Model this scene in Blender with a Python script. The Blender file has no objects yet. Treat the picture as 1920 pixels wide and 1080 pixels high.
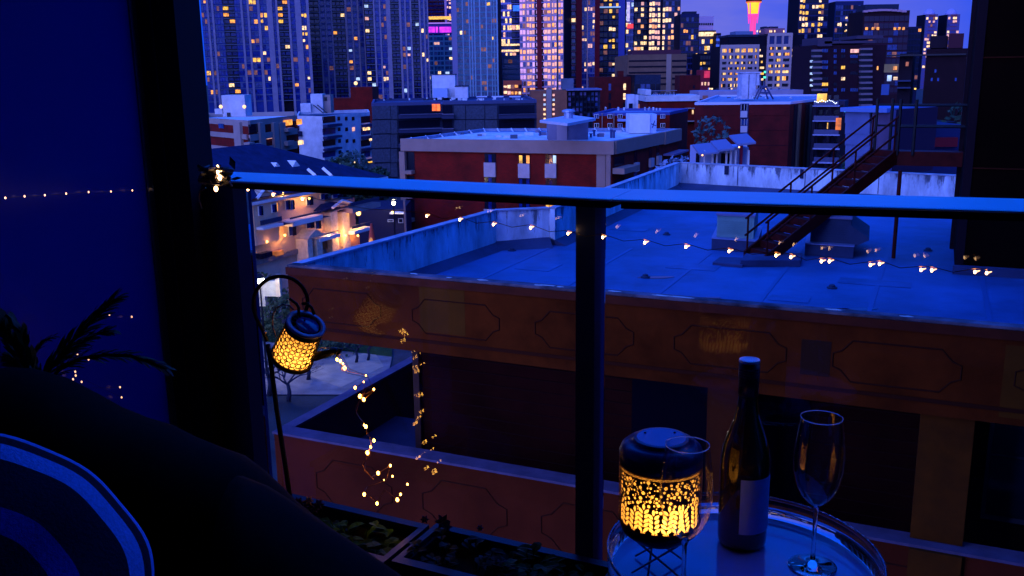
import bpy, math, random
from mathutils import Vector, Matrix
random.seed(7)
R = math.radians
sc = bpy.context.scene
col = sc.collection

# ---------------------------------------------------------------- camera
F = 1750.0
PITCH, ROLL = R(12.9), R(0.8)
EYE = Vector((0, 0, 20))
_f = Vector((0, math.cos(PITCH), -math.sin(PITCH)))
_u0 = Vector((0, math.sin(PITCH), math.cos(PITCH)))
_r0 = Vector((1, 0, 0))
_r = _r0*math.cos(ROLL) - _u0*math.sin(ROLL)
_u = _r0*math.sin(ROLL) + _u0*math.cos(ROLL)
cd = bpy.data.cameras.new('camera')
cd.lens = F*36/1920; cd.sensor_width = 36
cd.clip_start = 0.05; cd.clip_end = 9000
cam = bpy.data.objects.new('camera', cd); col.objects.link(cam)
cam.matrix_world = Matrix(((_r.x, _u.x, -_f.x, EYE.x), (_r.y, _u.y, -_f.y, EYE.y), (_r.z, _u.z, -_f.z, EYE.z), (0, 0, 0, 1)))
cd.dof.use_dof = False
sc.camera = cam

# ---------------------------------------------------------------- sky, sun, exposure
w = bpy.data.worlds.new('World'); sc.world = w; w.use_nodes = True
nt = w.node_tree; nt.nodes.clear()
def WN(t, **k):
    n = nt.nodes.new(t)
    for a, b in k.items(): setattr(n, a, b)
    return n
def WL(a, b): nt.links.new(a, b)
out = WN('ShaderNodeOutputWorld'); bg = WN('ShaderNodeBackground')
sky = WN('ShaderNodeTexSky', sky_type='NISHITA')
sky.sun_disc = False; sky.sun_elevation = R(1.0); sky.sun_rotation = R(212); sky.air_density = 1.0; sky.dust_density = 0.4; sky.ozone_density = 6
SKY = 0.10
bg.inputs['Strength'].default_value = 1.0
tint = WN('ShaderNodeMix', data_type='RGBA', blend_type='MULTIPLY'); tint.inputs[0].default_value = 1
WL(sky.outputs[0], tint.inputs[6]); tint.inputs[7].default_value = (0.05*SKY, 0.07*SKY, 0.55*SKY, 1)
# dusk colours of the open sky: saturated blue overhead, paler lilac over the city, afterglow behind
tc = WN('ShaderNodeTexCoord'); nrm = WN('ShaderNodeVectorMath', operation='NORMALIZE'); WL(tc.outputs['Generated'], nrm.inputs[0])
def dot(v):
    d = WN('ShaderNodeVectorMath', operation='DOT_PRODUCT'); v = Vector(v).normalized(); d.inputs[1].default_value = v
    WL(nrm.outputs[0], d.inputs[0]); return d.outputs['Value']
def ramp(src, a, b):
    m = WN('ShaderNodeMapRange', interpolation_type='SMOOTHSTEP'); m.inputs[1].default_value = a; m.inputs[2].default_value = b
    WL(src, m.inputs[0]); return m.outputs[0]
def mixc(fac, a, b, blend='MIX'):
    m = WN('ShaderNodeMix', data_type='RGBA', blend_type=blend)
    for i, s in ((0, fac), (6, a), (7, b)):
        if hasattr(s, 'links'): WL(s, m.inputs[i])
        else: m.inputs[i].default_value = s if i == 0 else (*s, 1)
    return m.outputs[2]
SKY_HIGH = (0.008, 0.26, 2.1)
SKY_BLUE = (0.006, 0.075, 0.86)
SKY_LILAC = (0.16, 0.17, 0.74)
GLOW = (0.95, 1.35, 5.2)
c = mixc(ramp(dot((0, 0, 1)), 0.03, 0.9), SKY_BLUE, SKY_HIGH)
lil = ramp(dot((0.20, 0.97, 0.01)), 0.955, 1.0)
noi = WN('ShaderNodeTexNoise'); noi.inputs['Scale'].default_value = 5; noi.inputs['Detail'].default_value = 4
mp = WN('ShaderNodeMapping'); mp.inputs['Scale'].default_value = (1, 1, 3.5); WL(nrm.outputs[0], mp.inputs[0]); WL(mp.outputs[0], noi.inputs['Vector'])
cl = WN('ShaderNodeMath', operation='MULTIPLY'); WL(lil, cl.inputs[0]); WL(ramp(noi.outputs[0], 0.2, 0.62), cl.inputs[1])
c = mixc(cl.outputs[0], c, SKY_LILAC)
c = mixc(ramp(dot((-0.50, -0.83, 0.20)), 0.45, 1.0), c, GLOW)
addn = WN('ShaderNodeMix', data_type='RGBA', blend_type='ADD'); addn.inputs[0].default_value = 1
WL(c, addn.inputs[6]); WL(tint.outputs[2], addn.inputs[7])
WL(addn.outputs[2], bg.inputs['Color']); WL(bg.outputs[0], out.inputs[0])

sd = bpy.data.lights.new('sun', 'SUN'); sd.energy = 0.05; sd.angle = R(25); sd.color = (1.0, 0.34, 0.42)
sun = bpy.data.objects.new('sun', sd); col.objects.link(sun)
sun.rotation_euler = Vector((0.40, 0.86, -0.30)).to_track_quat('-Z', 'Y').to_euler()   # afterglow, from behind and left
vs = sc.view_settings
sc.display_settings.display_device = 'sRGB'
vs.view_transform = 'Standard'; vs.look = 'None'; vs.gamma = 1; vs.use_curve_mapping = False; vs.exposure = 0.0
cy = sc.cycles
cy.max_bounces = 8; cy.diffuse_bounces = 3; cy.glossy_bounces = 4; cy.transmission_bounces = 8; cy.transparent_max_bounces = 16
cy.use_denoising = True; cy.caustics_reflective = False; cy.caustics_refractive = False
cy.use_adaptive_sampling = True; cy.adaptive_threshold = 0.02
cy.sample_clamp_indirect = 4

# ---------------------------------------------------------------- helpers: from pixels of the photograph to points of the place
def ray(px, py):
    return _f + _r*((px-960)/F) - _u*((py-540)/F)
def at(px, py, D):
    d = ray(px, py); return EYE + d*(D/d.y)
def onz(px, py, z):
    d = ray(px, py); return EYE + d*((z-EYE.z)/d.z)
def onplane(px, py, p, n):
    d = ray(px, py); n = Vector(n); return EYE + d*((Vector(p)-EYE).dot(n)/d.dot(n))

# ---------------------------------------------------------------- materials
MATS = {}
def M(name, colr, rough=0.75, metal=0.0, noise=None, spec=0.4, bump=0.0, streak=0.0, coat=0.0):
    """noise = (scale, amount)"""
    if name in MATS: return MATS[name]
    if rough >= .6 and not coat: spec = min(spec, .4)*.35
    m = bpy.data.materials.new(name); m.use_nodes = True; n = m.node_tree.nodes; l = m.node_tree.links
    b = n['Principled BSDF']
    b.inputs['Base Color'].default_value = (*colr, 1); b.inputs['Roughness'].default_value = rough
    b.inputs['Metallic'].default_value = metal; b.inputs['Specular IOR Level'].default_value = spec
    b.inputs['Coat Weight'].default_value = coat
    if noise:
        g = n.new('ShaderNodeNewGeometry')
        t = n.new('ShaderNodeTexNoise'); t.inputs['Scale'].default_value = noise[0]; t.inputs['Detail'].default_value = 6; t.inputs['Roughness'].default_value = 0.65
        src = g.outputs['Position']
        if streak:
            mpn = n.new('ShaderNodeMapping'); mpn.inputs['Scale'].default_value = (1, 1, streak); l.new(src, mpn.inputs[0]); src = mpn.outputs[0]
        l.new(src, t.inputs['Vector'])
        r = n.new('ShaderNodeMapRange'); r.inputs[1].default_value = 0.3; r.inputs[2].default_value = 0.7
        r.inputs[3].default_value = 1-noise[1]; r.inputs[4].default_value = 1+noise[1]*0.6
        l.new(t.outputs[0], r.inputs[0])
        x = n.new('ShaderNodeMix'); x.data_type = 'RGBA'; x.blend_type = 'MULTIPLY'; x.inputs[0].default_value = 1
        x.inputs[6].default_value = (*colr, 1); l.new(r.outputs[0], x.inputs[7]); l.new(x.outputs[2], b.inputs['Base Color'])
        if bump:
            bp = n.new('ShaderNodeBump'); bp.inputs['Strength'].default_value = bump; bp.inputs['Distance'].default_value = 0.02
            l.new(t.outputs[0], bp.inputs['Height']); l.new(bp.outputs[0], b.inputs['Normal'])
    MATS[name] = m; return m
def brickmat(name, c1, c2, mortar, scale=1.0, rough=0.85):
    """courses of brick in world metres on upright walls"""
    if name in MATS: return MATS[name]
    m = bpy.data.materials.new(name); m.use_nodes = True; n = m.node_tree.nodes; l = m.node_tree.links
    b = n['Principled BSDF']; b.inputs['Roughness'].default_value = rough; b.inputs['Specular IOR Level'].default_value = 0.2
    g = n.new('ShaderNodeNewGeometry'); s = n.new('ShaderNodeSeparateXYZ'); l.new(g.outputs['Position'], s.inputs[0])
    ad = n.new('ShaderNodeMath'); ad.operation = 'MULTIPLY_ADD'; ad.inputs[1].default_value = 0.7
    l.new(s.outputs[1], ad.inputs[0]); l.new(s.outputs[0], ad.inputs[2])
    cb = n.new('ShaderNodeCombineXYZ'); l.new(ad.outputs[0], cb.inputs[0]); l.new(s.outputs[2], cb.inputs[1])
    t = n.new('ShaderNodeTexBrick'); t.inputs['Scale'].default_value = scale
    t.inputs['Brick Width'].default_value = 0.23; t.inputs['Row Height'].default_value = 0.075; t.inputs['Mortar Size'].default_value = 0.008
    t.inputs['Color1'].default_value = (*c1, 1); t.inputs['Color2'].default_value = (*c2, 1); t.inputs['Mortar'].default_value = (*mortar, 1)
    l.new(cb.outputs[0], t.inputs['Vector'])
    t2 = n.new('ShaderNodeTexNoise'); t2.inputs['Scale'].default_value = 0.6; t2.inputs['Detail'].default_value = 5; l.new(g.outputs['Position'], t2.inputs['Vector'])
    r = n.new('ShaderNodeMapRange'); r.inputs[1].default_value = .3; r.inputs[2].default_value = .7; r.inputs[3].default_value = .6; r.inputs[4].default_value = 1.25; l.new(t2.outputs[0], r.inputs[0])
    x = n.new('ShaderNodeMix'); x.data_type = 'RGBA'; x.blend_type = 'MULTIPLY'; x.inputs[0].default_value = 1
    l.new(t.outputs['Color'], x.inputs[6]); l.new(r.outputs[0], x.inputs[7]); l.new(x.outputs[2], b.inputs['Base Color'])
    MATS[name] = m; return m
def E(name, colr, strength, vary=0.0, scale=1.3, sample=False):
    if name in MATS: return MATS[name]
    m = bpy.data.materials.new(name); m.use_nodes = True; n = m.node_tree.nodes; l = m.node_tree.links
    b = n['Principled BSDF']; b.inputs['Base Color'].default_value = (colr[0]*.3, colr[1]*.3, colr[2]*.3, 1)
    b.inputs['Emission Color'].default_value = (*colr, 1); b.inputs['Emission Strength'].default_value = strength
    if vary:
        g = n.new('ShaderNodeNewGeometry'); t = n.new('ShaderNodeTexNoise'); t.inputs['Scale'].default_value = scale; t.inputs['Detail'].default_value = 3
        l.new(g.outputs['Position'], t.inputs['Vector'])
        r = n.new('ShaderNodeMapRange'); r.inputs[1].default_value = .32; r.inputs[2].default_value = .66; r.inputs[3].default_value = strength*(1-vary); r.inputs[4].default_value = strength*(1+vary)
        l.new(t.outputs[0], r.inputs[0]); l.new(r.outputs[0], b.inputs['Emission Strength'])
    if not sample: m.cycles.emission_sampling = 'NONE'
    MATS[name] = m; return m

# city
WHITE = M('white_painted_wall', (.52, .52, .56), .8, noise=(.5, .25), spec=.2)
PALEROOF = M('pale_gravel_roof', (.55, .60, .66), .9, noise=(.8, .35), spec=.2)
DARKROOF = M('dark_felt_roof', (.07, .09, .15), .9, noise=(.6, .5), spec=.2)
BLUEROOF = M('dark_blue_shingle', (.010, .018, .065), .85, noise=(1.2, .4), spec=.2)
CONC = M('mauve_concrete', (.20, .17, .24), .85, noise=(.3, .2), spec=.2)
CONC2 = M('grey_concrete', (.10, .12, .17), .85, noise=(.3, .25), spec=.2)
PANEL = M('blue_grey_cladding', (.018, .025, .05), .8, noise=(2.0, .35), spec=.2)
DARK = M('dark_recess_wall', (.010, .008, .016), .8, spec=.2)
BLACKISH = M('black_metal', (.010, .010, .014), .45, metal=.3, spec=.3)
RED = brickmat('red_brick', (.17, .004, .002), (.12, .003, .002), (.09, .006, .004))
RED2 = brickmat('deep_red_brick', (.10, .003, .004), (.075, .003, .004), (.05, .004, .005))
TAN = M('tan_stucco', (.42, .27, .17), .85, noise=(.4, .2), spec=.2)
PEACH = M('peach_stucco', (.62, .40, .26), .85, noise=(.5, .2), spec=.2)
CREAM = M('cream_stone', (.62, .50, .36), .85, noise=(2.5, .3), spec=.2)
FASCIA = M('pale_fascia', (.30, .22, .20), .8, noise=(.4, .15), spec=.2)
BROWN = M('brown_precast', (.16, .085, .055), .85, noise=(.3, .2), spec=.2)
TRIM = M('white_trim', (.66, .64, .62), .6, spec=.3)
GLASS = M('blue_window_glass', (.006, .020, .17), .10, spec=.35, noise=(.5, .9))
GLASS2 = M('teal_window_glass', (.006, .05, .13), .12, spec=.4, noise=(.5, .9))
GLASS3 = M('black_window_glass', (.004, .005, .015), .15, spec=.2)
SUNSET_GLASS = M('sunset_tinted_glass', (.95, .36, .26), .10, metal=.85, noise=(.10, .5))  # warm tint stands in for the sunset mirrored in the panes
TOWERBLUE = M('blue_grey_tower_wall', (.010, .026, .15), .6, noise=(.10, .3), spec=.3)
TOWERDARK = M('charcoal_tower_wall', (.004, .004, .012), .7, spec=.2)
TEALFRAME = M('pale_teal_frame', (.05, .17, .26), .5, spec=.4)
REDPANEL = M('oxblood_panel', (.13, .003, .010), .6, spec=.3)
LW = E('warm_white_window', (1.0, .62, .28), 1.35, .75)
LO = E('orange_window', (1.0, .36, .05), 1.2, .6)
LY = E('yellow_window', (1.0, .50, .05), 1.1, .7)
LP = E('pink_window', (1.0, .48, .36), .95, .5)
LC = E('cool_window', (.55, .75, 1.0), .8, .5)
LD = E('dim_amber_window', (.8, .22, .05), .45, .6)
LITS = [LW, LW, LO, LP, LY, LD, LW, LC]

CURT = M('curtained_glass', (.03, .05, .16), .3, spec=.4, noise=(.9, .7)); DIMW = E('dim_lit_pane', (.9, .28, .10), .16, .8, .6)

# ---------------------------------------------------------------- mesh builder
class MB:
    def __init__(s): s.v = []; s.f = []
    def add(s, vs, fs):
        k = len(s.v); s.v += [tuple(p) for p in vs]; s.f += [tuple(i+k for i in f) for f in fs]; return s
    def hexa(s, p):   # 8 corners: bottom 4 then top 4
        return s.add(p, [(3, 2, 1, 0), (4, 5, 6, 7), (0, 1, 5, 4), (1, 2, 6, 5), (2, 3, 7, 6), (3, 0, 4, 7)])
    def box(s, x0, x1, y0, y1, z0, z1, Mx=None):
        p = [Vector(q) for q in ((x0, y0, z0), (x1, y0, z0), (x1, y1, z0), (x0, y1, z0), (x0, y0, z1), (x1, y0, z1), (x1, y1, z1), (x0, y1, z1))]
        if Mx: p = [Mx @ q for q in p]
        return s.hexa(p)
    def prism(s, pts, z0, z1):
        a = sum(pts[i][0]*pts[(i+1) % len(pts)][1]-pts[(i+1) % len(pts)][0]*pts[i][1] for i in range(len(pts)))
        if a < 0: pts = pts[::-1]
        n = len(pts); v = [(p[0], p[1], z0) for p in pts]+[(p[0], p[1], z1) for p in pts]
        return s.add(v, [tuple(range(n-1, -1, -1)), tuple(range(n, 2*n))]+[(i, (i+1) % n, (i+1) % n+n, i+n) for i in range(n)])
    def tube(s, pts, r, n=8, cap=True):
        pts = [Vector(p) for p in pts]; rs = r if isinstance(r, (list, tuple)) else [r]*len(pts)
        k = len(s.v); prev = None
        for i, p in enumerate(pts):
            t = (pts[min(i+1, len(pts)-1)]-pts[max(i-1, 0)])
            t = t.normalized() if t.length > 1e-9 else Vector((0, 0, 1))
            if prev is None:
                a = Vector((0, 0, 1)) if abs(t.z) < .9 else Vector((1, 0, 0)); x = t.cross(a).normalized()
            else:
                x = (prev - t*prev.dot(t)); x = x.normalized() if x.length > 1e-6 else t.orthogonal().normalized()
            prev = x; y = t.cross(x)
            for j in range(n):
                an = 2*math.pi*j/n; s.v.append(tuple(p+(x*math.cos(an)+y*math.sin(an))*rs[i]))
        for i in range(len(pts)-1):
            for j in range(n):
                a = k+i*n+j; b = k+i*n+(j+1) % n; s.f.append((a, b, b+n, a+n))
        if cap:
            s.f.append(tuple(k+j for j in range(n-1, -1, -1))); s.f.append(tuple(k+(len(pts)-1)*n+j for j in range(n)))
        return s
    def lathe(s, prof, n=32, Mx=None, closed=False):
        k = len(s.v)
        for (r, z) in prof:
            for j in range(n):
                a = 2*math.pi*j/n; p = Vector((r*math.cos(a), r*math.sin(a), z)); s.v.append(tuple(Mx @ p if Mx else p))
        for i in range(len(prof)-1):
            for j in range(n):
                a = k+i*n+j; b = k+i*n+(j+1) % n; s.f.append((a, b, b+n, a+n))
        if closed:
            m = len(prof)-1
            for j in range(n):
                a = k+m*n+j; b = k+m*n+(j+1) % n; s.f.append((a, b, k+(j+1) % n, k+j))
        elif True:
            if prof[0][0] > 1e-6: s.f.append(tuple(k+j for j in range(n-1, -1, -1)))
            if prof[-1][0] > 1e-6: s.f.append(tuple(k+(len(prof)-1)*n+j for j in range(n)))
        return s
    def ball(s, c, r, n=8, m=5, sq=(1, 1, 1)):
        prof = [(r*math.sin(math.pi*i/m), -r*math.cos(math.pi*i/m)) for i in range(m+1)]
        prof[0] = (1e-7, -r); prof[-1] = (1e-7, r)
        return s.lathe(prof, n, Matrix.Translation(Vector(c)) @ Matrix.Diagonal((*sq, 1)))
    def build(s, name, mat, parent=None, label=None, cat=None, group=None, kind=None, smooth=False, loc=None, link=True):
        L = Vector(loc) if loc is not None else (parent_world(parent) if parent else Vector((0, 0, 0)))
        me = bpy.data.meshes.new(name); me.from_pydata([tuple(Vector(p)-L) for p in s.v], [], s.f); me.update()
        if mat: me.materials.append(mat)
        if smooth: me.polygons.foreach_set('use_smooth', [True]*len(me.polygons))
        o = bpy.data.objects.new(name, me)
        if parent: o.parent = parent
        else: o.location = L
        col.objects.link(o); tag(o, label, cat, group, kind)
        return o
def parent_world(p):
    v = Vector((0, 0, 0))
    while p: v += p.location; p = p.parent
    return v
def tag(o, label=None, cat=None, group=None, kind=None):
    if label: o['label'] = label
    if cat: o['category'] = cat
    if group: o['group'] = group
    if kind: o['kind'] = kind
    return o
def thing(name, loc, label, cat, group=None):
    o = bpy.data.objects.new(name, None); o.empty_display_size = .2; o.location = Vector(loc); col.objects.link(o)
    return tag(o, label, cat, group)

class Facade:
    """an upright plane from p0 to p1 (seen left to right); d grows towards the viewer's side"""
    def __init__(s, p0, p1):
        s.p0 = Vector((p0[0], p0[1], 0)); e = Vector((p1[0], p1[1], 0))-s.p0; s.w = e.length; s.e = e.normalized()
        s.n = Vector((s.e.y, -s.e.x, 0))
        if s.n.dot(s.p0-Vector((EYE.x, EYE.y, 0))) > 0: s.n = -s.n
    def uz(s, px, py):
        p = onplane(px, py, s.p0, s.n); return (p-s.p0).dot(s.e), p.z
    def P(s, u, d, z): return s.p0+s.e*u+s.n*d+Vector((0, 0, z))
    def box(s, mb, u0, u1, z0, z1, d0, d1):
        q = [s.P(u, d, z) for z in (z0, z1) for (u, d) in ((u0, d1), (u1, d1), (u1, d0), (u0, d0))]
        return mb.hexa(q)
    def pbox(s, mb, x0, y0, x1, y1, d0, d1):
        """box whose outline is given by photo pixels"""
        u0, za = s.uz(x0, y0); u1, zb = s.uz(x1, y1); return s.box(mb, min(u0, u1), max(u0, u1), min(za, zb), max(za, zb), d0, d1)

def tower(label, strips, D0, D1, ztop, depth=22, fh=2.95, yref=100, wall=TOWERBLUE, pil=CONC, core=TOWERDARK, glass=GLASS, lit=.03, lits=LITS,
          name='apartment_tower', cat='tower', cell=1.6, z0=8, slab=CONC2, pd=.5, group=None, spans=()):
    x0, x1 = strips[0][0], strips[-1][1]
    p0 = at(x0, yref, D0); p1 = at(x1, yref, D1); fc = Facade(p0, p1)
    root = thing(name, (p0.x, p0.y, 0), label, cat, group)
    c = MB(); fc.box(c, 0, fc.w, 0, ztop, -depth, -1.8); c.build('wall', core, root)
    pan, sl, fr, bk = MB(), MB(), MB(), MB(); pan2, pan3 = MB(), MB(); rr0 = random.random
    def pick(): q = rr0(); return pan if q < .74 else (pan2 if q < .93 else pan3)
    zs = [z0+i*fh for i in range(int((ztop-z0)/fh))]
    for st in strips:
        xa, xb, ty = st[:3]; pr = st[3] if len(st) > 3 else lit; ua = fc.uz(xa, yref)[0]; ub = fc.uz(xb, yref)[0]
        if ty == 'P':
            m = MB(); fc.box(m, ua, ub, 0, ztop+.6, -1.79, pd); m.build('pilaster', st[4] if len(st) > 4 else pil, root)
        elif ty in 'GM':
            m = MB(); fc.box(m, ua, ub, 0, ztop, -1.79, 0); m.build('window_bay', st[4] if len(st) > 4 else wall, root)
            n = max(1, round((ub-ua)/cell)); cw = (ub-ua)/n
            for z in zs:
                fc.box(sl, ua, ub, z-.14, z+.14, 0, .16)
                run = 0
                for k in range(n):
                    a = ua+k*cw+.12; b = ua+(k+1)*cw-.12
                    if run <= 0 and random.random() < pr*1.15 and z > 10: run = random.choice((1, 1, 1, 2, 2)); lm = random.choice(lits)
                    if run > 0:
                        run -= 1; m = MB(); fc.box(m, a, b-random.choice((0, 0, .35)), z+random.choice((.7, .75, 1.1)), z+fh-random.choice((.35, .4, .7)), .01, .07); m.build('lit_window', lm, root)
                    else: fc.box(pick(), a, b, z+.65, z+fh-.3, .01, .06)
        elif ty == 'B':
            m2 = MB()
            for z in zs:
                fc.box(sl, ua, ub, z-.14, z+.14, -1.78, .05); fc.box(fr, ua+.05, ub-.05, z+.14, z+1.05, -.06, -.02)
                n = max(1, round((ub-ua)/2.4)); cw = (ub-ua)/n
                for k in range(n):
                    if random.random() < pr and z > 10: m = MB(); fc.box(m, ua+k*cw+.15, ua+(k+1)*cw-.15, z+.3, z+fh-.35, -1.78, -1.70); m.build('lit_window', random.choice(lits), root)
                    else: fc.box(pan, ua+k*cw+.2, ua+(k+1)*cw-.2, z+.3, z+fh-.4, -1.78, -1.72)
        elif ty == 'R':      # ribbon floors
            m = MB(); fc.box(m, ua, ub, 0, ztop, -1.79, -.3); m.build('window_band', wall, root)
            for z in zs:
                fc.box(bk, ua, ub, z-.5, z+.85, -.3, 0)
                n = max(1, round((ub-ua)/cell)); cw = (ub-ua)/n
                for k in range(n):
                    if random.random() < pr: m = MB(); fc.box(m, ua+k*cw+.1, ua+(k+1)*cw-.05, z+.9, z+fh-.55, -.29, -.2); m.build('lit_window', random.choice(lits), root)
                    else: fc.box(pan, ua+k*cw+.1, ua+(k+1)*cw-.1, z+.9, z+fh-.55, -.29, -.22)
        elif ty == 'S':
            m = MB(); fc.box(m, ua, ub, 0, ztop, -1.79, 0); m.build('wall_panel', st[4] if len(st) > 4 else pil, root)
    if pan.f: pan.build('window_pane', glass, root, kind='stuff')
    if pan2.f: pan2.build('curtained_pane', CURT, root, kind='stuff')
    if pan3.f: pan3.build('dim_pane', DIMW, root, kind='stuff')
    if sl.f: sl.build('floor_slab', slab, root, kind='stuff')
    if fr.f: fr.build('balcony_rail', GLASS3, root, kind='stuff')
    if bk.f: bk.build('spandrel', pil, root, kind='stuff')
    for (xa, ya, xb, yb, mt, nm) in spans:
        m = MB(); fc.pbox(m, xa, ya, xb, yb, .02, .5); m.build(nm, mt, root)
    return root, fc

# ================================================================ the setting
g = MB(); g.box(-900, 1100, 4, 3000, -1.0, 0.0)
g.build('ground', M('night_ground', (.05, .055, .06), .95, noise=(.15, .6), spec=.1), kind='structure')
def sheet(name, pts, z, mat, kind='structure'):
    m = MB(); m.prism(pts, z-.05, z); return m.build(name, mat, kind=kind)
ASPH = M('asphalt', (.05, .05, .055), .9, noise=(.4, .5), spec=.2)
PAVE = M('pale_pavement', (.22, .19, .19), .9, noise=(.6, .4), spec=.2)
LAWN = M('dark_lawn', (.03, .06, .02), .95, noise=(1.0, .5), spec=.1)
def gp(px, py, z=0): p = onz(px, py, z); return (p.x, p.y)
sheet('road', [(-60, 62), (-9, 62), (10, 90), (10, 104), (-60, 104)], .02, ASPH)
sheet('pavement', [gp(470, 742), gp(720, 742), gp(735, 672), gp(470, 640)], .12, PAVE)
sheet('lawn', [gp(470, 640), gp(735, 672), gp(735, 640), gp(470, 600)], .14, LAWN)
sheet('path', [gp(560, 700), gp(640, 730), gp(720, 690), gp(700, 660)], .135, M('sandy_path', (.33, .27, .22), .95, noise=(.8, .3), spec=.1))

# ================================================================ skyline
P_, G_, B_ = 'P', 'G', 'B'
tower('tall tower with pale ribs, one of them wide beside orange lit balconies',
  [(384, 394, 'G', .06), (394, 398, 'P'), (398, 403, 'G', .05), (403, 407, 'P'), (407, 424, 'G', .02), (424, 446, 'B', .10), (446, 457, 'G', .01), (457, 461, 'P'), (461, 469, 'G', .04), (469, 473, 'P'),
   (473, 488, 'G', .07), (488, 493, 'P'), (493, 506, 'G', .10), (506, 516, 'P'), (516, 522, 'G', .02), (522, 526, 'P'), (526, 545, 'B', .22), (545, 549, 'P'), (549, 558, 'G', .20), (558, 569, 'P'), (569, 579, 'G', .28), (579, 584, 'P')],
  455, 468, 100, glass=GLASS, lits=[LW, LO, LO, LY, LP], z0=9)
tower('tall dark blue ribbed tower with the red block at its foot',
  [(584, 602, 'B', .03), (602, 605, 'P'), (605, 613, 'G', .01), (613, 616, 'P'), (616, 624, 'G', .02), (624, 627, 'P'), (627, 650, 'B', .04), (650, 654, 'P'), (654, 662, 'G', .05), (662, 665, 'P'), (665, 673, 'G', .10), (673, 676, 'P'), (676, 684, 'G', .02), (684, 687, 'P')],
  500, 506, 104, lits=[LW, LP, LO, LC])
tower('tall ribbed tower with black balcony slot on its left and cross bars between thin ribs',
  [(687, 703, 'B', .10), (703, 706, 'P'), (706, 714, 'G', .02), (714, 717, 'P'), (717, 727, 'G', .03), (727, 735, 'P'), (735, 751, 'B', .02), (751, 755, 'P'), (755, 761, 'G', .02), (761, 764, 'P'), (764, 771, 'G', .01), (771, 774, 'P'), (774, 788, 'B', .16), (788, 791, 'P'), (791, 796, 'G', .08), (796, 799, 'P'), (799, 803, 'G', .04), (803, 805, 'P')],
  485, 490, 98, lits=[LW, LW, LP, LC])
# magenta crowned tower and the dark one behind
t, fc = tower('slim dark tower behind the magenta lit penthouse, yellow band across it',
  [(798, 803, 'P'), (803, 836, 'B', .0), (836, 840, 'P'), (840, 852, 'G', .3)], 760, 760, 140, pil=M('rose_rib', (.5, .24, .36), .6), core=REDPANEL, slab=REDPANEL, lits=[LP, LW])
m = MB(); fc.pbox(m, 804, 31, 846, 36, .2, .8); m.build('lit_band', LY, t)
t, fc = tower('low teal grid tower topped by a magenta lit penthouse', [(802, 812, 'G', .08), (812, 814, 'P'), (814, 832, 'G', .10), (832, 834, 'P'), (834, 850, 'G', .12), (850, 852, 'P'), (852, 861, 'G', .05)],
  600, 600, onplane(830, 66, at(830, 66, 600), (0, 1, 0)).z, wall=TEALFRAME, pil=TEALFRAME, slab=TEALFRAME, glass=GLASS2, lits=[LW, LW, LP, LC], cell=2.2, pd=.3)
m = MB(); fc.pbox(m, 803, 63, 845, 44, -8, -.5); m.build('penthouse', M('penthouse_wall', (.06, .06, .3), .6), t)
MAG = E('magenta_light', (.75, .04, .85), 1.1, .4, .3)
m = MB(); fc.pbox(m, 802, 44, 846, 42, -8.5, .3); m.build('penthouse_roof', E('magenta_edge', (.45, .22, .9), .9), t)
for a, b in ((803, 815), (817, 821), (824, 846)):
    m = MB(); fc.pbox(m, a, 61, b, 50, -.49, -.4); m.build('lit_window', MAG, t)
# teal gridded tower
tower('broad teal and pale grid tower with a rounded right corner, right of the magenta penthouse',
  [(848, 858, 'P', 0, M('lilac_rib', (.35, .30, .5), .6)), (858, 868, 'G', .03), (868, 870, 'P'), (870, 880, 'G', .02), (880, 882, 'P'), (882, 885, 'G', .02), (885, 887, 'P'), (887, 890, 'G', .02), (890, 892, 'P'), (892, 900, 'G', .05), (900, 902, 'P'),
   (902, 912, 'G', .06), (912, 914, 'P'), (914, 922, 'G', .02), (922, 923, 'P'), (923, 927, 'G', .02), (927, 928, 'P'), (928, 932, 'G', .02), (932, 934, 'P')],
  520, 518, 102, wall=TEALFRAME, pil=M('pale_grid_rib', (.22, .38, .52), .5), slab=M('pale_teal_slab', (.07, .22, .32), .6), glass=GLASS2, lits=[LW, LW, LY], cell=1.9, pd=.35)
t, fc = tower('lilac banded office tower with lit floors and a deep blue sign light near its top',
  [(936, 960, 'R', .35), (960, 976, 'B', .30)], 640, 640, 132, wall=TOWERDARK, pil=M('lilac_band', (.36, .28, .52), .7), slab=M('lilac_slab', (.3, .24, .42), .7), lits=[LW, LW, LP], fh=4.4, cell=1.4)
m = MB(); fc.pbox(m, 962, 21, 975, 10, .3, 1.2); m.build('blue_light', E('deep_blue_light', (.02, .12, 1.0), 1.6, .4), t)
for yy in (82, 93):
    m = MB(); fc.pbox(m, 938, yy+4, 974, yy, .06, .4); m.build('lit_band', LW, t)
tower('dim blue glass mid rise in front of the lilac banded office tower', [(938, 945, 'G', .02), (945, 976, 'G', .004)], 560, 560, onplane(950, 104, at(950, 104, 560), (0, 1, 0)).z, wall=M('bluegreen_wall', (.015, .06, .13), .5), glass=M('bluegreen_glass', (.01, .05, .16), .2), slab=M('bluegreen_slab', (.02, .08, .16), .6), lits=[LC, LW], cell=2.4, name='office_building', cat='building')
tower('small orange building with lit rows below the blue glass mid rise', [(943, 978, 'G', .5)], 420, 420, onplane(960, 151, at(960, 151, 420), (0, 1, 0)).z, wall=M('rust_wall', (.35, .06, .03), .8), glass=GLASS3, slab=M('rust_slab', (.3, .05, .03), .8), lits=[LW, LP, LO], cell=1.5, fh=2.6, name='apartment_building', cat='building')
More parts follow.
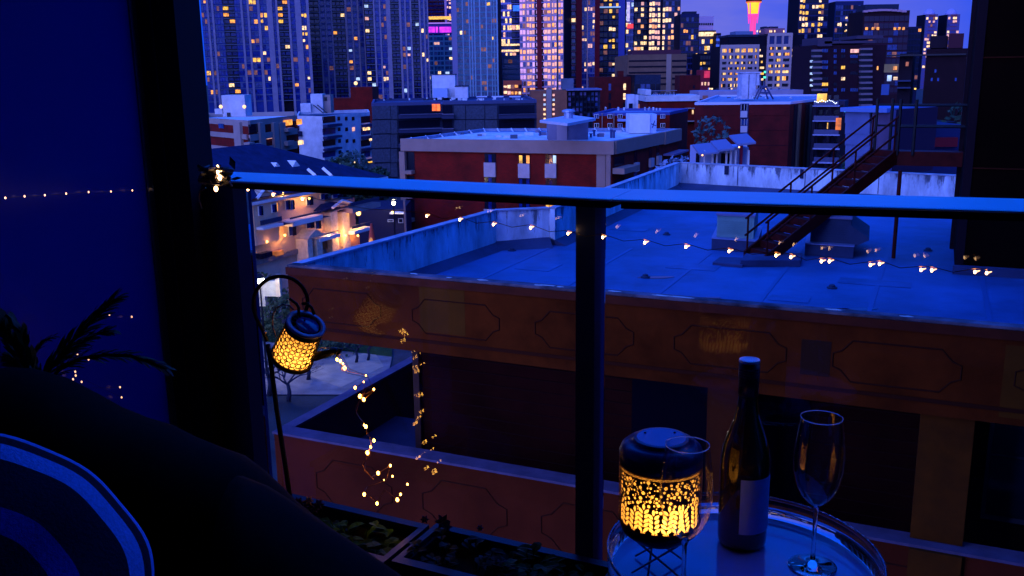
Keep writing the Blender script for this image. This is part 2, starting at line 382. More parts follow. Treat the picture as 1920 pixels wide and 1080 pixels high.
# the tower mirroring the afterglow; emissive panes imitate that reflection
SA = E('pale_sunset_reflection', (1.0, .46, .32), .95, .45, .09); SB = E('peach_sunset_reflection', (1.0, .38, .12), 1.25, .4, .09)
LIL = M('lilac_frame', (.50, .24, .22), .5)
t, fc = tower('broad glass tower with a painted pink and amber sunset glow, split by an oxblood strip',
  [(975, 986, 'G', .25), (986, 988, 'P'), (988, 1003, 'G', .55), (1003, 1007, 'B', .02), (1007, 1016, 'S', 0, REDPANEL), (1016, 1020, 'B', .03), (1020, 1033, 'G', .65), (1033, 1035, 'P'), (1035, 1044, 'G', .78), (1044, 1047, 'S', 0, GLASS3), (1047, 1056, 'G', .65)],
  455, 450, 92, wall=LIL, pil=LIL, slab=M('rose_slab', (.42, .28, .46), .6), glass=SUNSET_GLASS, lits=[SA, SA, SB, SB, LP, LO], cell=1.35, pd=.25)
tower('blue and oxblood tower with a dark ladder of balconies, just right of the glowing tower',
  [(1057, 1067, 'S', 0, M('royal_blue_wall', (.02, .035, .26), .5)), (1067, 1080, 'B', .05), (1080, 1091, 'S', 0, REDPANEL)], 470, 470, 94, slab=M('dusky_red_slab', (.22, .05, .09), .7), core=REDPANEL, lits=[LO, LW], fh=3.2)
tower('grey lilac tower with narrow windows, left of the tower with the crown ring',
  [(1091, 1100, 'G', .12), (1100, 1102, 'P'), (1102, 1115, 'G', .20), (1115, 1124, 'S', 0, REDPANEL)], 480, 480, 96, wall=M('slate_lilac', (.10, .10, .22), .6), pil=LIL, slab=M('slate_slab', (.13, .14, .28), .6), lits=[LW, LP], cell=1.3)
t, fc = tower('dark glass tower with yellow lit rooms under a pale blue crown ring',
  [(1124, 1131, 'G', .05), (1131, 1139, 'G', .22), (1139, 1141, 'P'), (1141, 1154, 'G', .26), (1154, 1159, 'G', .08), (1159, 1171, 'S', 0, M('ultramarine_wall', (.02, .03, .24), .5))], 500, 500, onplane(1140, 14, at(1140, 14, 500), (0, 1, 0)).z+9, wall=TOWERDARK, pil=PANEL, slab=M('navy_slab', (.03, .035, .10), .6), glass=GLASS3, lits=[LY, LY, LW], cell=1.5, pd=.2)
m = MB(); fc.pbox(m, 1121, 15, 1163, 12, -6, 1.5); m.build('crown_ring', E('icy_blue_light', (.35, .6, 1.0), .7), t)
t, fc = tower('narrow banded tower with white lamps and one red sign light', [(1173, 1187, 'R', .35)], 520, 520, 80, wall=TOWERDARK, pil=M('grey_lilac_band', (.2, .2, .34), .7), lits=[LW, LC], fh=3.5)
m = MB(); fc.pbox(m, 1176, 53, 1187, 45, .1, .8); m.build('red_light', E('red_light', (1, .04, .03), 1.6, .3), t)
m = MB(); fc.pbox(m, 1175, 40, 1181, 4, .1, .5); m.build('lit_strip', E('pale_pink_strip', (.7, .6, 1.0), .7, .6, .5), t)
t, fc = tower('black skyscraper with scattered white lamps and a tall pale pink atrium window',
  [(1189, 1213, 'B', .38), (1213, 1216, 'P'), (1216, 1237, 'G', .75), (1237, 1241, 'P'), (1241, 1246, 'G', .8), (1246, 1274, 'G', .16)], 640, 640, onplane(1240, -8, at(1240, -8, 640), (0, 1, 0)).z, wall=M('ink_wall', (.015, .015, .05), .5), pil=TOWERDARK, slab=M('ink_slab', (.02, .02, .06), .6), glass=GLASS3, lits=[SA, LW, SB, LW], cell=2.0, pd=.2, fh=3.6)
t, fc = tower('narrow navy tower with a notched flat top, left of the pink topped office', [(1275, 1290, 'G', .10), (1290, 1309, 'G', .07)], 560, 560, onplane(1290, 26, at(1290, 26, 560), (0, 1, 0)).z, wall=M('navy_wall', (.008, .012, .06), .6), glass=GLASS3, slab=M('navy_floor', (.03, .035, .12), .6), lits=[LW, LY, LO], fh=3.3)
m = MB(); fc.pbox(m, 1283, 27, 1307, 21, -9, -1); m.build('roof_plant', PANEL, t)
t, fc = tower('pale pink topped office with a lit yellow ring floor, left of the needle tower', [(1310, 1341, 'R', .35)], 600, 600, onplane(1325, 57, at(1325, 57, 600), (0, 1, 0)).z, wall=TOWERDARK, pil=M('olive_band', (.07, .06, .09), .7), lits=[LW, LY], fh=4.0)
m = MB(); fc.pbox(m, 1310, 58, 1339, 30, -12, -1); m.build('upper_block', M('pale_rose_wall', (.46, .30, .42), .7), t)
for k in range(7):
    m = MB(); fc.pbox(m, 1311+k*4, 47, 1314+k*4, 43, -1, -.8); m.build('window', GLASS3, t)
m = MB(); fc.pbox(m, 1309, 68, 1342, 60, -12, 1.2); m.build('lit_crown', LW, t)
tower('thin pale blue slatted slab block right of the pink topped office', [(1342, 1351, 'R', .1)], 590, 590, onplane(1345, 62, at(1345, 62, 590), (0, 1, 0)).z, wall=TOWERDARK, pil=M('ice_band', (.25, .4, .7), .7), lits=[LC], fh=3.4, name='office_building', cat='building')

# needle tower with a glowing pod
D = 900; b = at(1411, 60, D); root = thing('observation_tower', (b.x, b.y, 0), 'slender observation tower floodlit pink with a glowing yellow pod', 'tower')
k = D/F*1.0
def zt(py): return at(1411, py, D).z
MX = Matrix.Translation((b.x, b.y, 0))
m = MB(); m.lathe([(7.5*k, 0), (6.5*k, zt(80)), (5.2*k, zt(55)), (5.2*k, zt(44)), (7.2*k, zt(30)), (8.5*k, zt(26))], 24, MX)
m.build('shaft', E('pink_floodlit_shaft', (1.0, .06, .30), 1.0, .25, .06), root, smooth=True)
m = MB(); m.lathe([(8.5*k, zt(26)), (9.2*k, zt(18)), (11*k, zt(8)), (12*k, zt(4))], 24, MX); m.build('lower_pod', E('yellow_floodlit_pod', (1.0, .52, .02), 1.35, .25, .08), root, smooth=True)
m = MB(); m.lathe([(12*k, zt(4)), (14*k, zt(2)), (14*k, zt(-10)), (9*k, zt(-16)), (4*k, zt(-22))], 24, MX); m.build('upper_pod', REDPANEL, root, smooth=True)
m = MB(); m.lathe([(13.2*k, zt(5.5)), (13.8*k, zt(5.5)), (13.8*k, zt(3)), (13.2*k, zt(3))], 24, MX, closed=True); m.build('deck_ring', E('orange_ring', (1, .2, .02), .8), root)
for a in (0, 90, 180, 270):
    aa = R(a+45); m = MB(); m.tube([(b.x+8.6*k*math.cos(aa), b.y+8.6*k*math.sin(aa), zt(44)), (b.x+12.3*k*math.cos(aa), b.y+12.3*k*math.sin(aa), zt(6))], .5, 6); m.build('strut', E('magenta_strut', (1, .05, .5), .9), root)

def ztop(px, py, D): return at(px, py, D).z
t, fc = tower('tall navy tower standing alone against the sky with yellow stacked windows', [(1495, 1506, 'G', .55), (1506, 1512, 'G', .12), (1512, 1530, 'G', .08), (1530, 1540, 'G', .45), (1540, 1548, 'G', .05)], 520, 520, ztop(1520, -14, 520),
  wall=M('night_navy', (.006, .008, .04), .6), glass=GLASS3, slab=M('night_slab', (.02, .025, .09), .6), lits=[LY, LW, LY], fh=3.1)
t, fc = tower('dark blue tower between the lone navy tower and the block with a curved cornice', [(1562, 1585, 'G', .08), (1585, 1613, 'G', .16)], 600, 600, ztop(1590, 2, 600), wall=M('dusk_blue', (.008, .014, .07), .6), glass=GLASS3, slab=M('dusk_slab', (.03, .04, .15), .6), lits=[LY, LW, LW], fh=3.4)
m = MB(); fc.pbox(m, 1584, 40, 1614, 35, 0, 1.2); m.build('pale_band', CONC, t)
m = MB(); fc.pbox(m, 1558, 200, 1568, 8, -12, -.5); m.build('side_wing', PANEL, t)
m = MB(); fc.pbox(m, 1580, 62, 1612, 40, .1, .9); m.build('podium_glass', GLASS3, t)
for i in range(9):
    m = MB(); x = 1582+random.random()*27; y = 44+random.random()*15; fc.pbox(m, x, y+3, x+2.5, y, .95, 1.0); m.build('lit_window', random.choice([LY, LW]), t)
# curved roof dark red block
t, fc = tower('dark maroon block with a pale curved cornice and a few orange windows', [(1616, 1700, 'G', .01)], 470, 470, ztop(1650, 20, 470), wall=M('maroon_wall', (.020, .004, .008), .7), glass=M('maroon_glass', (.02, .006, .02), .3), slab=M('maroon_slab', (.05, .012, .03), .7), cell=2.4, fh=3.4, lits=[LO], name='office_building', cat='building')
m = MB(); fc.pbox(m, 1625, 20, 1689, 7, -14, -2); m.build('roof_cap', PANEL, t)
m = MB()
for i in range(9):
    xa = 1617+i*9; dy = 3*(1-math.sin(math.pi*(i+.5)/9)); fc.pbox(m, xa, 21+dy, xa+9, 17+dy, .2, 1.5)
m.build('cornice', M('dusty_rose_cornice', (.42, .22, .26), .7), t, kind='stuff')
for x in (1622, 1634, 1643, 1675, 1683, 1691):
    m = MB(); fc.pbox(m, x, 56, x+5, 51, .25, .35); m.build('lit_window', LO, t)
tower('low dark blue block between the maroon block and the twin towers', [(1700, 1724, 'G', .05)], 500, 500, ztop(1710, 50, 500), wall=M('shade_blue', (.006, .008, .04), .6), glass=GLASS3, slab=PANEL, lits=[LO], name='office_building', cat='building')
for (xa, xb, nm) in ((1731, 1753, 'left one of twin round topped brick towers far off on the skyline'), (1772, 1794, 'right one of twin round topped brick towers, nearer the dark wall')):
    t, fc = tower(nm, [(xa, xa+5, 'G', .25), (xa+5, xb-5, 'G', .2, M('twin_brick', (.16, .04, .06), .8)), (xb-5, xb, 'G', .3)], 950, 950, ztop(xa, 27, 950), wall=M('twin_pale', (.10, .08, .17), .7), glass=M('twin_glass', (.06, .05, .18), .4), slab=M('twin_slab', (.14, .08, .16), .7), lits=[LW, LP], cell=2.5, fh=3.3, z0=0, group='twin towers on the skyline')
    c0 = at((xa+xb)/2, 27, 956); m = MB(); m.lathe([(5.5, ztop(xa, 27, 950)), (5.3, ztop(xa, 24, 950)), (4, ztop(xa, 20, 950)), (1, ztop(xa, 16, 950))], 16, Matrix.Translation((c0.x, c0.y, 0))); m.build('dome', M('twin_dome', (.30, .26, .46), .7), t)

# ---------------------------------------------------------------- mid distance blocks
# brown banded parkade
t, fc = tower('brown parkade with long open horizontal bands, in front of the black skyscraper', [(1177, 1250, 'S', 0, BROWN), (1250, 1259, 'S', 0, M('brown_pier', (.27, .18, .14), .8)), (1259, 1288, 'S', 0, BROWN)], 330, 330, ztop(1220, 102, 330), core=BROWN, name='parking_garage', cat='parkade', depth=40)
for yy in (112, 123, 134, 145, 156):
    for a, b in ((1179, 1249), (1260, 1287)):
        m = MB(); fc.pbox(m, a, yy+4, b, yy, -.01, .12); m.build('open_deck', DARK, t)
m = MB(); fc.pbox(m, 1190, 102, 1283, 92, -20, -6); m.build('upper_deck', M('plum_wall', (.07, .018, .03), .8), t)
# red brick flats
t, fc = tower('red brick slab with two columns of lit windows, below the pale blue crowned tower', [(1115, 1141, 'S', 0, RED2), (1141, 1147, 'G', .5, RED2), (1147, 1169, 'S', 0, RED2), (1169, 1175, 'G', .45, RED2), (1175, 1192, 'S', 0, RED2)], 300, 300, ztop(1150, 144, 300), core=RED2, glass=GLASS3, slab=RED2, lits=[LW, LP], name='apartment_building', cat='building', fh=3, cell=1.0)
m = MB(); fc.pbox(m, 1160, 144, 1170, 133, -6, -1); m.build('stair_head', RED2, t)
tower('dark blue flat fronted building between the red brick slab block and the parkade', [(1192, 1240, 'G', .03)], 290, 290, ztop(1220, 140, 290), wall=PANEL, glass=GLASS3, slab=PANEL, lits=[LC], name='office_building', cat='building')
m = thing('brick_building', at(1294, 160, 280).xy.to_3d(), 'plain dark red brick cube of a building behind the pale roof deck', 'building')
a = MB(); fb = Facade(at(1274, 160, 280), at(1313, 160, 280)); fb.box(a, 0, fb.w, 0, ztop(1290, 141, 280), -8, 0); a.build('wall', RED2, m)
a = MB(); fb.pbox(a, 1299, 166, 1303, 160, 0, .1); a.build('window', GLASS3, m)
# little red neon shop front
m = thing('shop', at(1330, 150, 420).xy.to_3d(), 'small shop front lit red, left of the pale lit office block', 'shop')
a = MB(); fb = Facade(at(1312, 150, 420), at(1343, 150, 420)); fb.box(a, 0, fb.w, 0, ztop(1325, 131, 420), -8, 0); a.build('wall', M('wine_wall', (.25, .015, .03), .8), m)
a = MB(); fb.pbox(a, 1320, 146, 1334, 133, .01, .3); a.build('sign_panel', E('dim_red_sign', (.9, .04, .10), .55, .4, .4), m)
for x in (1315, 1321, 1327, 1333, 1338):
    a = MB(); fb.pbox(a, x, 160, x+3, 154, .01, .1); a.build('lit_window', random.choice([LP, LW]), m)
m = None
tower('dark block with a few bright rooms between the navy tower and the lit office', [(1313, 1344, 'G', .14)], 520, 520, ztop(1325, 100, 520), wall=TOWERDARK, glass=GLASS3, slab=TOWERDARK, lits=[LW, LY, LY], name='office_building', cat='building')

# pale lit office
GRID = M('warm_grey_grid', (.36, .25, .24), .8, noise=(.2, .15)); OG = E('office_amber', (1.0, .60, .22), 1.0, .7, .35)
D = 350; p0 = at(1351, 120, D); p1 = at(1502, 120, D); fc = Facade(p0, p1)
o = thing('office_building', (p0.x, p0.y, 0), 'pale gridded office block with a taller right wing, many windows lit amber', 'office')
z_l = ztop(1380, 84, D); z_r = ztop(1460, 62, D)
def ux(px, py=120): return fc.uz(px, py)[0]
m = MB(); fc.box(m, 0, fc.w, 0, z_l-.5, -18, -.8); m.build('core', DARK, o)
m = MB(); fc.pbox(m, 1368, 87, 1512, 64, -17, -2); m.build('upper_block', TOWERDARK, o)
m = MB(); fc.pbox(m, 1367, 69, 1424, 64, -17, -1.5); m.build('parapet', PANEL, o)
m = MB(); fc.pbox(m, 1385, 65, 1419, 57, -14, -5); m.build('roof_plant', M('slate_roof_plant', (.10, .14, .24), .7), o)
m = MB(); fc.pbox(m, 1438, 63, 1476, 52, -12, -3); m.build('roof_plant', M('rust_roof_plant', (.22, .09, .12), .7), o)
for x in (1440, 1452, 1461): m = MB(); fc.pbox(m, x, 52, x+7, 48, -11, -6); m.build('roof_vent', PANEL, o)
for x in (1422, 1427, 1446, 1449, 1455, 1472): m = MB(); fc.pbox(m, x, 60, x+2, 56, -2.4, -2.2); m.build('lamp', LW, o)
rows = [90, 101, 112.5, 123, 133, 143, 154]
def grid(xs, rows, zt_, hh, litrow):
    us = [ux(x) for x in xs]; m = MB()
    for i, x in enumerate(xs): fc.box(m, us[i]-.35, us[i]+.35, 0, zt_, -.8, 0)
    m.build('pier', GRID, o, kind='stuff')
    m = MB(); fc.box(m, us[0]-.35, us[-1]+.35, zt_-1.0, zt_+.05, -.8, .02)
    for ry in rows: z = ztop(1400, ry, D); fc.box(m, us[0]-.3, us[-1]+.3, z-.5, z+.5, -.8, -.02)
    m.build('floor_band', GRID, o, kind='stuff')
    for i in range(len(us)-1):
        for j in range(len(rows)-1):
            za = ztop(1400, rows[j+1], D)+.5; zb = ztop(1400, rows[j], D)-.5
            n = random.choice((2, 3)); cw = (us[i+1]-us[i]-.7)/n
            for k in range(n):
                on = random.random() < litrow[j]
                m = MB(); fc.box(m, us[i]+.35+k*cw+.06, us[i]+.35+(k+1)*cw-.06, za+.1, zb-.05, -.79, -.7); m.build('lit_window' if on else 'window', random.choice([OG, OG, LY, LO]) if on else GLASS3, o)
grid([1352, 1364, 1376, 1388, 1400, 1413, 1421], [88]+rows[1:]+[166], z_l, 0, [.92, .35, .2, .25, .45, .5, .6])
grid([1439, 1452, 1466, 1482], [86, 97, 108, 119, 130, 141, 155, 166], z_r, 0, [.55, .6, .4, .35, .65, .45, .2])
for x in (1443, 1456, 1469):
    m = MB(); fc.pbox(m, x, 83, x+10, 67, -.3, -.2); m.build('louvre_panel', M('navy_louvre', (.02, .03, .10), .6), o)
m = MB(); fc.box(m, ux(1439)-.3, ux(1482)+.3, ztop(1460, 85, D), z_r-.6, -.79, -.31); m.build('wall', GRID, o)
for i in range(6):
    for a, b in ((1423, 1436), (1484, 1495)):
        m = MB(); y = 92+i*11; x = a+random.random()*5; fc.pbox(m, x, y+4, x+random.choice((3, 6, 8)), y, -.79, -.7); m.build('lit_window', random.choice([OG, LY, LW]), o)
m = MB(); fc.pbox(m, 1432, 137, 1436, 133, .1, .3); m.build('green_light', E('green_light', (.1, 1, .55), 1.2), o)
m = MB(); fc.pbox(m, 1431, 147, 1436, 143, .1, .3); m.build('green_light', MATS['green_light'], o)
m = MB(); fc.pbox(m, 1497, 166, 1519, 83, -12, 2.0); m.build('side_wing', M('dusk_plum_wall', (.015, .008, .04), .8), o)

# dark apartment with striped balconies
D = 230; p0 = at(1521, 120, D); p1 = at(1660, 120, D); fc = Facade(p0, p1)
o = thing('apartment_building', (p0.x, p0.y, 0), 'dark brick flats with stacks of pale striped balconies at both sides', 'building')
m = MB(); fc.box(m, 0, fc.w, 0, ztop(1590, 84, D), -16, 0); m.build('wall', M('night_brick', (.018, .004, .010), .85, noise=(.5, .3)), o)
for (a, y1, b, y0) in ((1545, 82, 1640, 76), (1532, 87, 1560, 70), (1605, 73, 1655, 66)):
    m = MB(); fc.pbox(m, a, y1, b, y0, -12, .4); m.build('roof_slab', M('slate_roof_slab', (.05, .035, .06), .8), o)
for (a, b, n, y0, dy) in ((1521, 1538, 8, 93, 10.5), (1610, 1632, 11, 90, 10.5)):
    for i in range(n):
        y = y0+i*dy
        m = MB(); fc.pbox(m, a, y+dy, b, y+4, .01, .1); m.build('balcony_door', GLASS3, o)
        m = MB(); fc.pbox(m, a, y+4, b, y, .05, 1.4); m.build('balcony', M('pale_rose_balcony', (.17, .12, .14), .8), o)
WB = M('night_window_blue', (.02, .06, .20), .2, noise=(2, .5))
for i in range(8):
    y = 92+i*10.5
    for a, b in ((1541, 1553), (1563, 1569), (1577, 1585), (1594, 1609)):
        if random.random() < .85:
            n = max(2, int((b-a)/3.2)); lt = random.random() < .13; mt = random.choice([LY, LO, LW]) if lt else (WB if random.random() < .6 else GLASS3)
            for k in range(n): m = MB(); x = a+(b-a)*k/n; fc.pbox(m, x, y+6, x+(b-a)/n-.7, y, .01, .1); m.build('lit_window' if lt else 'window', mt, o)
m = MB(); fc.pbox(m, 1594, 99, 1610, 92, .11, .2); m.build('lit_window', LP, o)
for y in (113, 124, 136, 148, 158): m = MB(); fc.pbox(m, 1518, y+4, 1523, y, .2, .5); m.build('lit_window', LC, o)

# dark brick block right
D = 170; p0 = at(1664, 150, D); p1 = at(1830, 150, D-6); fc = Facade(p0, p1)
o = thing('apartment_building', (p0.x, p0.y, 0), 'unlit dark brick flats with a raised roof house, beside the near dark wall', 'building')
m = MB(); fc.pbox(m, 1712, 400, 1830, 90, -14, 0); m.build('wall', M('umber_brick', (.012, .003, .006), .85, noise=(.6, .3)), o)
m = MB(); fc.pbox(m, 1664, 400, 1712, 100, -14, -1); m.build('wing', M('umber_wing', (.008, .004, .010), .85), o)
m = MB(); fc.pbox(m, 1742, 90, 1777, 66, -12, -2); m.build('roof_house', M('black_roof_house', (.012, .006, .012), .9), o)
m = MB(); fc.pbox(m, 1777, 90, 1808, 62, -12, -1); m.build('roof_block', M('plum_roof_block', (.05, .012, .02), .9), o)
m = MB(); fc.pbox(m, 1662, 106, 1812, 100, -1, .6); m.build('eave', BLACKISH, o)
m = MB(); fc.pbox(m, 1657, 136, 1685, 120, -.9, -.2); m.build('lit_bay', M('olive_bay', (.26, .17, .06), .8), o)
for (a, y0, b, y1, mt) in ((1675, 124, 1682, 131, LO), (1675, 144, 1683, 150, LW), (1663, 141, 1672, 152, LC), (1698, 116, 1704, 124, LD), (1644, 124, 1647, 131, LO), (1714, 165, 1718, 168, LY)):
    m = MB(); fc.pbox(m, a, y1, b, y0, -.19, .1); m.build('lit_window', mt, o)
for x in (1745, 1757, 1752, 1790):
    m = MB(); fc.pbox(m, x, 136+(x % 3)*8, x+4, 130+(x % 3)*8, .01, .1); m.build('window', WB, o)
for y in (150, 163): m = MB(); fc.pbox(m, 1682, y+3, 1708, y, -1, .5); m.build('balcony', M('slate_balcony', (.03, .04, .09), .8), o)
m = MB(); fc.pbox(m, 1652, 178, 1668, 158, -1, .4); m.build('bay', M('dusk_blue_bay', (.04, .08, .22), .7), o)

# ================================================================ roofs and blocks of the middle distance
def block(name, label, cat, pts, zt_, wall, roof, par=0.6, parm=None, thick=.35, roofz=0.0, base=0):
    """pts: photo pixels of the parapet's top outline, seen from above, starting at the left near corner"""
    q = [onz(x, y, zt_) for x, y in pts]; q2 = [(p.x, p.y) for p in q]
    o = thing(name, (q[0].x, q[0].y, 0), label, cat)
    m = MB(); m.prism(q2, base, zt_-par-.01); m.build('wall', wall, o)
    cx = sum(p[0] for p in q2)/len(q2); cy_ = sum(p[1] for p in q2)/len(q2)
    m = MB(); m.prism([(cx+(p[0]-cx)*.999, cy_+(p[1]-cy_)*.999) for p in q2], zt_-par-.005, zt_-par+.06); m.build('roof', roof, o)
    n = len(q2)
    for i in range(n):
        a, b = Vector(q2[i]), Vector(q2[(i+1) % n]); e = (b-a); L_ = e.length
        if L_ < .2: continue
        e /= L_; nn = Vector((-e.y, e.x))
        if nn.dot(Vector((cx, cy_))-a) < 0: nn = -nn
        m = MB(); s0 = .003+thick*(i % 2); s1 = L_-.003-thick*(i % 2)
        pp = [a+e*s0-nn*.03, a+e*s1-nn*.03, a+e*s1+nn*thick, a+e*s0+nn*thick]
        m.prism([(p.x, p.y) for p in pp], zt_-par-.02, zt_); m.build('parapet', parm or wall, o)
    return o, [Vector((p[0], p[1], 0)) for p in q2]

# --- brick flats at the left
zb = at(465, 226, 150).z
o, q = block('apartment_building', 'low red brick flats with a pale roof and framed balconies, leftmost beyond the railing', 'building', [(385, 221), (465, 226), (557, 216), (556, 209), (385, 212)], zb, RED, PALEROOF, .9, FASCIA)
fc = Facade(q[0], q[1]); fd = Facade(q[1], q[2])
for f_, xs in ((fc, [(449, 454)]), (fd, [(488, 491), (514, 517), (526, 530)])):
    for a, b in xs: m = MB(); f_.pbox(m, a, 320, b, 229, 0, .5); m.build('pillar', FASCIA, o)
for yy in (252, 279):
    m = MB(); fc.pbox(m, 386, yy+2, 464, yy, 0, .25); m.build('floor_band', FASCIA, o)
    m = MB(); fd.pbox(m, 466, yy+1, 556, yy-1, 0, .25); m.build('floor_band', FASCIA, o)
for (a, y1, b, y0) in ((466, 250, 487, 231), (466, 277, 487, 256), (530, 250, 548, 240), (533, 277, 548, 260)):
    m = MB(); fd.pbox(m, a, y1, b, y0, .02, .15); m.build('balcony_door', GLASS3, o)
for (a, y1, b, y0) in ((466, 278, 480, 268), (528, 247, 540, 239), (528, 273, 540, 263), (455, 276, 464, 266)):
    m = MB(); fd.pbox(m, a, y1, b, y0, .2, 1.2); m.build('balcony', FASCIA, o)
for (f_, a, y1, b, y0, mt) in ((fd, 499, 261, 508, 253, LP), (fd, 531, 236, 546, 224, LO), (fd, 556, 234, 564, 223, LO), (fc, 412, 240, 420, 232, WB), (fd, 559, 272, 567, 263, LW)):
    m = MB(); f_.pbox(m, a, y1, b, y0, .03, .2); m.build('lit_window' if mt != WB else 'window', mt, o)
for (a, y1, b, y0, mt) in ((418, 219, 458, 178, WHITE), (403, 214, 418, 204, WHITE)):
    m = MB(); f_ = Facade(at(a, y1, 156), at(b, y1, 156)); f_.pbox(m, a, y1, b, y0, -4, 0); m.build('roof_house', mt, o)
f_ = Facade(at(418, 219, 156), at(458, 219, 156))
m = MB(); f_.pbox(m, 426, 219, 432, 211, .01, .1); m.build('vent', GLASS3, o)
for a, y in ((414, 209), (458, 209)):
    m = MB(); c_ = at(a, y-9, 155); m.ball(c_, .3, 10, 6); m.build('lamp', E('roof_lamp', (1, .62, .25), 1.8), o, smooth=True)

# --- white flats
zb = at(600, 214, 215).z
o, q = block('apartment_building', 'white rendered flats with dark balconies and rows of small windows', 'building', [(556, 217), (604, 218), (693, 210), (690, 205), (560, 209)], zb, WHITE, DARKROOF, .8, WHITE)
fc = Facade(q[0], q[1]); fd = Facade(q[1], q[2])
DB = M('navy_balcony', (.02, .022, .07), .6)
for i, y in enumerate((231, 253, 275, 296)):
    for a, b in ((604, 632), (676, 697)):
        m = MB(); fd.pbox(m, a+1, y, b-4, y-14, .01, .08); m.build('balcony_door', GLASS if i % 2 else GLASS3, o)
        m = MB(); fd.pbox(m, a, y+8, b, y, .2, 1.3); m.build('balcony', DB, o)
for (a, y) in ((550, 236), (556, 246), (548, 262)):
    m = MB(); fc.pbox(m, a, y+8, a+11, y, .02, 1.2); m.build('balcony', DB, o)
for j, y in enumerate((218, 238, 260, 281, 302)):
    for i, x in enumerate((632, 646, 659)):
        x2 = x+j*.8; mt = {(1, 2): LP, (4, 2): LW, (4, 0): LC}.get((j, i), GLASS3)
        m = MB(); fd.pbox(m, x2+.6, y+8, x2+5, y+.5, .01, .08); w_ = m.build('lit_window' if mt != GLASS3 else 'window', mt, o)
for (a, y1, b, y0, mt) in ((680, 245, 692, 233, LW), (682, 308, 698, 296, LY), (692, 264, 696, 258, LW), (558, 270, 565, 262, LW)):
    m = MB(); fd.pbox(m, a, y1, b, y0, .1, .2); m.build('lit_window', mt, o)
for (a, y1, b, y0, D_) in ((584, 210, 604, 176, 222), (604, 210, 619, 178, 223), (564, 208, 582, 194, 221)):
    f_ = Facade(at(a, y1, D_), at(b, y1, D_)); m = MB(); f_.pbox(m, a, y1+2, b, y0, -4, 0); m.build('roof_house', WHITE if a != 604 else FASCIA, o)
f_ = Facade(at(604, 210, 223), at(619, 210, 223)); m = MB(); f_.pbox(m, 608, 189, 613, 182, .01, .1); m.build('window', GLASS3, o)
m = MB(); a_ = at(588, 197, 221); b_ = at(606, 212, 219)
for d_ in (0, .9): m.tube([a_+Vector((d_, 0, 0)), b_+Vector((d_, 0, 0))], .12, 6)
m.build('roof_stair', BLACKISH, o, kind='stuff')

# --- red block behind
o = thing('brick_building', at(655, 190, 260).xy.to_3d(), 'windowless red brick block with a taller right end behind the white flats', 'building')
f_ = Facade(at(620, 190, 260), at(700, 190, 260))
m = MB(); f_.pbox(m, 619, 240, 664, 184, -12, 0); m.build('wall', RED, o)
m = MB(); f_.pbox(m, 661, 240, 698, 163, -12, .3); m.build('stair_tower', RED, o)
m = MB(); m.ball(at(667, 156, 258), .5, 10, 6); m.build('lamp', MATS['roof_lamp'], o, smooth=True)

# --- blue-grey panel flats
zb = at(800, 187, 172).z
o, q = block('apartment_building', 'wide blue grey panelled flats with deep shadowed balconies and one orange window', 'building', [(697, 193), (826, 190), (1006, 187), (985, 178), (700, 186)], zb, PANEL, M('navy_roof', (.05, .07, .16), .9, noise=(1, .5)), .5, M('navy_parapet', (.05, .06, .13), .8))
fc = Facade(q[0], q[1]); fd = Facade(q[1], q[2])
GRP = M('blue_grey_panel', (.045, .055, .085), .85, noise=(3, .35))
for (f_, cols) in ((fc, [(698, 731), (733, 744)]), (fd, [(852, 872), (874, 908), (910, 932)])):
    for a, b in cols:
        for j in range(5):
            y = 198+j*27; m = MB(); f_.pbox(m, a, y+25.5, b, y, 0, .25); m.build('cladding_panel', GRP, o)
for (f_, a, b) in ((fc, 746, 826), (fd, 828, 850), (fd, 934, 1004)):
    for j in range(4):
        y = 196+j*27
        m = MB(); f_.pbox(m, a+2, y+17, b-2, y+1, .01, .06); m.build('balcony_door', GLASS3, o)
        m = MB(); f_.pbox(m, a, y+26, b, y+17, .1, 1.6); m.build('balcony', M('ink_blue_balcony', (.025, .03, .07), .8), o)
        m = MB(); f_.pbox(m, a, y+18.2, b, y+16.6, 1.55, 1.75); m.build('handrail', M('lilac_grey_rail', (.14, .13, .2), .7), o)
for a in (810, 818):
    m = MB(); fc.pbox(m, a, 208, a+6.5, 195, .1, .2); m.build('lit_window', E('deep_orange_window', (1, .16, .03), 1.5, .4), o)
for (a, y1, b, y0, mt, D_) in ((811, 184, 853, 139, WHITE, 185), (853, 184, 877, 161, WHITE, 182)):
    f_ = Facade(at(a, y1, D_), at(b, y1, D_)); m = MB(); f_.pbox(m, a, y1, b, y0, -5, 0); m.build('roof_house', mt, o)
    m = MB(); f_.pbox(m, a-.5, y0+1.5, b+.5, y0-.5, -5.1, .15); m.build('roof_edge', PANEL, o)
f_ = Facade(at(811, 184, 185), at(853, 184, 185)); m = MB(); f_.pbox(m, 814, 183, 840, 165, .01, 2.2); m.build('roof_stair', M('pale_blue_steel', (.25, .35, .55), .5), o)
for i in range(26):
    x = 705+random.random()*290; yb = 186.5+random.random()*2; f_ = Facade(at(x, yb, 176), at(x+8, yb, 176)); h_ = 1.5+random.random()*3
    m = MB(); f_.pbox(m, x, yb, x+random.choice((2, 3, 5, 9)), yb-h_, -.8, 0); m.build('roof_vent', random.choice([WHITE, PANEL, PALEROOF]), o)
for (a, b) in ((893, 913), (922, 944), (955, 976)):
    f_ = Facade(at(a, 182, 185), at(b, 182, 185)); m = MB(); f_.pbox(m, a, 182.5, b, 180, -1, 0); m.build('roof_light', M('pale_rooflight', (.55, .6, .75), .5), o)

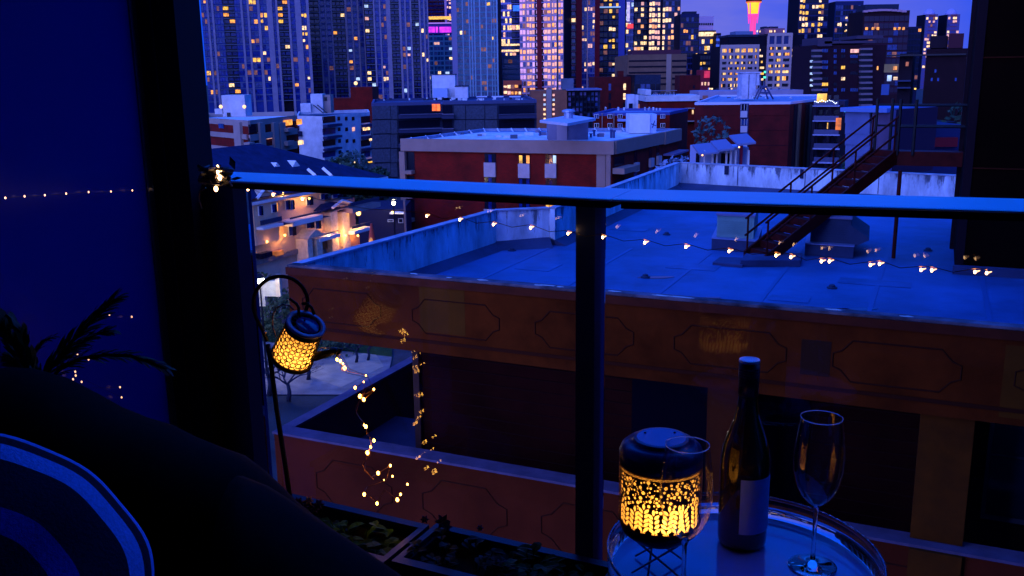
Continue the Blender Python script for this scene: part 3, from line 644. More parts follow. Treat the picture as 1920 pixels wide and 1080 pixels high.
# --- tan block
o = thing('apartment_building', at(1020, 190, 250).xy.to_3d(), 'tan block with a pale stair strip and a dark balcony grid beside it', 'building')
f_ = Facade(at(996, 190, 250), at(1126, 190, 250)); D_ = 250
TERRA = M('terracotta_render', (.26, .09, .05), .85, noise=(.4, .2))
m = MB(); f_.pbox(m, 996, 300, 1063, 169, -14, 0); m.build('wall', TERRA, o)
m = MB(); f_.pbox(m, 1063, 300, 1126, 168, -14, -1.0); m.build('balcony_block', PANEL, o)
m = MB(); f_.pbox(m, 1025, 300, 1034, 166, .01, .5); m.build('stair_strip', FASCIA, o)
m = MB(); f_.pbox(m, 1062, 170, 1128, 166, -14, .6); m.build('roof_edge', M('slate_edge', (.12, .13, .24), .8), o)
m = MB(); f_.pbox(m, 1055, 168, 1077, 147, -8, -3); m.build('roof_house', CONC2, o)
for x in (1019, 1036):
    for j in range(6): m = MB(); y = 176+j*9; f_.pbox(m, x, y+4, x+4, y, .01, .12); m.build('lit_window', random.choice([LW, LP, LW, LC]), o)
for i in range(8):
    for j in range(6):
        x = 1066+i*7.2; y = 173+j*10; m = MB(); f_.pbox(m, x, y+6, x+4.6, y, -.99, -.85); m.build('window', random.choice([WB, GLASS3, M('violet_window', (.10, .08, .25), .4)]), o)
    m = MB(); f_.pbox(m, 1064.2+i*7.2, 240, 1065.2+i*7.2, 170, -.99, -.2); m.build('fin', TOWERDARK, o)

# --- low red block with white windows and white penthouse
zb = at(1150, 209, 175).z
o, q = block('apartment_building', 'low red block with white framed windows under a blue roof, white box at its front', 'building', [(1112, 212), (1256, 210), (1290, 203), (1150, 203)], zb, RED, M('bright_blue_roof', (.14, .22, .42), .8, noise=(1.2, .5)), .5, M('blue_fascia', (.05, .07, .25), .7))
fc = Facade(q[0], q[1])
for j, y in enumerate((214, 231)):
    for i, x in enumerate((1114, 1139, 1158, 1238)):
        m = MB(); fc.pbox(m, x, y+8, x+9, y, .02, .14); m.build('window_frame', TRIM, o)
        for k in (0, 1): m = MB(); fc.pbox(m, x+.8+k*4.2, y+7.3, x+4.2+k*4.2, y+.8, .141, .16); m.build('window', GLASS3 if (i+j) % 3 else WB, o)
    m = MB(); fc.pbox(m, 1157, y+13, 1180, y+9, .1, 1.4); m.build('balcony', M('pale_blue_balcony', (.25, .32, .6), .7), o)
for x in (1128, 1150, 1200): m = MB(); fc.pbox(m, x, 250, x+1.5, 212, .02, .3); m.build('pipe', FASCIA, o)
f_ = Facade(at(1176, 203, 190), at(1196, 203, 190)); m = MB(); f_.pbox(m, 1176, 204, 1190, 177, -3, 0); m.build('roof_house', WHITE, o)
m = MB(); f_.pbox(m, 1190, 204, 1197, 178, -3, -.2); m.build('roof_house', WHITE, o)
m = MB(); f_.pbox(m, 1179, 204, 1186, 194, .01, .2); m.build('door', GLASS3, o)
for i in range(12):
    x = 1120+random.random()*120; f2 = Facade(at(x, 206, 183), at(x+9, 206, 183)); m = MB(); f2.pbox(m, x, 207, x+random.choice((1.5, 2, 3)), 203-random.random()*3, -.5, 0); m.build('roof_vent', random.choice([WHITE, PALEROOF]), o)

# --- pale roof deck buildings in the centre right
o = thing('apartment_building', at(1250, 190, 200).xy.to_3d(), 'red building under a long white parapet with a railing of dark bars', 'building')
f_ = Facade(at(1210, 190, 200), at(1312, 190, 200))
m = MB(); f_.pbox(m, 1212, 320, 1310, 190, -12, -.4); m.build('wall', RED, o)
m = MB(); f_.pbox(m, 1210, 190.5, 1312, 178, -12, 0); m.build('parapet', WHITE, o)
m = MB(); f_.pbox(m, 1210, 178, 1221, 168, -12, -.01); m.build('parapet_end', WHITE, o)
for i in range(15): m = MB(); x = 1222+i*3.2; f_.pbox(m, x, 178, x+1.6, 172+random.random()*2, -.8, -.5); m.build('rail_post', random.choice([PANEL, CONC]), o)
m = MB(); f_.pbox(m, 1221, 171, 1270, 169, -.8, -.5); m.build('handrail', CONC, o)
for (a, b, y) in ((1284, 1306, 202), (1284, 1306, 226)): m = MB(); f_.pbox(m, a, y+2, b, y, -.39, 1); m.build('balcony', FASCIA, o)
m = MB(); f_.pbox(m, 1298, 214, 1301, 206, -.39, -.2); m.build('lit_window', LW, o)

o = thing('apartment_building', at(1440, 175, 235).xy.to_3d(), 'long block with a pale flat parapet running behind the dark red one', 'building')
f_ = Facade(at(1310, 175, 235), at(1581, 175, 235))
m = MB(); f_.pbox(m, 1312, 320, 1579, 185, -12, -.5); m.build('wall', M('lilac_wall', (.20, .18, .34), .8), o)
m = MB(); f_.pbox(m, 1310, 186, 1520, 168, -12, 0); m.build('parapet', M('pale_lilac_parapet', (.30, .26, .36), .8, noise=(.4, .15)), o)
m = MB(); f_.pbox(m, 1520, 186, 1581, 164, -12, .02); m.build('parapet', MATS['pale_lilac_parapet'], o)
m = MB(); f_.pbox(m, 1317, 188, 1327, 179, .01, .1); m.build('lit_window', M('terracotta_window', (.35, .12, .08), .7), o)
for i in range(12): m = MB(); x = 1322+i*20+random.random()*8; f_.pbox(m, x, 168, x+3, 165, -1.5, -1); m.build('roof_vent', random.choice([WHITE, PANEL, CONC2]), o)
for x in (1331, 1335, 1372, 1400, 1434, 1437): m = MB(); m.ball(at(x, 166.5, 236), .22, 6, 4); m.build('lamp', LW, o)

# --- dark red building with the window strip
zb = at(1400, 190, 140).z
o, q = block('apartment_building', 'dark red brick block with one strip of white windows and a tall grey lift house', 'building', [(1303, 192), (1482, 190.5), (1549, 183), (1534, 177), (1345, 178)], zb, RED2, M('blue_gravel_roof', (.22, .30, .42), .9, noise=(1.5, .5)), .35, M('pale_steel_edge', (.50, .5, .62), .6))
fc = Facade(q[0], q[1]); fd = Facade(q[1], q[2])
for y in (216, 244, 272):
    m = MB(); fc.pbox(m, 1304, y+1, 1481, y, 0, .05); m.build('floor_line', M('black_joint', (.02, .004, .01), .9), o)
for j, y in enumerate((195, 223, 251)):
    m = MB(); fc.pbox(m, 1387, y+28, 1404, y-1, .01, .06); m.build('window_strip', M('night_blue_panel', (.02, .02, .08), .7), o)
    m = MB(); fc.pbox(m, 1388, y+25, 1401, y+13, .07, .4); m.build('balcony_panel', M('pale_panel', (.42, .38, .42), .8), o)
    for k in (0, 1):
        m = MB(); fc.pbox(m, 1389+k*6, y+12, 1390+k*6, y, .07, .2); m.build('window_frame', TRIM, o)
        m = MB(); fc.pbox(m, 1390.5+k*6, y+11, 1394.5+k*6, y+1, .07, .12); m.build('window', GLASS3 if j != 1 else WB, o)
    m = MB(); fc.pbox(m, 1400, y+12, 1401, y, .07, .2); m.build('window_frame', TRIM, o)
for (x, mt) in ((1486, DARK), (1493, M('olive_strip', (.12, .10, .08), .8)), (1508, DARK), (1512, MATS['olive_strip'])):
    m = MB(); fd.pbox(m, x, 320, x+3, 196, .01, .3); m.build('wall_strip', mt, o)
# lift house and lattice legs
f_ = Facade(at(1389, 186, 152), at(1426, 186, 152)); LG = M('pale_weathered_metal', (.46, .46, .56), .6, noise=(1.2, .3))
m = MB(); f_.pbox(m, 1390, 186, 1418, 136, -3, 0); m.build('lift_house', LG, o)
m = MB(); f_.pbox(m, 1418, 160, 1426, 137, -3, -.1); m.build('lift_house', LG, o)
m = MB(); f_.pbox(m, 1389, 137, 1427, 134.5, -3.2, .2); m.build('lift_house_cap', LG, o)
m = MB(); f_.pbox(m, 1403, 185, 1404, 140, .01, .12); m.build('seam', CONC2, o)
for (xa, ya, xb, yb) in ((1414, 186, 1426, 162), (1419, 186, 1430, 162), (1432, 162, 1440, 186), (1436, 162, 1450, 186), (1424, 162, 1438, 162), (1427, 174, 1442, 174), (1426, 162, 1425, 140), (1432, 162, 1433, 152)):
    m = MB(); m.tube([at(xa, ya, 150), at(xb, yb, 150)], .14, 6); m.build('steel_leg', M('navy_steel', (.03, .035, .10), .5), o)
for i in range(14):
    x = 1350+random.random()*150; y = 180+random.random()*7; f2 = Facade(at(x, y, 148), at(x+9, y, 148)); m = MB(); f2.pbox(m, x, y, x+random.choice((1.5, 3, 6)), y-1.5-random.random()*2, -.5, 0); m.build('roof_vent', random.choice([WHITE, PALEROOF, CONC2]), o)

# --- balconied block on its right, lit
D_ = 138; o = thing('apartment_building', at(1550, 250, D_).xy.to_3d(), 'stack of pale edged balconies with a yellow lit room on top', 'building')
f_ = Facade(at(1516, 250, D_), at(1582, 250, D_-2))
m = MB(); f_.pbox(m, 1518, 420, 1582, 190, -8, -2.0); m.build('wall', M('midnight_wall', (.018, .018, .045), .8), o)
for y in (198, 226, 252, 278, 304):
    m = MB(); f_.pbox(m, 1524, y+1.6, 1575, y, -1.99, .4); m.build('balcony_slab', M('lilac_slab_edge', (.26, .28, .45), .8), o)
    m = MB(); f_.pbox(m, 1526, y, 1573, y-9, .28, .33); m.build('balcony_rail', M('slate_glass_rail', (.04, .05, .12), .3), o)
    for k in (1529, 1545, 1560):
        m = MB(); f_.pbox(m, k, y-1, k+11, y-19, -1.99, -1.9); m.build('balcony_door', GLASS3, o)
for x in (1523, 1551, 1573): m = MB(); f_.pbox(m, x, 330, x+2, 196, .0, .27); m.build('post', DARK, o)
m = MB(); f_.pbox(m, 1532, 191, 1548, 176, -1.99, .5); m.build('roof_room', E('amber_room', (1, .50, .06), 1.3, .45, 1.2), o)
m = MB(); f_.pbox(m, 1551, 241, 1553.5, 230, .41, .5); m.build('lit_strip', LY, o)
m = MB(); f_.pbox(m, 1567, 243, 1582, 221, -1.5, .6); m.build('lit_room', E('dark_orange_room', (1, .22, .01), .75, .5, 1.5), o)
m = MB(); f_.pbox(m, 1583, 236, 1598, 231, -.2, .2); m.build('neon_strip', LW, o)
m = MB(); f_.pbox(m, 1583, 210, 1592, 206, -.2, .2); m.build('blue_sign', E('sky_blue_sign', (.05, .45, 1), 1.2), o)
st = MB(); pts = [(1528, 190), (1534, 192), (1541, 188), (1548, 191), (1555, 188), (1561, 190), (1566, 194), (1571, 192)]
o2 = thing('string_lights', at(1550, 190, D_-3), 'white string lights zigzagging under the yellow lit rooftop room', 'string lights')
m = MB(); m.tube([at(x, y, D_-3) for x, y in pts], .02, 4); m.build('wire', BLACKISH, o2)
for i in range(len(pts)-1):
    for s_ in (0, .5):
        x = pts[i][0]*(1-s_)+pts[i+1][0]*s_; y = pts[i][1]*(1-s_)+pts[i+1][1]*s_
        m = MB(); m.ball(at(x, y, D_-3.05), .07, 6, 4); m.build('bulb', E('cool_bulb', (.8, .9, 1), 3), o2)

# --- pale lilac clad wall beyond the stair
zb = at(1620, 203, 62).z
q = [at(1571, 300, 62), at(1640, 300, 60)]
o = thing('building', q[0].xy.to_3d(), 'pale lilac clad building with horizontal joints and a ribbed screen, behind the steel stair', 'building')
f_ = Facade(q[0], q[1])
PL = M('lilac_cladding', (.10, .13, .28), .8, noise=(.7, .15))
m = MB(); f_.pbox(m, 1583, 420, 1632, 208, -6, -.2); m.build('wall', DARK, o)
for i in range(6):
    y = 210+i*21; m = MB(); f_.pbox(m, 1584, y+20.2, 1631, y, -.19, 0); m.build('cladding_panel', PL, o)
m = MB(); f_.pbox(m, 1580, 209, 1668, 203, -6, .3); m.build('roof_edge', M('pale_blue_edge', (.10, .18, .42), .7), o)
for i in range(9):
    x = 1633+i*4; m = MB(); f_.pbox(m, x, 330, x+1.6, 207, -.4, -.1); m.build('screen_bar', M('violet_steel', (.14, .10, .2), .6), o)
m = MB(); f_.pbox(m, 1632, 330, 1672, 206, -6, -.6); m.build('screen_wall', M('dark_plum', (.03, .012, .035), .8), o)

# --- right background seen beyond the landing
o = thing('building', at(1740, 260, 70).xy.to_3d(), 'low building with a red panel and pale roof edges beyond the stair landing', 'building')
f_ = Facade(at(1690, 280, 70), at(1815, 280, 70))
m = MB(); f_.pbox(m, 1676, 420, 1830, 236, -10, 0); m.build('wall', M('dusk_blue_wall', (.008, .016, .07), .8), o)
m = MB(); f_.pbox(m, 1733, 275, 1792, 257, .01, .4); m.build('red_panel', M('raspberry_panel', (.13, .006, .015), .8), o)
m = MB(); f_.pbox(m, 1722, 238.5, 1750, 236, .1, .8); m.build('roof_edge', TRIM, o)
for i in range(5):
    x = 1712+i*4.5; m = MB(); m.tube([at(x, 250-i*2, 69), at(x, 276, 69)], .05, 5); m.build('rail_post', CONC2, o)
m = MB(); m.tube([at(1710, 251, 69), at(1735, 241, 69), at(1765, 235, 69)], .06, 5); m.build('handrail', CONC2, o)
o = thing('building', at(1740, 220, 95).xy.to_3d(), 'dim flat roofed building with a bright white eave, behind the red panelled one', 'building')
f_ = Facade(at(1680, 220, 95), at(1830, 220, 95))
m = MB(); f_.pbox(m, 1664, 330, 1700, 224, -8, 0); m.build('wall', M('taupe_wall', (.18, .10, .13), .8), o)
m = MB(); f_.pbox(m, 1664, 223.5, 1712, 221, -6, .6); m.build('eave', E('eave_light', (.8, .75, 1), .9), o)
m = MB(); f_.pbox(m, 1700, 330, 1830, 232, -20, -4); m.build('rear_wall', DARK, o)
m = MB(); f_.pbox(m, 1752, 313, 1783, 308, 30, 30.3)
s_ = m.build('neon_sign', E('pink_neon', (1, .05, .25), 1.1, .6, 6), None, 'small dim pink neon strip low beside the dark wall', 'sign')

# --- mid building with pale fascia
ZM = at(1148, 265, 109).z
o, q = block('apartment_building', 'red brick block with a deep pale fascia, tan window panels and a white gravel roof', 'building', [(757, 260), (1148, 265), (1241, 248), (1272, 241), (1180, 240), (905, 241)], ZM, RED, PALEROOF, .45, M('roof_kerb', (.22, .26, .38), .8, noise=(2, .3)), thick=.5)
fc = Facade(q[0], q[1]); fd = Facade(q[1], q[2]); fe = Facade(q[2], q[3])
FA = M('mauve_fascia', (.26, .17, .15), .8, noise=(.6, .12))
m = MB(); fc.box(m, -.3, fc.w+.3, ZM-1.5, ZM+.03, .05, .4); m.build('fascia', FA, o)
m = MB(); fd.box(m, .35, fd.w, ZM-1.5, ZM+.031, .05, .4); m.build('fascia', FA, o)
m = MB(); fe.box(m, .1, fe.w, ZM-1.6, ZM+.02, .06, .5); m.build('fascia', FA, o)
m = MB(); fc.pbox(m, 759, 460, 762, 284, .02, .6); m.build('pillar', FA, o)
m = MB(); fc.pbox(m, 1118, 460, 1136, 288, .02, .15); m.build('pillar', FA, o)
m = MB(); fc.pbox(m, 1136, 460, 1146, 288, .02, .3); m.build('pillar', FA, o)
# left dark slot with balconies
for y in (283, 328, 372): m = MB(); fc.pbox(m, 763, y+36, 777, y+2, .02, .06); m.build('balcony_door', GLASS3, o); m = MB(); fc.pbox(m, 763, y+42, 778, y+36, .02, 1.0); m.build('balcony', FA, o)
for i, x in enumerate((909, 973, 1023)):
    for j in range(4):
        y = (288, 290, 290)[i]+j*44+(j*(i-1)*.3)
        m = MB(); fc.pbox(m, x, y+17, x+21, y, .01, .06); m.build('window_frame', GLASS3, o)
        lt = {(1, 0): [LY, None, LO], (2, 0): [None, None, LC], (1, 1): [None]*3, (2, 2): [LY, LO, LY]}.get((i, j), [None]*3)
        for k in range(3):
            m = MB(); fc.pbox(m, x+1+k*6.7, y+16, x+6.6+k*6.7, y+1.5, .061, .1); m.build('lit_window' if lt[k] else 'window', lt[k] or (GLASS if (i+k) % 2 else GLASS3), o)
        m = MB(); fc.pbox(m, x, y+43, x+21, y+17, .02, .3); m.build('window_panel', M('tan_panel', (.40, .32, .34), .8, noise=(1, .2)), o)
# right face: balconies and window strips
for j in range(3):
    m = MB(); fd.pbox(m, 1151, 312+j*42, 1170, 291+j*42, .02, .06); m.build('balcony_door', GLASS3, o)
    m = MB(); fd.pbox(m, 1148, 326+j*42, 1178, 308+j*42, .02, 1.5); m.build('balcony', FA, o)
for x in (1188, 1216, 1230):
    for j in range(3):
        m = MB(); fd.pbox(m, x, 306-(x-1188)*.3+j*38, x+6, 282-(x-1188)*.3+j*38, .02, .06); m.build('window', WB if j else GLASS3, o)
        m = MB(); fd.pbox(m, x-1, 322-(x-1188)*.3+j*38, x+6, 304-(x-1188)*.3+j*38, .07, .4); m.build('window_panel', MATS['tan_panel'], o)
for j in range(2): m = MB(); fe.pbox(m, 1243, 292+j*34, 1272, 280+j*34, .02, 1.5); m.build('balcony', M('mauve_balcony', (.16, .12, .22), .8), o)
# kerb dividers on the roof edge, far sides
def onroof(x, y): return onz(x, y, ZM-.42)
far = [(757, 262), (900, 240), (1180, 241), (1268, 243)]
for i in range(16):
    t_ = (i+.5)/16
    if t_ < .34: s_ = t_/.34; x = 757+148*s_; y = 260-19*s_
    else: s_ = (t_-.34)/.66; x = 905+275*s_; y = 241-1*s_
    a_ = onz(x, y+.2, ZM); b_ = onz(x+4+(3 if t_ < .34 else 0), y+7, ZM-.42)
    m = MB(); m.tube([a_, b_], .12, 4); m.build('kerb_brace', M('pale_steel', (.5, .55, .65), .6), o)
m = MB(); pp = [onz(x, y, ZM-.385) for x, y in ((775, 261), (905, 248), (1178, 247), (1180, 240.6), (905, 241.6))]; m.prism([(p.x, p.y) for p in pp], ZM-.37, ZM-.35); m.build('kerb_slope', M('blue_membrane', (.10, .22, .40), .7, noise=(.5, .3)), o)
# lift house
f_ = Facade(at(1017, 262, 118), at(1108, 262, 118))
m = MB(); f_.pbox(m, 1028, 264, 1044, 229, -4, 0); m.build('roof_house_side', CONC, o)
m = MB(); f_.pbox(m, 1044, 264, 1063, 229, -4, .25); m.build('roof_house_front', M('rose_render', (.34, .25, .28), .8), o)
m = MB(); f_.pbox(m, 1063, 264, 1103, 226, -4, .1); m.build('roof_house', M('blue_grey_render', (.12, .12, .20), .8, noise=(1, .2)), o)
m = MB(); m.prism([(p.x, p.y) for p in [onz(x, y, ZM+2.45) for x, y in ((1012, 226), (1064, 232), (1117, 222), (1070, 216))]], ZM+2.2, ZM+2.5); m.build('roof_house_cap', M('pale_blue_cap', (.40, .44, .55), .8), o)
m = MB(); c_ = onz(1066, 222, ZM+2.5); m.lathe([(.55, 0), (.55, .7), (.8, .75), (.8, .95), (.3, 1.1)], 12, Matrix.Translation(c_)); m.build('flue', M('steel_flue', (.30, .36, .5), .4, metal=.5), o)
for (x, y, h_) in ((1146, 259, 10), (1151, 259, 9), (1114, 256, 8), (1108, 258, 5), (1012, 255, 6), (1122, 257, 4)):
    c_ = onroof(x, y); m = MB(); m.lathe([(.16, 0), (.16, h_*.09), (.24, h_*.09), (.24, h_*.11)], 8, Matrix.Translation(c_)); m.build('roof_pipe', M('dark_pipe', (.04, .06, .16), .5), o)
for i in range(22):
    x = 850+random.random()*330; y = 248+random.random()*13
    c_ = onroof(x, y); m = MB(); s_ = .2+random.random()*.4; m.box(c_.x-s_, c_.x+s_, c_.y-s_, c_.y+s_, c_.z, c_.z+.15+random.random()*.35); m.build('roof_vent', random.choice([WHITE, PALEROOF, CONC2, CONC]), o)
f_ = Facade(at(1180, 240, 128), at(1232, 240, 128))
m = MB(); f_.pbox(m, 1180, 250, 1219, 214, -4, 0); m.build('roof_house', M('chalk_white_wall', (.60, .60, .64), .8, noise=(1, .12)), o)
m = MB(); f_.pbox(m, 1219, 250, 1232, 214, -4, -.3); m.build('roof_house_side', M('pale_blue_wall', (.38, .48, .66), .8), o)
m = MB(); m.tube([at(1223, 240, 127.5), at(1228, 226, 127.5)], .08, 5); m.tube([at(1221, 232, 127.5), at(1230, 236, 127.5)], .08, 5); m.build('rail', M('dark_pipe', (.04, .06, .16), .5), o, kind='stuff')

# --- houses & porches in the gap, with bushes
o = thing('house', at(1360, 290, 75).xy.to_3d(), 'small white porches with slate roofs and a red lit doorway, above the far parapet', 'house')
f_ = Facade(at(1308, 290, 75), at(1414, 290, 75))
m = MB(); f_.pbox(m, 1312, 420, 1413, 279, -5, -1.5); m.build('wall', M('dusk_white_wall', (.28, .32, .5), .8), o)
for (a, b, y) in ((1309, 1346, 286), (1344, 1374, 279), (1380, 1414, 268)):
    m = MB(); z0_ = f_.uz(a, y)[1]; u0 = f_.uz(a, y)[0]; u1 = f_.uz(b, y-4)[0]; z1_ = f_.uz(b, y-4)[1]
    m.hexa([f_.P(u0, .6, z0_-.2), f_.P(u1, .6, z1_-.2), f_.P(u1, -2.5, z1_+.3), f_.P(u0, -2.5, z0_+.3), f_.P(u0, .6, z0_-.05), f_.P(u1, .6, z1_-.05), f_.P(u1, -2.5, z1_+.45), f_.P(u0, -2.5, z0_+.45)]); m.build('porch_roof', M('slate_porch_roof', (.14, .16, .28), .8), o)
for x in (1318, 1333, 1341, 1359, 1367, 1376, 1400): m = MB(); f_.pbox(m, x, 420, x+3, 282, -.3, 0); m.build('porch_post', WHITE, o)
m = MB(); f_.pbox(m, 1388, 420, 1398, 272, -1.2, -.8); m.build('door_surround', M('ruby_wall', (.3, .02, .05), .7), o)
for (x, y) in ((1386, 276), (1317, 291)): m = MB(); m.ball(at(x, y, 74.4), .06, 8, 5); m.build('lamp', E('amber_porch_lamp', (1, .4, .1), 6), o)
for a, b in ((1346, 1353), (1359, 1377), (1311, 1318)): m = MB(); f_.pbox(m, a, 315, b, 290, -1.49, -1.4); m.build('window', GLASS3, o)

# ================================================================ trees and bushes
BARK = M('bark', (.022, .022, .035), .9)
LEAFD = M('dark_leaf', (.03, .06, .035), .8, noise=(3, .6)); LEAFB = M('blue_green_leaf', (.05, .10, .10), .8, noise=(3, .6)); LEAFY = M('yellow_green_leaf', (.12, .13, .04), .8, noise=(3, .5))
def branch(mb, p, d, L_, r, depth, spread=.6, up=.15):
    q = p+d*L_*.5+Vector((random.uniform(-1, 1), random.uniform(-1, 1), 0))*L_*.05; e = p+d*L_
    mb.tube([p, q, e], [r, r*.8, r*.6], 5 if depth > 1 else 3, cap=False)
    if depth == 0: return
    for k in range(random.choice((2, 3, 3))):
        v = Vector((random.gauss(0, 1), random.gauss(0, 1), random.gauss(0, .6))).normalized()
        nd = (d+v*spread+Vector((0, 0, up))).normalized()
        branch(mb, p+d*L_*random.uniform(.55, 1.0), nd, L_*random.uniform(.55, .8), r*.58, depth-1, spread, up)
def bare_tree(loc, h, label, depth=5, group=None):
    o = thing('bare_tree', loc, label, 'tree', group)
    t_ = MB(); b_ = MB(); loc = Vector(loc); hh = h*.26
    t_.tube([loc, loc+Vector((.1, 0, hh*.5)), loc+Vector((0, .1, hh))], [h*.034, h*.028, h*.022], 8); t_.build('trunk', BARK, o, smooth=True)
    for k in range(4):
        v = Vector((random.gauss(0, 1), random.gauss(0, 1), .9)).normalized()
        branch(b_, loc+Vector((0, .1, hh*random.uniform(.75, 1))), v, h*.26, h*.014, depth-1)
    b_.build('crown', BARK, o); return o
def leafy(loc, rx, rz, label, mat, n=900, size=.22, name='leafy_tree', cat='tree', trunk=True):
    o = thing(name, loc, label, cat); loc = Vector(loc); c_ = loc+Vector((0, 0, rz*1.3 if trunk else rz*.9)); m = MB()
    lobes = [(Vector((random.gauss(0, .45)*rx, random.gauss(0, .45)*rx, random.gauss(0, .4)*rz)), random.uniform(.35, .6)) for _ in range(9)]
    for i in range(n):
        l_, s_ = random.choice(lobes); v = Vector((random.gauss(0, 1), random.gauss(0, 1), random.gauss(0, 1))).normalized()*random.uniform(.6, 1)**.5
        p = c_+l_+Vector((v.x*rx*s_, v.y*rx*s_, v.z*rz*s_)); a = Vector((random.gauss(0, 1), random.gauss(0, 1), random.gauss(0, 1))).normalized()*size; b = a.orthogonal().normalized()*size*.6
        m.add([p-a, p-b, p+a, p+b], [(0, 1, 2, 3)])
    m.build('crown', mat, o)
    if trunk: t_ = MB(); t_.tube([loc, c_], [rx*.08, rx*.04], 6); t_.build('trunk', BARK, o)
    return o
for (x, y, h_, lb) in ((541, 752, 4.6, 'bare street tree below the watering can lantern'), (578, 712, 4.0, 'bare young tree on the pavement right of the lantern spout'), (668, 680, 3.4, 'thin bare tree at the lawn edge near the terrace corner'), (690, 676, 3.2, 'forked bare tree nearest the terrace opening'), (505, 740, 5, 'bare tree at the kerb close to the end post')):
    bare_tree(onz(x, y, .1), h_, lb)
bare_tree(onz(520, 560, .1), 8, 'bare tree in front of the peach house, left of its lit arch')
bare_tree(onz(575, 545, .1), 7, 'bare tree growing before the small gabled porch of the peach house')
leafy(onz(655, 650, .1), 2.6, .7, 'low dark shrub on the street corner below the terrace', LEAFD, 700, .16, 'shrub', 'shrub', False)
leafy(onz(500, 620, .1), 3.2, 2.2, 'yellow green shrub caught in the street lamp light', LEAFY, 900, .2, 'shrub', 'shrub', False)
leafy(onz(487, 575, .1), 2.2, 2.2, 'dark round shrub beside the lamp lit garden wall', LEAFD, 800, .2, 'shrub', 'shrub', False)
leafy(at(628, 360, 118).xy.to_3d(), 4.2, 4.3, 'dark green tree in front of the white flats', LEAFD, 2200, .4)
leafy(at(655, 380, 124).xy.to_3d(), 4, 4.0, 'blue green tree whose top hides the white flats lower windows', LEAFB, 2200, .4)
leafy(at(685, 340, 135).xy.to_3d(), 3.6, 3.2, 'low dark tree at the right foot of the white flats', LEAFD, 1400, .4)
bare_tree(at(598, 330, 130).xy.to_3d(), 12, 'bare pale branched tree against the white flats end wall')
for i, (x, D_, r_, h_, lb, mt) in enumerate(((1290, 84, 4.5, 4.6, 'pale blossoming tree at the corner of the pale fascia block', M('silver_leaf', (.16, .22, .34), .8, noise=(3, .6))), (1320, 92, 5, 4.8, 'silvery tree left of the white porches', M('silver_leaf', (.16, .22, .34))), (1352, 100, 5, 5.0, 'silvery tree behind the white porches', LEAFB), (1275, 96, 4, 5.2, 'dark tree tucked behind the pale fascia block corner', LEAFB), (1640, 57, 1.6, 4.6, 'small dark green tree under the steel stair', LEAFD))):
    leafy(at(x, 300, D_).xy.to_3d(), r_, h_, lb, mt, 1500, .3)
leafy(at(1770, 210, 88).xy.to_3d(), 8, 7.5, 'wide dark green tree beyond the stair landing', LEAFD, 3000, .45)
leafy(at(1725, 210, 92).xy.to_3d(), 6, 6.5, 'dark green tree left of the wide one beyond the landing', LEAFD, 2000, .45)

# ================================================================ peach house by the street
D_ = 80; q0 = at(430, 420, 74); q1 = at(690, 420, 92); fc = Facade(q0, q1)
o = thing('house', (q0.x, q0.y, 0), 'peach three storey townhouses with arched entrance, balconies and a dark blue hipped roof', 'house')
def pb(x0, y1, x1, y0, d0, d1, nm, mt, par=None): m = MB(); fc.pbox(m, x0, y1, x1, y0, d0, d1); return m.build(nm, mt, par or o)
pb(400, 640, 608, 352, -9, 0, 'wall', PEACH); pb(608, 640, 642, 372, -9, -.3, 'wall', PEACH)
pb(642, 640, 690, 372, -9, -1.6, 'recessed_wall', M('mauve_stucco', (.26, .18, .22), .85))
# hipped roof
zr = fc.uz(520, 279)[1]; ze = fc.uz(560, 352)[1]
uA, uB = fc.uz(380, 350)[0], fc.uz(712, 350)[0]; r0, r1 = fc.uz(430, 279)[0], fc.uz(586, 280)[0]
m = MB(); m.add([fc.P(uA, 1, ze), fc.P(uB, 1, ze-.3), fc.P(uB, -13, ze), fc.P(uA, -13, ze), fc.P(r0, -6, zr), fc.P(r1, -6, zr)], [(0, 1, 5, 4), (1, 2, 5), (2, 3, 4, 5), (3, 0, 4), (3, 2, 1, 0)])
rf = m.build('roof', BLUEROOF, o)
m = MB(); m.box(0, 0, 0, 0, 0, 0) if False else fc.box(m, uA, uB, ze-.55, ze-.32, .0, 1.05); m.build('eave_board', TRIM, o)
def gable(x0, x1, yb, yt, d0, d1, nm, mt):
    u0, zb_ = fc.uz(x0, yb); u1 = fc.uz(x1, yb)[0]; zt_ = fc.uz((x0+x1)/2, yt)[1]; um = (u0+u1)/2; m = MB()
    m.add([fc.P(u0, d1, zb_), fc.P(u1, d1, zb_), fc.P(um, d1, zt_), fc.P(u0, d0, zb_), fc.P(u1, d0, zb_), fc.P(um, d0, zt_)], [(0, 1, 2), (5, 4, 3), (0, 2, 5, 3), (2, 1, 4, 5), (1, 0, 3, 4)]); return m.build(nm, mt, o)
def gable_trim(x0, x1, yb, yt, d, nm='gable_trim', r=.14):
    u0, zb_ = fc.uz(x0, yb); u1 = fc.uz(x1, yb)[0]; zt_ = fc.uz((x0+x1)/2, yt)[1]; m = MB(); m.tube([fc.P(u0, d, zb_), fc.P((u0+u1)/2, d, zt_), fc.P(u1, d, zb_)], r, 5); m.build(nm, TRIM, o)
gable(556, 570, 318, 306, -5, -2.5, 'dormer', TRIM); gable(584, 602, 318, 302, -5, -2.2, 'dormer', TRIM)
for a, b, y in ((557, 569, 330), (586, 600, 330)): pb(a, y, b, 317, -5, -2.6, 'dormer_wall', TRIM)
pb(589, 332, 597, 319, -2.59, -2.5, 'dormer_window', GLASS3); pb(560, 330, 566, 320, -2.59, -2.5, 'dormer_window', GLASS3)
for (xa, ya, xb, yb) in ((578, 318, 592, 330), (606, 316, 622, 330)): m = MB(); m.tube([at(xa, ya, 79), at(xb, yb, 78)], .16, 4); m.build('valley_flashing', TRIM, o)
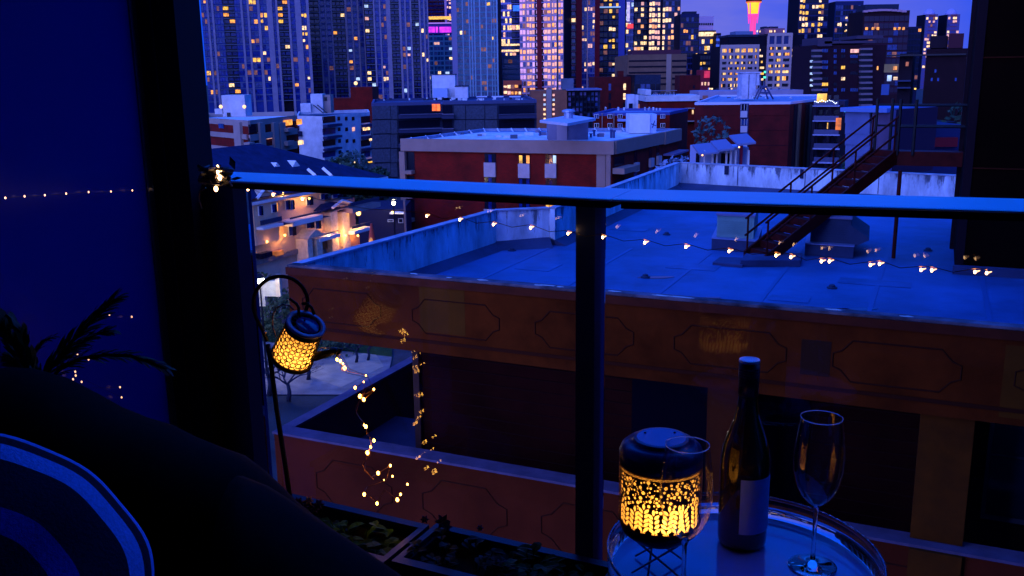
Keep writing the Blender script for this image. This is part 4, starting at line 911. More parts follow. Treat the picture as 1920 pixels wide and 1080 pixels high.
gable(466, 496, 372, 352, 0, .9, 'gable', PEACH); gable_trim(464, 498, 371, 351, 1.0)
# bays and balconies
pb(466, 460, 504, 371, .01, .8, 'bay', PEACH)
DG = M('dark_balcony_mesh', (.03, .035, .07), .6)
for (a, y1, b, y0) in ((466, 421, 505, 404), (522, 410, 580, 394), (574, 442, 613, 430), (640, 428, 674, 414), (636, 386, 690, 368)):
    pb(a, y1, b, y0, 1.2, 1.3, 'balcony_rail', DG); pb(a, y1+4, b, y1, 0, 1.5, 'balcony_slab', TRIM if a != 636 else FASCIA)
def win(x0, y1, x1, y0, d=.02, lit=None, n=2):
    f_ = pb(x0, y1, x1, y0, d, d+.1, 'window', TRIM); wd = (x1-x0-1.0)/n
    for k in range(n): pb(x0+.7+k*wd, y1-1, x0+.3+(k+1)*wd, y0+1, d+.1, d+.14, 'pane', lit or (GLASS3 if k % 2 else GLASS), f_)
for a in ((469, 404, 476, 384, .82), (494, 398, 502, 381, .82), (534, 394, 542, 374), (543, 394, 550, 374), (573, 386, 585, 367), (600, 375, 613, 362), (622, 372, 640, 362), (573, 429, 587, 411), (540, 443, 553, 420), (512, 442, 521, 424), (590, 430, 600, 412), (640, 412, 645, 398)): win(*a[:4], d=a[4] if len(a) > 4 else .02)
pb(511, 396, 516, 380, .02, .25, 'lit_strip', E('orange_garland', (1, .35, .04), 1.4, .6, 3))
for (x0, x1, y) in ((502, 526, 416), (575, 594, 403)):
    u0, zb_ = fc.uz(x0, y+5); u1, zt_ = fc.uz(x1, y); m = MB(); m.hexa([fc.P(u0, 1.6, zb_), fc.P(u1, 1.6, zb_), fc.P(u1, 0, zb_), fc.P(u0, 0, zb_), fc.P(u0+.4, 1.0, zt_), fc.P(u1-.4, 1.0, zt_), fc.P(u1-.4, 0, zt_), fc.P(u0+.4, 0, zt_)]); m.build('porch_roof', BLUEROOF, o)
# entrance tower with arch
pb(611, 475, 619, 395, .02, .8, 'entrance_pillar', CREAM); pb(633, 475, 641, 395, .02, .8, 'entrance_pillar', CREAM); pb(611, 396, 641, 388, .02, .8, 'entrance_head', PEACH)
gable(608, 644, 389, 376, .02, .9, 'entrance_gable', PEACH); gable_trim(607, 645, 389, 375, .95)
u0, z_ = fc.uz(587, 396); u1 = fc.uz(622, 376)[0]; zt_ = fc.uz(622, 378)[1]
m = MB(); m.add([fc.P(u0, .8, z_), fc.P(u1, .9, z_), fc.P(u1, 0, z_), fc.P(u0, 0, z_), fc.P(u0+1.2, 0, zt_), fc.P(u1, .9, zt_), fc.P(u1, 0, zt_)], [(0, 1, 5, 4), (3, 2, 1, 0), (0, 4, 3), (4, 5, 6), (1, 2, 6, 5), (3, 4, 6, 2)]); m.build('entrance_roof', BLUEROOF, o)
pb(619, 436, 633, 402, .1, .2, 'arch_window', M('plum_glass', (.12, .02, .08), .3)); uc, zc = fc.uz(626, 402)
m = MB(); ra = (fc.uz(633, 402)[0]-fc.uz(619, 402)[0])/2
m.add([fc.P(uc+ra*math.cos(R(a)), .2, zc+ra*math.sin(R(a))) for a in range(0, 181, 20)], [tuple(range(10))]); m.build('arch_head', MATS['plum_glass'], o)
for i in range(4): pb(619, 409+i*9, 633, 408+i*9, .21, .26, 'glazing_bar', TRIM)
pb(619, 475, 633, 442, .1, .2, 'door', M('oak_door', (.12, .03, .02), .6))
pb(578, 475, 611, 444, .02, .2, 'garage_wall', M('ochre_stucco', (.50, .20, .04), .8)); pb(590, 460, 598, 450, .2, .3, 'window', GLASS3); pb(641, 475, 672, 436, .02, .1, 'brick_base', M('pink_stucco', (.42, .20, .14), .8))
pb(570, 446, 612, 441, 0, 1.0, 'stone_band', TRIM); pb(640, 434, 676, 429, 0, 1.4, 'stone_band', TRIM)
gable(551, 583, 446, 428, .02, 1.5, 'porch_gable', CREAM); pb(555, 490, 561, 445, .1, 1.4, 'porch_pillar', CREAM); pb(573, 490, 580, 445, .1, 1.4, 'porch_pillar', CREAM); pb(561, 490, 573, 450, .1, .3, 'porch_door', M('dark_amber_wall', (.3, .10, .03), .8))
pb(510, 480, 523, 468, .02, .5, 'lit_panel', LD); pb(480, 485, 500, 470, .02, .6, 'garden_door', GLASS3); pb(466, 500, 555, 466, .01, .3, 'stone_base', M('grey_stone_base', (.2, .17, .16), .9, noise=(2, .4)))
# lamps on the house (real lamps: they light the walls around)
def lamp(parent, p, r, colr, power, nm='lamp', strength=12):
    m = MB(); m.ball(p, r, 10, 6); b_ = m.build(nm, E('bulb_%s_%d' % ('warm' if colr[2] < .5 else 'cool', strength), colr, strength), parent, smooth=True)
    l_ = bpy.data.lights.new('lamp_light', 'POINT'); l_.energy = power; l_.color = colr; l_.shadow_soft_size = r*1.2
    q = bpy.data.objects.new('lamp_light', l_); col.objects.link(q); q.location = Vector(p)-parent_world(parent); q.parent = parent
    return b_
WARM = (1, .42, .10)
lamp(o, fc.P(fc.uz(654, 400)[0], 1.1, fc.uz(654, 399)[1]), .22, (1, .45, .08), 1500)
for (x, y, pw) in ((516, 362, 70), (549, 366, 70), (566, 371, 70), (520, 440, 90), (596, 440, 180), (626, 440, 200), (658, 441, 60), (565, 440, 120), (486, 452, 60)):
    u_, z_ = fc.uz(x, y); lamp(o, fc.P(u_, 1.3 if 560 < x < 640 and y > 430 else .8, z_), .10, WARM, pw*5)
# lamp-lit garden wall close to the end post
D_ = 78; f_ = Facade(at(470, 560, 64), at(535, 560, 64)); o = thing('garden_wall', (f_.p0.x, f_.p0.y, 0), 'pale garden wall and gate bathed in white street light beside the end post', 'wall')
m = MB(); f_.pbox(m, 494, 556, 521, 527, -.3, 0); m.build('gate', M('cream_gate', (.5, .48, .4), .8, noise=(2, .3)), o)
m = MB(); f_.pbox(m, 519, 556, 524, 516, -.4, .1); m.build('gate_pier', CREAM, o)
m = MB(); f_.pbox(m, 440, 575, 494, 520, -.3, -.01); m.build('wall', M('pale_stone_wall', (.4, .38, .33), .9, noise=(1.5, .4)), o)
o = thing('street_lamp', at(484, 600, 61).xy.to_3d(), 'glaring white street lamp between the end post and the shepherd hook', 'street lamp')
p = at(487, 524, 61); m = MB(); m.tube([(p.x, p.y, 0), (p.x, p.y, p.z-.2)], [.09, .05], 8); m.build('pole', BLACKISH, o)
m = MB(); m.lathe([(.16, -.35), (.3, -.3), (.32, -.2), (.1, .0)], 12, Matrix.Translation((p.x, p.y, p.z+.4))); m.build('lamp_head', BLACKISH, o)
lamp(o, p, .30, (1, .88, .60), 3200, 'globe', 25)
# far street lamp and lit frontage near (738,380)
o = thing('street_lamp', at(738, 430, 105).xy.to_3d(), 'white street lamp glowing in the gap just below the handrail', 'street lamp')
p = at(738, 381, 105); m = MB(); m.tube([(p.x, p.y, 0), (p.x, p.y, p.z-.2)], [.1, .06], 8); m.build('pole', BLACKISH, o); m = MB(); m.lathe([(.2, 0), (.4, .1), (.1, .35)], 10, Matrix.Translation((p.x, p.y, p.z+.4))); m.build('lamp_head', BLACKISH, o)
lamp(o, p, .22, (1, .82, .5), 900, 'globe', 25)
f_ = Facade(at(690, 420, 108), at(762, 420, 108)); o = thing('shop', (f_.p0.x, f_.p0.y, 0), 'dark street front with a pale outlined window, under the white street lamp', 'shop')
m = MB(); f_.pbox(m, 676, 480, 757, 392, -8, 0); m.build('wall', M('ink_navy_wall', (.02, .018, .05), .8), o)
m = MB(); f_.pbox(m, 733, 399, 760, 396, 0, 1.2); m.build('awning_edge', TRIM, o)
for (a, y1, b, y0) in ((747, 418, 756, 409), (727, 416, 738, 411)):
    m = MB(); f_.pbox(m, a, y1, b, y0, .02, .12); m.build('window_frame', TRIM, o); m = MB(); f_.pbox(m, a+1.4, y1-1.4, b-1.4, y0+1.4, .121, .15); m.build('window', GLASS3, o)
for (x, y) in ((736, 398), (759, 398), (682, 389), (688, 389), (800, 404.5)):
    lamp(o, at(x, y, 105.5), .13, (1, .6, .25), 25)
# tall lamppost beside it, and a traffic post
o = thing('lamp_post', at(761, 470, 98).xy.to_3d(), 'tall pale pole standing along the left edge of the red brick block', 'post'); m = MB(); m.tube([at(763, 480, 98), at(758, 375, 98)], .12, 8); m.build('pole', FASCIA, o)
o = thing('traffic_cone', at(698, 470, 60).xy.to_3d(), 'orange lit marker post showing above the stained parapet', 'marker'); p = at(698, 456, 60)
m = MB(); m.lathe([(.45, -1.6), (.2, .4), (.07, 1.3)], 10, Matrix.Translation(p)); m.build('cone', M('orange_red_paint', (.5, .06, .03), .6), o); m = MB(); m.ball(p+Vector((0, -.5, 0)), .16, 8, 6, (1, 1, 3.0)); m.build('lamp', LO, o)
o = thing('parked_van', onz(738, 447, 0), 'white roofed van parked beyond the left parapet', 'van'); p = onz(738, 447, 0)
f_ = Facade((p.x-1.1, p.y+.5), (p.x+.7, p.y-.4))
zb0 = 0
for nm, u0, u1, z0_, z1_, d0, d1, mt in (('body', 0, 1.6, 0.35, 1.5, -4.5, 0, WHITE), ('roof', .05, 1.55, 1.5, 1.62, -4.2, -.4, WHITE), ('windscreen', .15, 1.45, .95, 1.4, .01, .03, GLASS3)): m = MB(); f_.box(m, u0, u1, zb0+z0_, zb0+z1_, d0, d1); m.build(nm, mt, o)
for u_ in (.2, 1.4):
    for d_ in (-.8, -3.7): m = MB(); m.lathe([(.32, -.1), (.32, .1)], 12, Matrix.Translation(f_.P(u_, d_, zb0+.32)) @ f_.e.to_track_quat('Z', 'Y').to_matrix().to_4x4()); m.build('wheel', BLACKISH, o)

# ================================================================ neighbouring flat roofed building
ZP, ZR = 16.4, 15.4      # parapet top, roof
STAIN = M('stained_white_parapet', (.74, .82, .88), .85, noise=(1.6, .55), spec=.2, streak=.35)
def stained():
    m = STAIN; n = m.node_tree.nodes; l = m.node_tree.links; b = n['Principled BSDF']
    g = n.new('ShaderNodeNewGeometry'); mp_ = n.new('ShaderNodeMapping'); mp_.inputs['Scale'].default_value = (3.2, 3.2, .55); l.new(g.outputs['Position'], mp_.inputs[0])
    t = n.new('ShaderNodeTexNoise'); t.inputs['Scale'].default_value = 1.6; t.inputs['Detail'].default_value = 9; t.inputs['Roughness'].default_value = .75; l.new(mp_.outputs[0], t.inputs['Vector'])
    s = n.new('ShaderNodeSeparateXYZ'); l.new(g.outputs['Position'], s.inputs[0])
    zr = n.new('ShaderNodeMapRange'); zr.inputs[1].default_value = ZR; zr.inputs[2].default_value = ZP; zr.inputs[3].default_value = .70; zr.inputs[4].default_value = .50; l.new(s.outputs[2], zr.inputs[0])
    d = n.new('ShaderNodeMath'); d.operation = 'SUBTRACT'; l.new(t.outputs[0], d.inputs[0]); l.new(zr.outputs[0], d.inputs[1])
    k = n.new('ShaderNodeMapRange'); k.inputs[1].default_value = -.02; k.inputs[2].default_value = .07; k.inputs[3].default_value = 0; k.inputs[4].default_value = .85; l.new(d.outputs[0], k.inputs[0])
    x = n.new('ShaderNodeMix'); x.data_type = 'RGBA'; src = b.inputs['Base Color'].links[0].from_socket; l.new(src, x.inputs[6]); x.inputs[7].default_value = (.05, .055, .09, 1); l.new(k.outputs[0], x.inputs[0]); l.new(x.outputs[2], b.inputs['Base Color'])
stained()
MEMB = M('blue_grey_roof_membrane', (.03, .13, .34), .55, noise=(.5, .45), spec=.45)
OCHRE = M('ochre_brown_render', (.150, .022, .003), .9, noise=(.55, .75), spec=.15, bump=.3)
GROOVE = M('dark_groove', (.060, .009, .002), .95)
A = onz(540, 500, ZP).xy; Bq = onz(1920, 620, ZP).xy; u_ = (Bq-A).normalized(); v_ = Vector((-u_.y, u_.x))
B = A+u_*24
nb = thing('flat_roofed_building', (A.x, A.y, 0), 'near flat roofed building with stained white parapets, blue roof and ochre brown frieze', 'building')
C1 = onz(920, 396, ZP).xy; C2 = onz(1030, 392, ZP).xy; C3 = onz(1172, 388, ZP).xy
C4 = onz(1267, 306, ZP).xy; C5 = onz(1800, 331, ZP).xy
foot = [A, A+u_*30, A+u_*30+v_*24, C5, C4, C2, C1]
m = MB(); m.prism([(p.x, p.y) for p in foot], ZR-.4, ZR); m.build('roof', MEMB, nb)
def wallseg(a, b, nm, mat, z0=ZR, z1=ZP, th=.16, side=1, cap=True):
    e = (b-a); L_ = e.length; e = e/L_; n_ = Vector((-e.y, e.x))*side; m = MB()
    m.prism([tuple(a), tuple(b), tuple(b+n_*th), tuple(a+n_*th)], z0, z1); w_ = m.build(nm, mat, nb)
    if cap:
        m = MB(); o_ = n_*.03; m.prism([tuple(a-o_), tuple(b-o_), tuple(b+n_*th+o_), tuple(a+n_*th+o_)], z1+.002, z1+.045); m.build('coping', M('worn_coping', (.42, .44, .54), .8, noise=(2.5, .5)) if nm != 'near_parapet' else M('broken_highlight_coping', (.16, .12, .15), .8, noise=(1.8, .95)), nb)  # near coping's patchy tone imitates broken highlights along the edge
    return w_
wallseg(A, A+u_*30, 'near_parapet', STAIN, side=1)
wallseg(C1, A+v_*.17, 'parapet', STAIN, side=1)
wallseg(C1+u_*.17, C2-u_*.01, 'parapet', STAIN, side=1)
wallseg(C4-v_*.02, C2, 'parapet', STAIN, side=1)
wallseg(C4+u_*.17, C5, 'parapet', STAIN, side=1)
# parapet base upstands in darker membrane
UP = M('dark_blue_upstand', (.05, .07, .15), .6, noise=(.8, .4))
for a, b in ((A+v_*.3, C1), (C1, C2), (C2, C4), (C4, C5)):
    e = (b-a).normalized(); n_ = Vector((e.y, -e.x)); m = MB()
    z_ = ZR+.004
    q = [a, b, b+n_*.55, a+n_*.55]; m.add([(a.x+n_.x*.0, a.y+n_.y*.0, z_), (b.x, b.y, z_), (b.x+n_.x*.5, b.y+n_.y*.5, z_), (a.x+n_.x*.5, a.y+n_.y*.5, z_), (a.x+n_.x*.01, a.y+n_.y*.01, z_+.22), (b.x+n_.x*.01, b.y+n_.y*.01, z_+.22)], [(3, 2, 5, 4), (0, 3, 4), (2, 1, 5), (0, 4, 5, 1)]); m.build('upstand', UP, nb)
# white pipe lines along the left parapet
for (xa, ya, xb, yb) in ((742, 515, 878, 470), (765, 516, 882, 474)):
    a = onz(xa, ya, ZR+.08); b = onz(xb, yb, ZR+.08); m = MB(); m.tube([a, b], .022, 6); m.build('roof_pipe', M('pale_pipe', (.5, .55, .7), .4), nb)
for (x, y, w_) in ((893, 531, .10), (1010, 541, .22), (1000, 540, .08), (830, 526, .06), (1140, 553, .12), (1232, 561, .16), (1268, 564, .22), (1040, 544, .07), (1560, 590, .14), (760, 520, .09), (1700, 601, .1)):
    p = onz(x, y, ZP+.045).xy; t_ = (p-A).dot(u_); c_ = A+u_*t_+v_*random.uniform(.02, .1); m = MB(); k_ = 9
    m.prism([tuple(c_+u_*(w_*math.cos(a)*random.uniform(.6, 1.2))+v_*(.035*math.sin(a)*random.uniform(.6, 1.3))) for a in [j*6.283/k_ for j in range(k_)]], ZP+.046, ZP+.052); m.build('painted_glint', TRIM, nb)  # pale flecks painted in as glints on the near edge
# membrane laps
for i in range(9):
    a = A+u_*(2+i*2.1); m = MB(); s = Vector((a.x, a.y, ZR+.004))+Vector((v_.x, v_.y, 0))*.3; e = s+Vector((v_.x, v_.y, 0))*(9 if i < 3 else 17)
    d_ = Vector((u_.x, u_.y, 0))*.045; m.hexa([s-d_, s+d_, e+d_, e-d_]+[p+Vector((0, 0, .006)) for p in (s-d_, s+d_, e+d_, e-d_)]); m.build('membrane_lap', M('lap_strip', (.026, .115, .31), .5), nb)
for i, (x, y) in enumerate(((960, 470), (1250, 440), (1210, 520), (1560, 540), (1740, 470))):
    c_ = onz(x, y, ZR+.006); m = MB(); m.lathe([(.001, 0), (.11, 0), (.11, .02), (.07, .03), (.06, .07), (.001, .09)], 14, Matrix.Translation(c_)); m.build('roof_drain', M('cast_drain', (.03, .05, .10), .6), nb)
for i, (x, y, w_, l_) in enumerate(((1300, 500, 1.2, .7), (1010, 500, .9, .9), (1640, 530, 1.5, .6), (1480, 560, .8, .5), (1180, 430, 1.1, .5))):
    c_ = onz(x, y, ZR+.007).xy; m = MB(); m.prism([tuple(c_+u_*a+v_*b) for a, b in ((-w_/2, -l_/2), (w_/2, -l_/2), (w_/2, l_/2), (-w_/2, l_/2))], ZR+.005, ZR+.012); m.build('roof_patch', M('membrane_patch', (.028, .12, .315), .5, noise=(1.5, .4)), nb)
# dark scupper slots / posts on the inner parapet faces
for (x, y, h_, w2) in ((697, 462, .62, .10), (925, 408, .55, .05), (942, 411, .5, .08), (1023, 405, .5, .08), (1046, 405, .5, .05), (1160, 352, .5, .06), (1217, 331, .5, .05), (1264, 318, .5, .05), (1277, 314, .35, .06), (1405, 315, .35, .08), (1674, 322, .35, .08), (1553, 318, .35, .06), (1110, 372, .4, .05)):
    p = onz(x, y, ZP-.3); p2 = None
    for a, b in ((A, C1), (C1, C2), (C2, C4), (C4, C5)):
        e = (b-a).normalized(); t_ = (p.xy-a).dot(e); dd = abs((p.xy-a).dot(Vector((-e.y, e.x))))
        if -.5 < t_ < (b-a).length+.5 and (p2 is None or dd < p2[0]): p2 = (dd, a+e*t_, e)
    fq = Facade(p2[1], p2[1]+p2[2]); m = MB(); fq.box(m, -w2, w2, ZP-h_, ZP-.01, -.02, .035); m.build('scupper', M('dark_scupper', (.02, .025, .06), .7), nb)
for a, b, n_ in ((C4, C5, 3), (C2, C4, 3), (A, C1, 4)):
    e = (b-a).normalized(); fq = Facade(a, b)
    for i in range(1, n_+1):
        t_ = (b-a).length*i/(n_+1); m = MB(); m.box(0, 0, 0, 0, 0, 0) if False else fq.box(m, t_-.012, t_+.012, ZR+.25, ZP-.02, .002, .012); m.build('panel_joint', M('dark_panel_joint', (.10, .11, .16), .9), nb)  # thin dark strips for the panel joints

# --- facade towards the balcony
ff = Facade(A, A+u_)
W = 30.0
def fb_(u0, u1, z0, z1, d0, d1, nm, mt): m = MB(); ff.box(m, u0, u1, z0, z1, d0, d1); return m.build(nm, mt, nb)
zb1 = ff.uz(1080, 695)[1]; zm1 = ff.uz(1080, 672)[1]
fb_(0, W, zb1, ZP-.01, -.35, .03, 'frieze', OCHRE)
fb_(-.02, W, ZP-.14, ZP-.0, .031, .06, 'frieze_lip', M('dusty_red_lip', (.12, .018, .006), .85, noise=(2, .4)))
fb_(0, W, zm1-.03, zm1+.03, .031, .045, 'frieze_line', GROOVE)
# cut cornered panels, drawn as recessed grooves
def panel(u0, u1, z0, z1, par=nb, d=.032):
    c = .22*(z1-z0)*1.6; zc_ = (z0+z1)/2; h = (z1-z0)*.16
    pts = [(u0+c*1.2, z1), (u1-c*1.2, z1), (u1-c*.55, zc_+h*1.5), (u1, zc_+h), (u1, zc_-h), (u1-c*.55, zc_-h*1.5), (u1-c*1.2, z0), (u0+c*1.2, z0), (u0+c*.55, zc_-h*1.5), (u0, zc_-h), (u0, zc_+h), (u0+c*.55, zc_+h*1.5)]
    m = MB(); m.tube([ff.P(a, d, b) for a, b in pts+pts[:1]], .014, 4, cap=False); m.build('panel_groove', GROOVE, nb)
zt_ = ZP-.38; zl_ = zm1+.15; uw = ff.uz(1005, 640)[0]; uw0 = ff.uz(775, 600)[0]; sp = uw-uw0
for i in range(-1, 9): panel(uw0+i*sp, uw0+i*sp+sp*.72, zl_, zt_) if uw0+i*sp > .1 else panel(.25, uw0-.5, zl_, zt_)
# patches of newer render
for (x0, y0, x1, y1, mt) in ((790, 540, 872, 620, M('ochre_patch', (.15, .036, .001), .9, noise=(1, .3))), (1500, 640, 1560, 700, M('umber_patch', (.05, .012, .004), .9)), (1872, 655, 1990, 780, M('ochre_patch', (.26, .12, .04)))):
    a_, za = ff.uz(x0, y1); b_, zc_ = ff.uz(x1, y0); fb_(a_, b_, za, zc_, .0301, .034, 'render_patch', mt)
# lower storey
zt2 = ff.uz(1000, 893)[1]; zfl = zt2-1.1
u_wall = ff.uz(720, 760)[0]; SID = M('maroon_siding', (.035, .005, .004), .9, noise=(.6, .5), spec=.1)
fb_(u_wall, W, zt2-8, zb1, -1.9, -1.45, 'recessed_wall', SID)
for i in range(14): fb_(u_wall+.02, W, zfl+.25+i*.24, zfl+.265+i*.24, -1.449, -1.43, 'siding_board', M('siding_board', (.027, .004, .004), .9)) if zfl+.3+i*.24 < zb1 else None
m = MB(); ff.box(m, u_wall-.14, u_wall, zfl, zb1, -3.2, -1.35); m.build('corner_post', M('brown_corner', (.08, .03, .02), .9), nb)
fb_(-.4, W, zfl-.25, zfl, -4.2, -.36, 'terrace_floor', M('purple_terrace_floor', (.05, .04, .09), .8, noise=(1, .3)))
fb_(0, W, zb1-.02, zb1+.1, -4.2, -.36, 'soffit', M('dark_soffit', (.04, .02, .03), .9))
uL = -.55
PR = M('plum_render', (.130, .017, .005), .9, noise=(.5, .4), spec=.15, bump=.3)
m = MB(); ff.box(m, uL, W, zt2-2.9, zt2, -.2, .12); m.build('terrace_parapet', PR, nb)
m = MB(); ff.box(m, uL-.02, W, zt2+.002, zt2+.05, -.24, .15); m.build('terrace_coping', M('plum_coping', (.16, .10, .16), .8, noise=(2, .4)), nb)
m = MB(); ff.box(m, uL, uL+.22, zt2-2.9, zt2, -5.6, -.21); m.build('side_parapet', M('painted_lamplight_wall', (.22, .09, .01), .9, noise=(.6, .3), spec=.15), nb)  # ochre colour stands in for warm lamplight on the inner face
m = MB(); ff.box(m, uL-.03, uL+.25, zt2+.002, zt2+.05, -5.6, -.25); m.build('side_coping', MATS['plum_coping'], nb)
panel_u = ff.uz(910, 950)[0]
for k in range(0, 6):
    uu = uL+1.0+k*sp; panel(uu, uu+sp*.72, zt2-1.35, zt2-.35, d=.125)
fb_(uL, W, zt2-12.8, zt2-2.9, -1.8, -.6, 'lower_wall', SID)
# brick cheek columns and windows at the right
for (x0, x1, mt) in ((1325, 1386, M('rust_column', (.10, .016, .002), .9, noise=(1.5, .4))), (1728, 1832, M('ochre_column', (.15, .032, .001), .9, noise=(1.5, .4)))):
    a_ = ff.uz(x0, 760)[0]; b_ = ff.uz(x1, 760)[0]; fb_(a_, b_, zt2+.06, zb1-.001, -1.4, -.05, 'column', mt)
    fb_(a_, b_, zt2-9, zt2-.01, .125, .2, 'lower_column', mt)
a_, za = ff.uz(1845, 1030); b_, zc_ = ff.uz(1990, 812)
wf = fb_(a_, b_+2, zc_-2.1, zc_, -1.42, -1.38, 'window_frame', M('grey_window_frame', (.16, .15, .2), .6))
for (p0_, p1_) in ((.06, .95), (1.05, 1.9)):
    for (q0_, q1_) in ((.06, .95), (1.0, 2.0)): fb_(a_+p0_, a_+p1_, zc_-q1_, zc_-q0_, -1.375, -1.35, 'window', M('teal_black_glass', (.01, .025, .05), .1))
for (x0, x1) in ((1140, 1320), (1392, 1500)):
    a_ = ff.uz(x0, 760)[0]; b_ = ff.uz(x1, 760)[0]; fb_(a_, b_, zfl+.1, zb1-.45, -1.42, -1.39, 'patio_door', M('unlit_door_panel', (.003, .002, .008), .6, spec=.05))
    fb_(a_-.06, b_+.06, zb1-.45, zb1-.39, -1.42, -1.37, 'door_head', M('grey_window_frame', (.16, .15, .2)))
# body below and behind
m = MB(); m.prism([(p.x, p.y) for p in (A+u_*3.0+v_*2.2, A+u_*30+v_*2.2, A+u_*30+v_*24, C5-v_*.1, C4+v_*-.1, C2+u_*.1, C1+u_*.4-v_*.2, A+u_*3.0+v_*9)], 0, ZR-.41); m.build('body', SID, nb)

# --- stair, landing, roof house
ST = M('rust_red_steel', (.085, .008, .006), .6, noise=(4, .4), metal=.1)
so = onz(1432, 492, ZR); e_top = at(1680, 291, so.y+1.5)
stair = thing('steel_stair', so, 'rust red steel roof stair with twin handrails rising to a landing at the dark wall', 'stair')
dv = (e_top-so); hv = Vector((dv.x, dv.y, 0)).normalized(); sv = Vector((-hv.y, hv.x, 0)); SW = .80
n_st = 13
for s_ in (0, SW):
    o_ = sv*s_; up = Vector((0, 0, .15)); w2 = sv*.03
    m = MB(); a = so+o_; b = e_top+o_; m.hexa([a-w2-up*1.1, a+w2-up*1.1, b+w2-up*1.5, b-w2-up*1.5, a-w2+up, a+w2+up, b+w2+up, b-w2+up]); m.build('stringer', ST, stair)
for i in range(1, n_st+1):
    c_ = so+dv*(i/(n_st+.5))+sv*SW/2; m = MB()
    a = hv*.13; b = sv*(SW/2-.035); m.hexa([c_-a-b, c_+a-b, c_+a+b, c_-a+b]+[p+Vector((0, 0, .035)) for p in (c_-a-b, c_+a-b, c_+a+b, c_-a+b)]); m.build('tread', ST, stair)
    r0_ = c_-a; m = MB(); q_ = Vector((0, 0, -dv.z/(n_st+.5)+.0)); m.hexa([r0_-b+q_+Vector((0, 0, .036)), r0_+b+q_+Vector((0, 0, .036)), r0_+b+q_+hv*.012+Vector((0, 0, .036)), r0_-b+q_+hv*.012+Vector((0, 0, .036)), r0_-b-Vector((0, 0, .001)), r0_+b-Vector((0, 0, .001)), r0_+b+hv*.012-Vector((0, 0, .001)), r0_-b+hv*.012-Vector((0, 0, .001))]); m.build('riser', ST, stair)
for s_ in (0, SW):
    for hh in (.55, .98):
        m = MB(); m.tube([so+sv*s_+Vector((0, 0, hh)), e_top+sv*s_+Vector((0, 0, hh))], .028, 8); m.build('handrail', ST, stair)
    for t_ in (.02, .34, .67, .98):
        p = so+dv*t_+sv*s_; m = MB(); m.tube([p, p+Vector((0, 0, .98))], .026, 8); m.build('rail_post', ST, stair)
# landing
LE = 3.4; l0 = e_top; m = MB(); a = sv*SW; b = u_.to_3d()*LE
m.hexa([l0-Vector((0, 0, .26)), l0+b-Vector((0, 0, .26)), l0+b+a-Vector((0, 0, .26)), l0+a-Vector((0, 0, .26)), l0+Vector((0, 0, .1)), l0+b+Vector((0, 0, .1)), l0+b+a+Vector((0, 0, .1)), l0+a+Vector((0, 0, .1))]); m.build('landing', ST, stair)
for s_ in (0, 1):
    for t_ in (0, .12):
        p = l0+u_.to_3d()*(t_*LE*.9+.02)+a*s_; m = MB(); m.tube([p, p+Vector((0, 0, 1.15+.25))], .040, 6); m.build('landing_post', BLACKISH, stair)
    for hh in (.62, 1.15): p = l0+a*s_+Vector((0, 0, hh+.1)); m = MB(); m.tube([p, p+b], .03, 6); m.build('landing_rail', BLACKISH, stair)
p = onz(1675, 484, ZR); m = MB(); m.tube([p, Vector((p.x, p.y, l0.z-.26))], .05, 8); m.build('support_post', ST, stair)
p = onz(1553, 450, ZR)
bs = onz(1390, 497, ZR); m = MB()
def pxslab(pts, z0, z1, nm, mt, par): m = MB(); m.prism([tuple(onz(x, y, z0).xy) for x, y in pts], z0, z1); return m.build(nm, mt, par)
pxslab([(1336, 497), (1392, 502), (1402, 488), (1350, 486)], ZR+.006, ZR+.07, 'landing_pad', UP, stair)
pxslab([(1388, 500), (1500, 500), (1504, 486), (1398, 486)], ZR+.006, ZR+.16, 'landing_pad', UP, stair)
# rooftop units
AC = M('grey_green_unit', (.22, .40, .36), .6, noise=(1.0, .2)); ACD = M('slate_unit', (.045, .06, .12), .6, noise=(1.0, .3))
def unit(label, pts, zt_u, mat, hood):
    q = [onz(x, y, ZR+.12) for x, y in pts]; c_ = sum(q, Vector())/4; o = thing('rooftop_unit', (c_.x, c_.y, ZR), label, 'air handler')
    sc_ = [Vector(((p.x-c_.x)*1.22+c_.x, (p.y-c_.y)*1.22+c_.y)) for p in q]
    m = MB(); m.prism([tuple(p) for p in sc_], ZR+.008, ZR+.30); m.build('kerb', UP, o)
    m = MB(); m.prism([(c_.x+(p.x-c_.x)*1.02, c_.y+(p.y-c_.y)*1.02) for p in sc_], ZR+.30, ZR+.33); m.build('kerb_flashing', M('pale_flashing', (.25, .3, .5), .4, metal=.4), o)
    m = MB(); m.prism([(p.x, p.y) for p in q], ZR+.33, zt_u); m.build('casing', mat, o)
    m = MB(); m.prism([(c_.x+(p.x-c_.x)*1.05, c_.y+(p.y-c_.y)*1.05) for p in q], zt_u, zt_u+.05); m.build('lid', M('lilac_lid', (.22, .20, .34), .6), o)
    f2 = Facade(q[0], q[1])
    for i in range(7): m = MB(); z_ = ZR+.45+i*(zt_u-ZR-.55)/7; f2.box(m, .06, f2.w-.06, z_, z_+.02, .002, .015); m.build('louvre_slat', mat, o)
    if hood:
        f3 = Facade(q[1], q[2]); e1 = (q[1]-q[0]).normalized(); m = MB(); a = q[1].copy(); b = q[2].copy(); a.z = b.z = 0
        m.hexa([a+Vector((0, 0, zt_u-.75)), a+e1*.45+Vector((0, 0, zt_u-.5)), b+e1*.45+Vector((0, 0, zt_u-.5)), b+Vector((0, 0, zt_u-.75)), a+Vector((0, 0, zt_u-.15)), a+e1*.45+Vector((0, 0, zt_u-.45)), b+e1*.45+Vector((0, 0, zt_u-.45)), b+Vector((0, 0, zt_u-.15))]); m.build('intake_hood', ACD, o)
    return o
def zat(x, y, x0, y0): p = onz(x0, y0, ZR+.1); return at(x, y, p.y).z
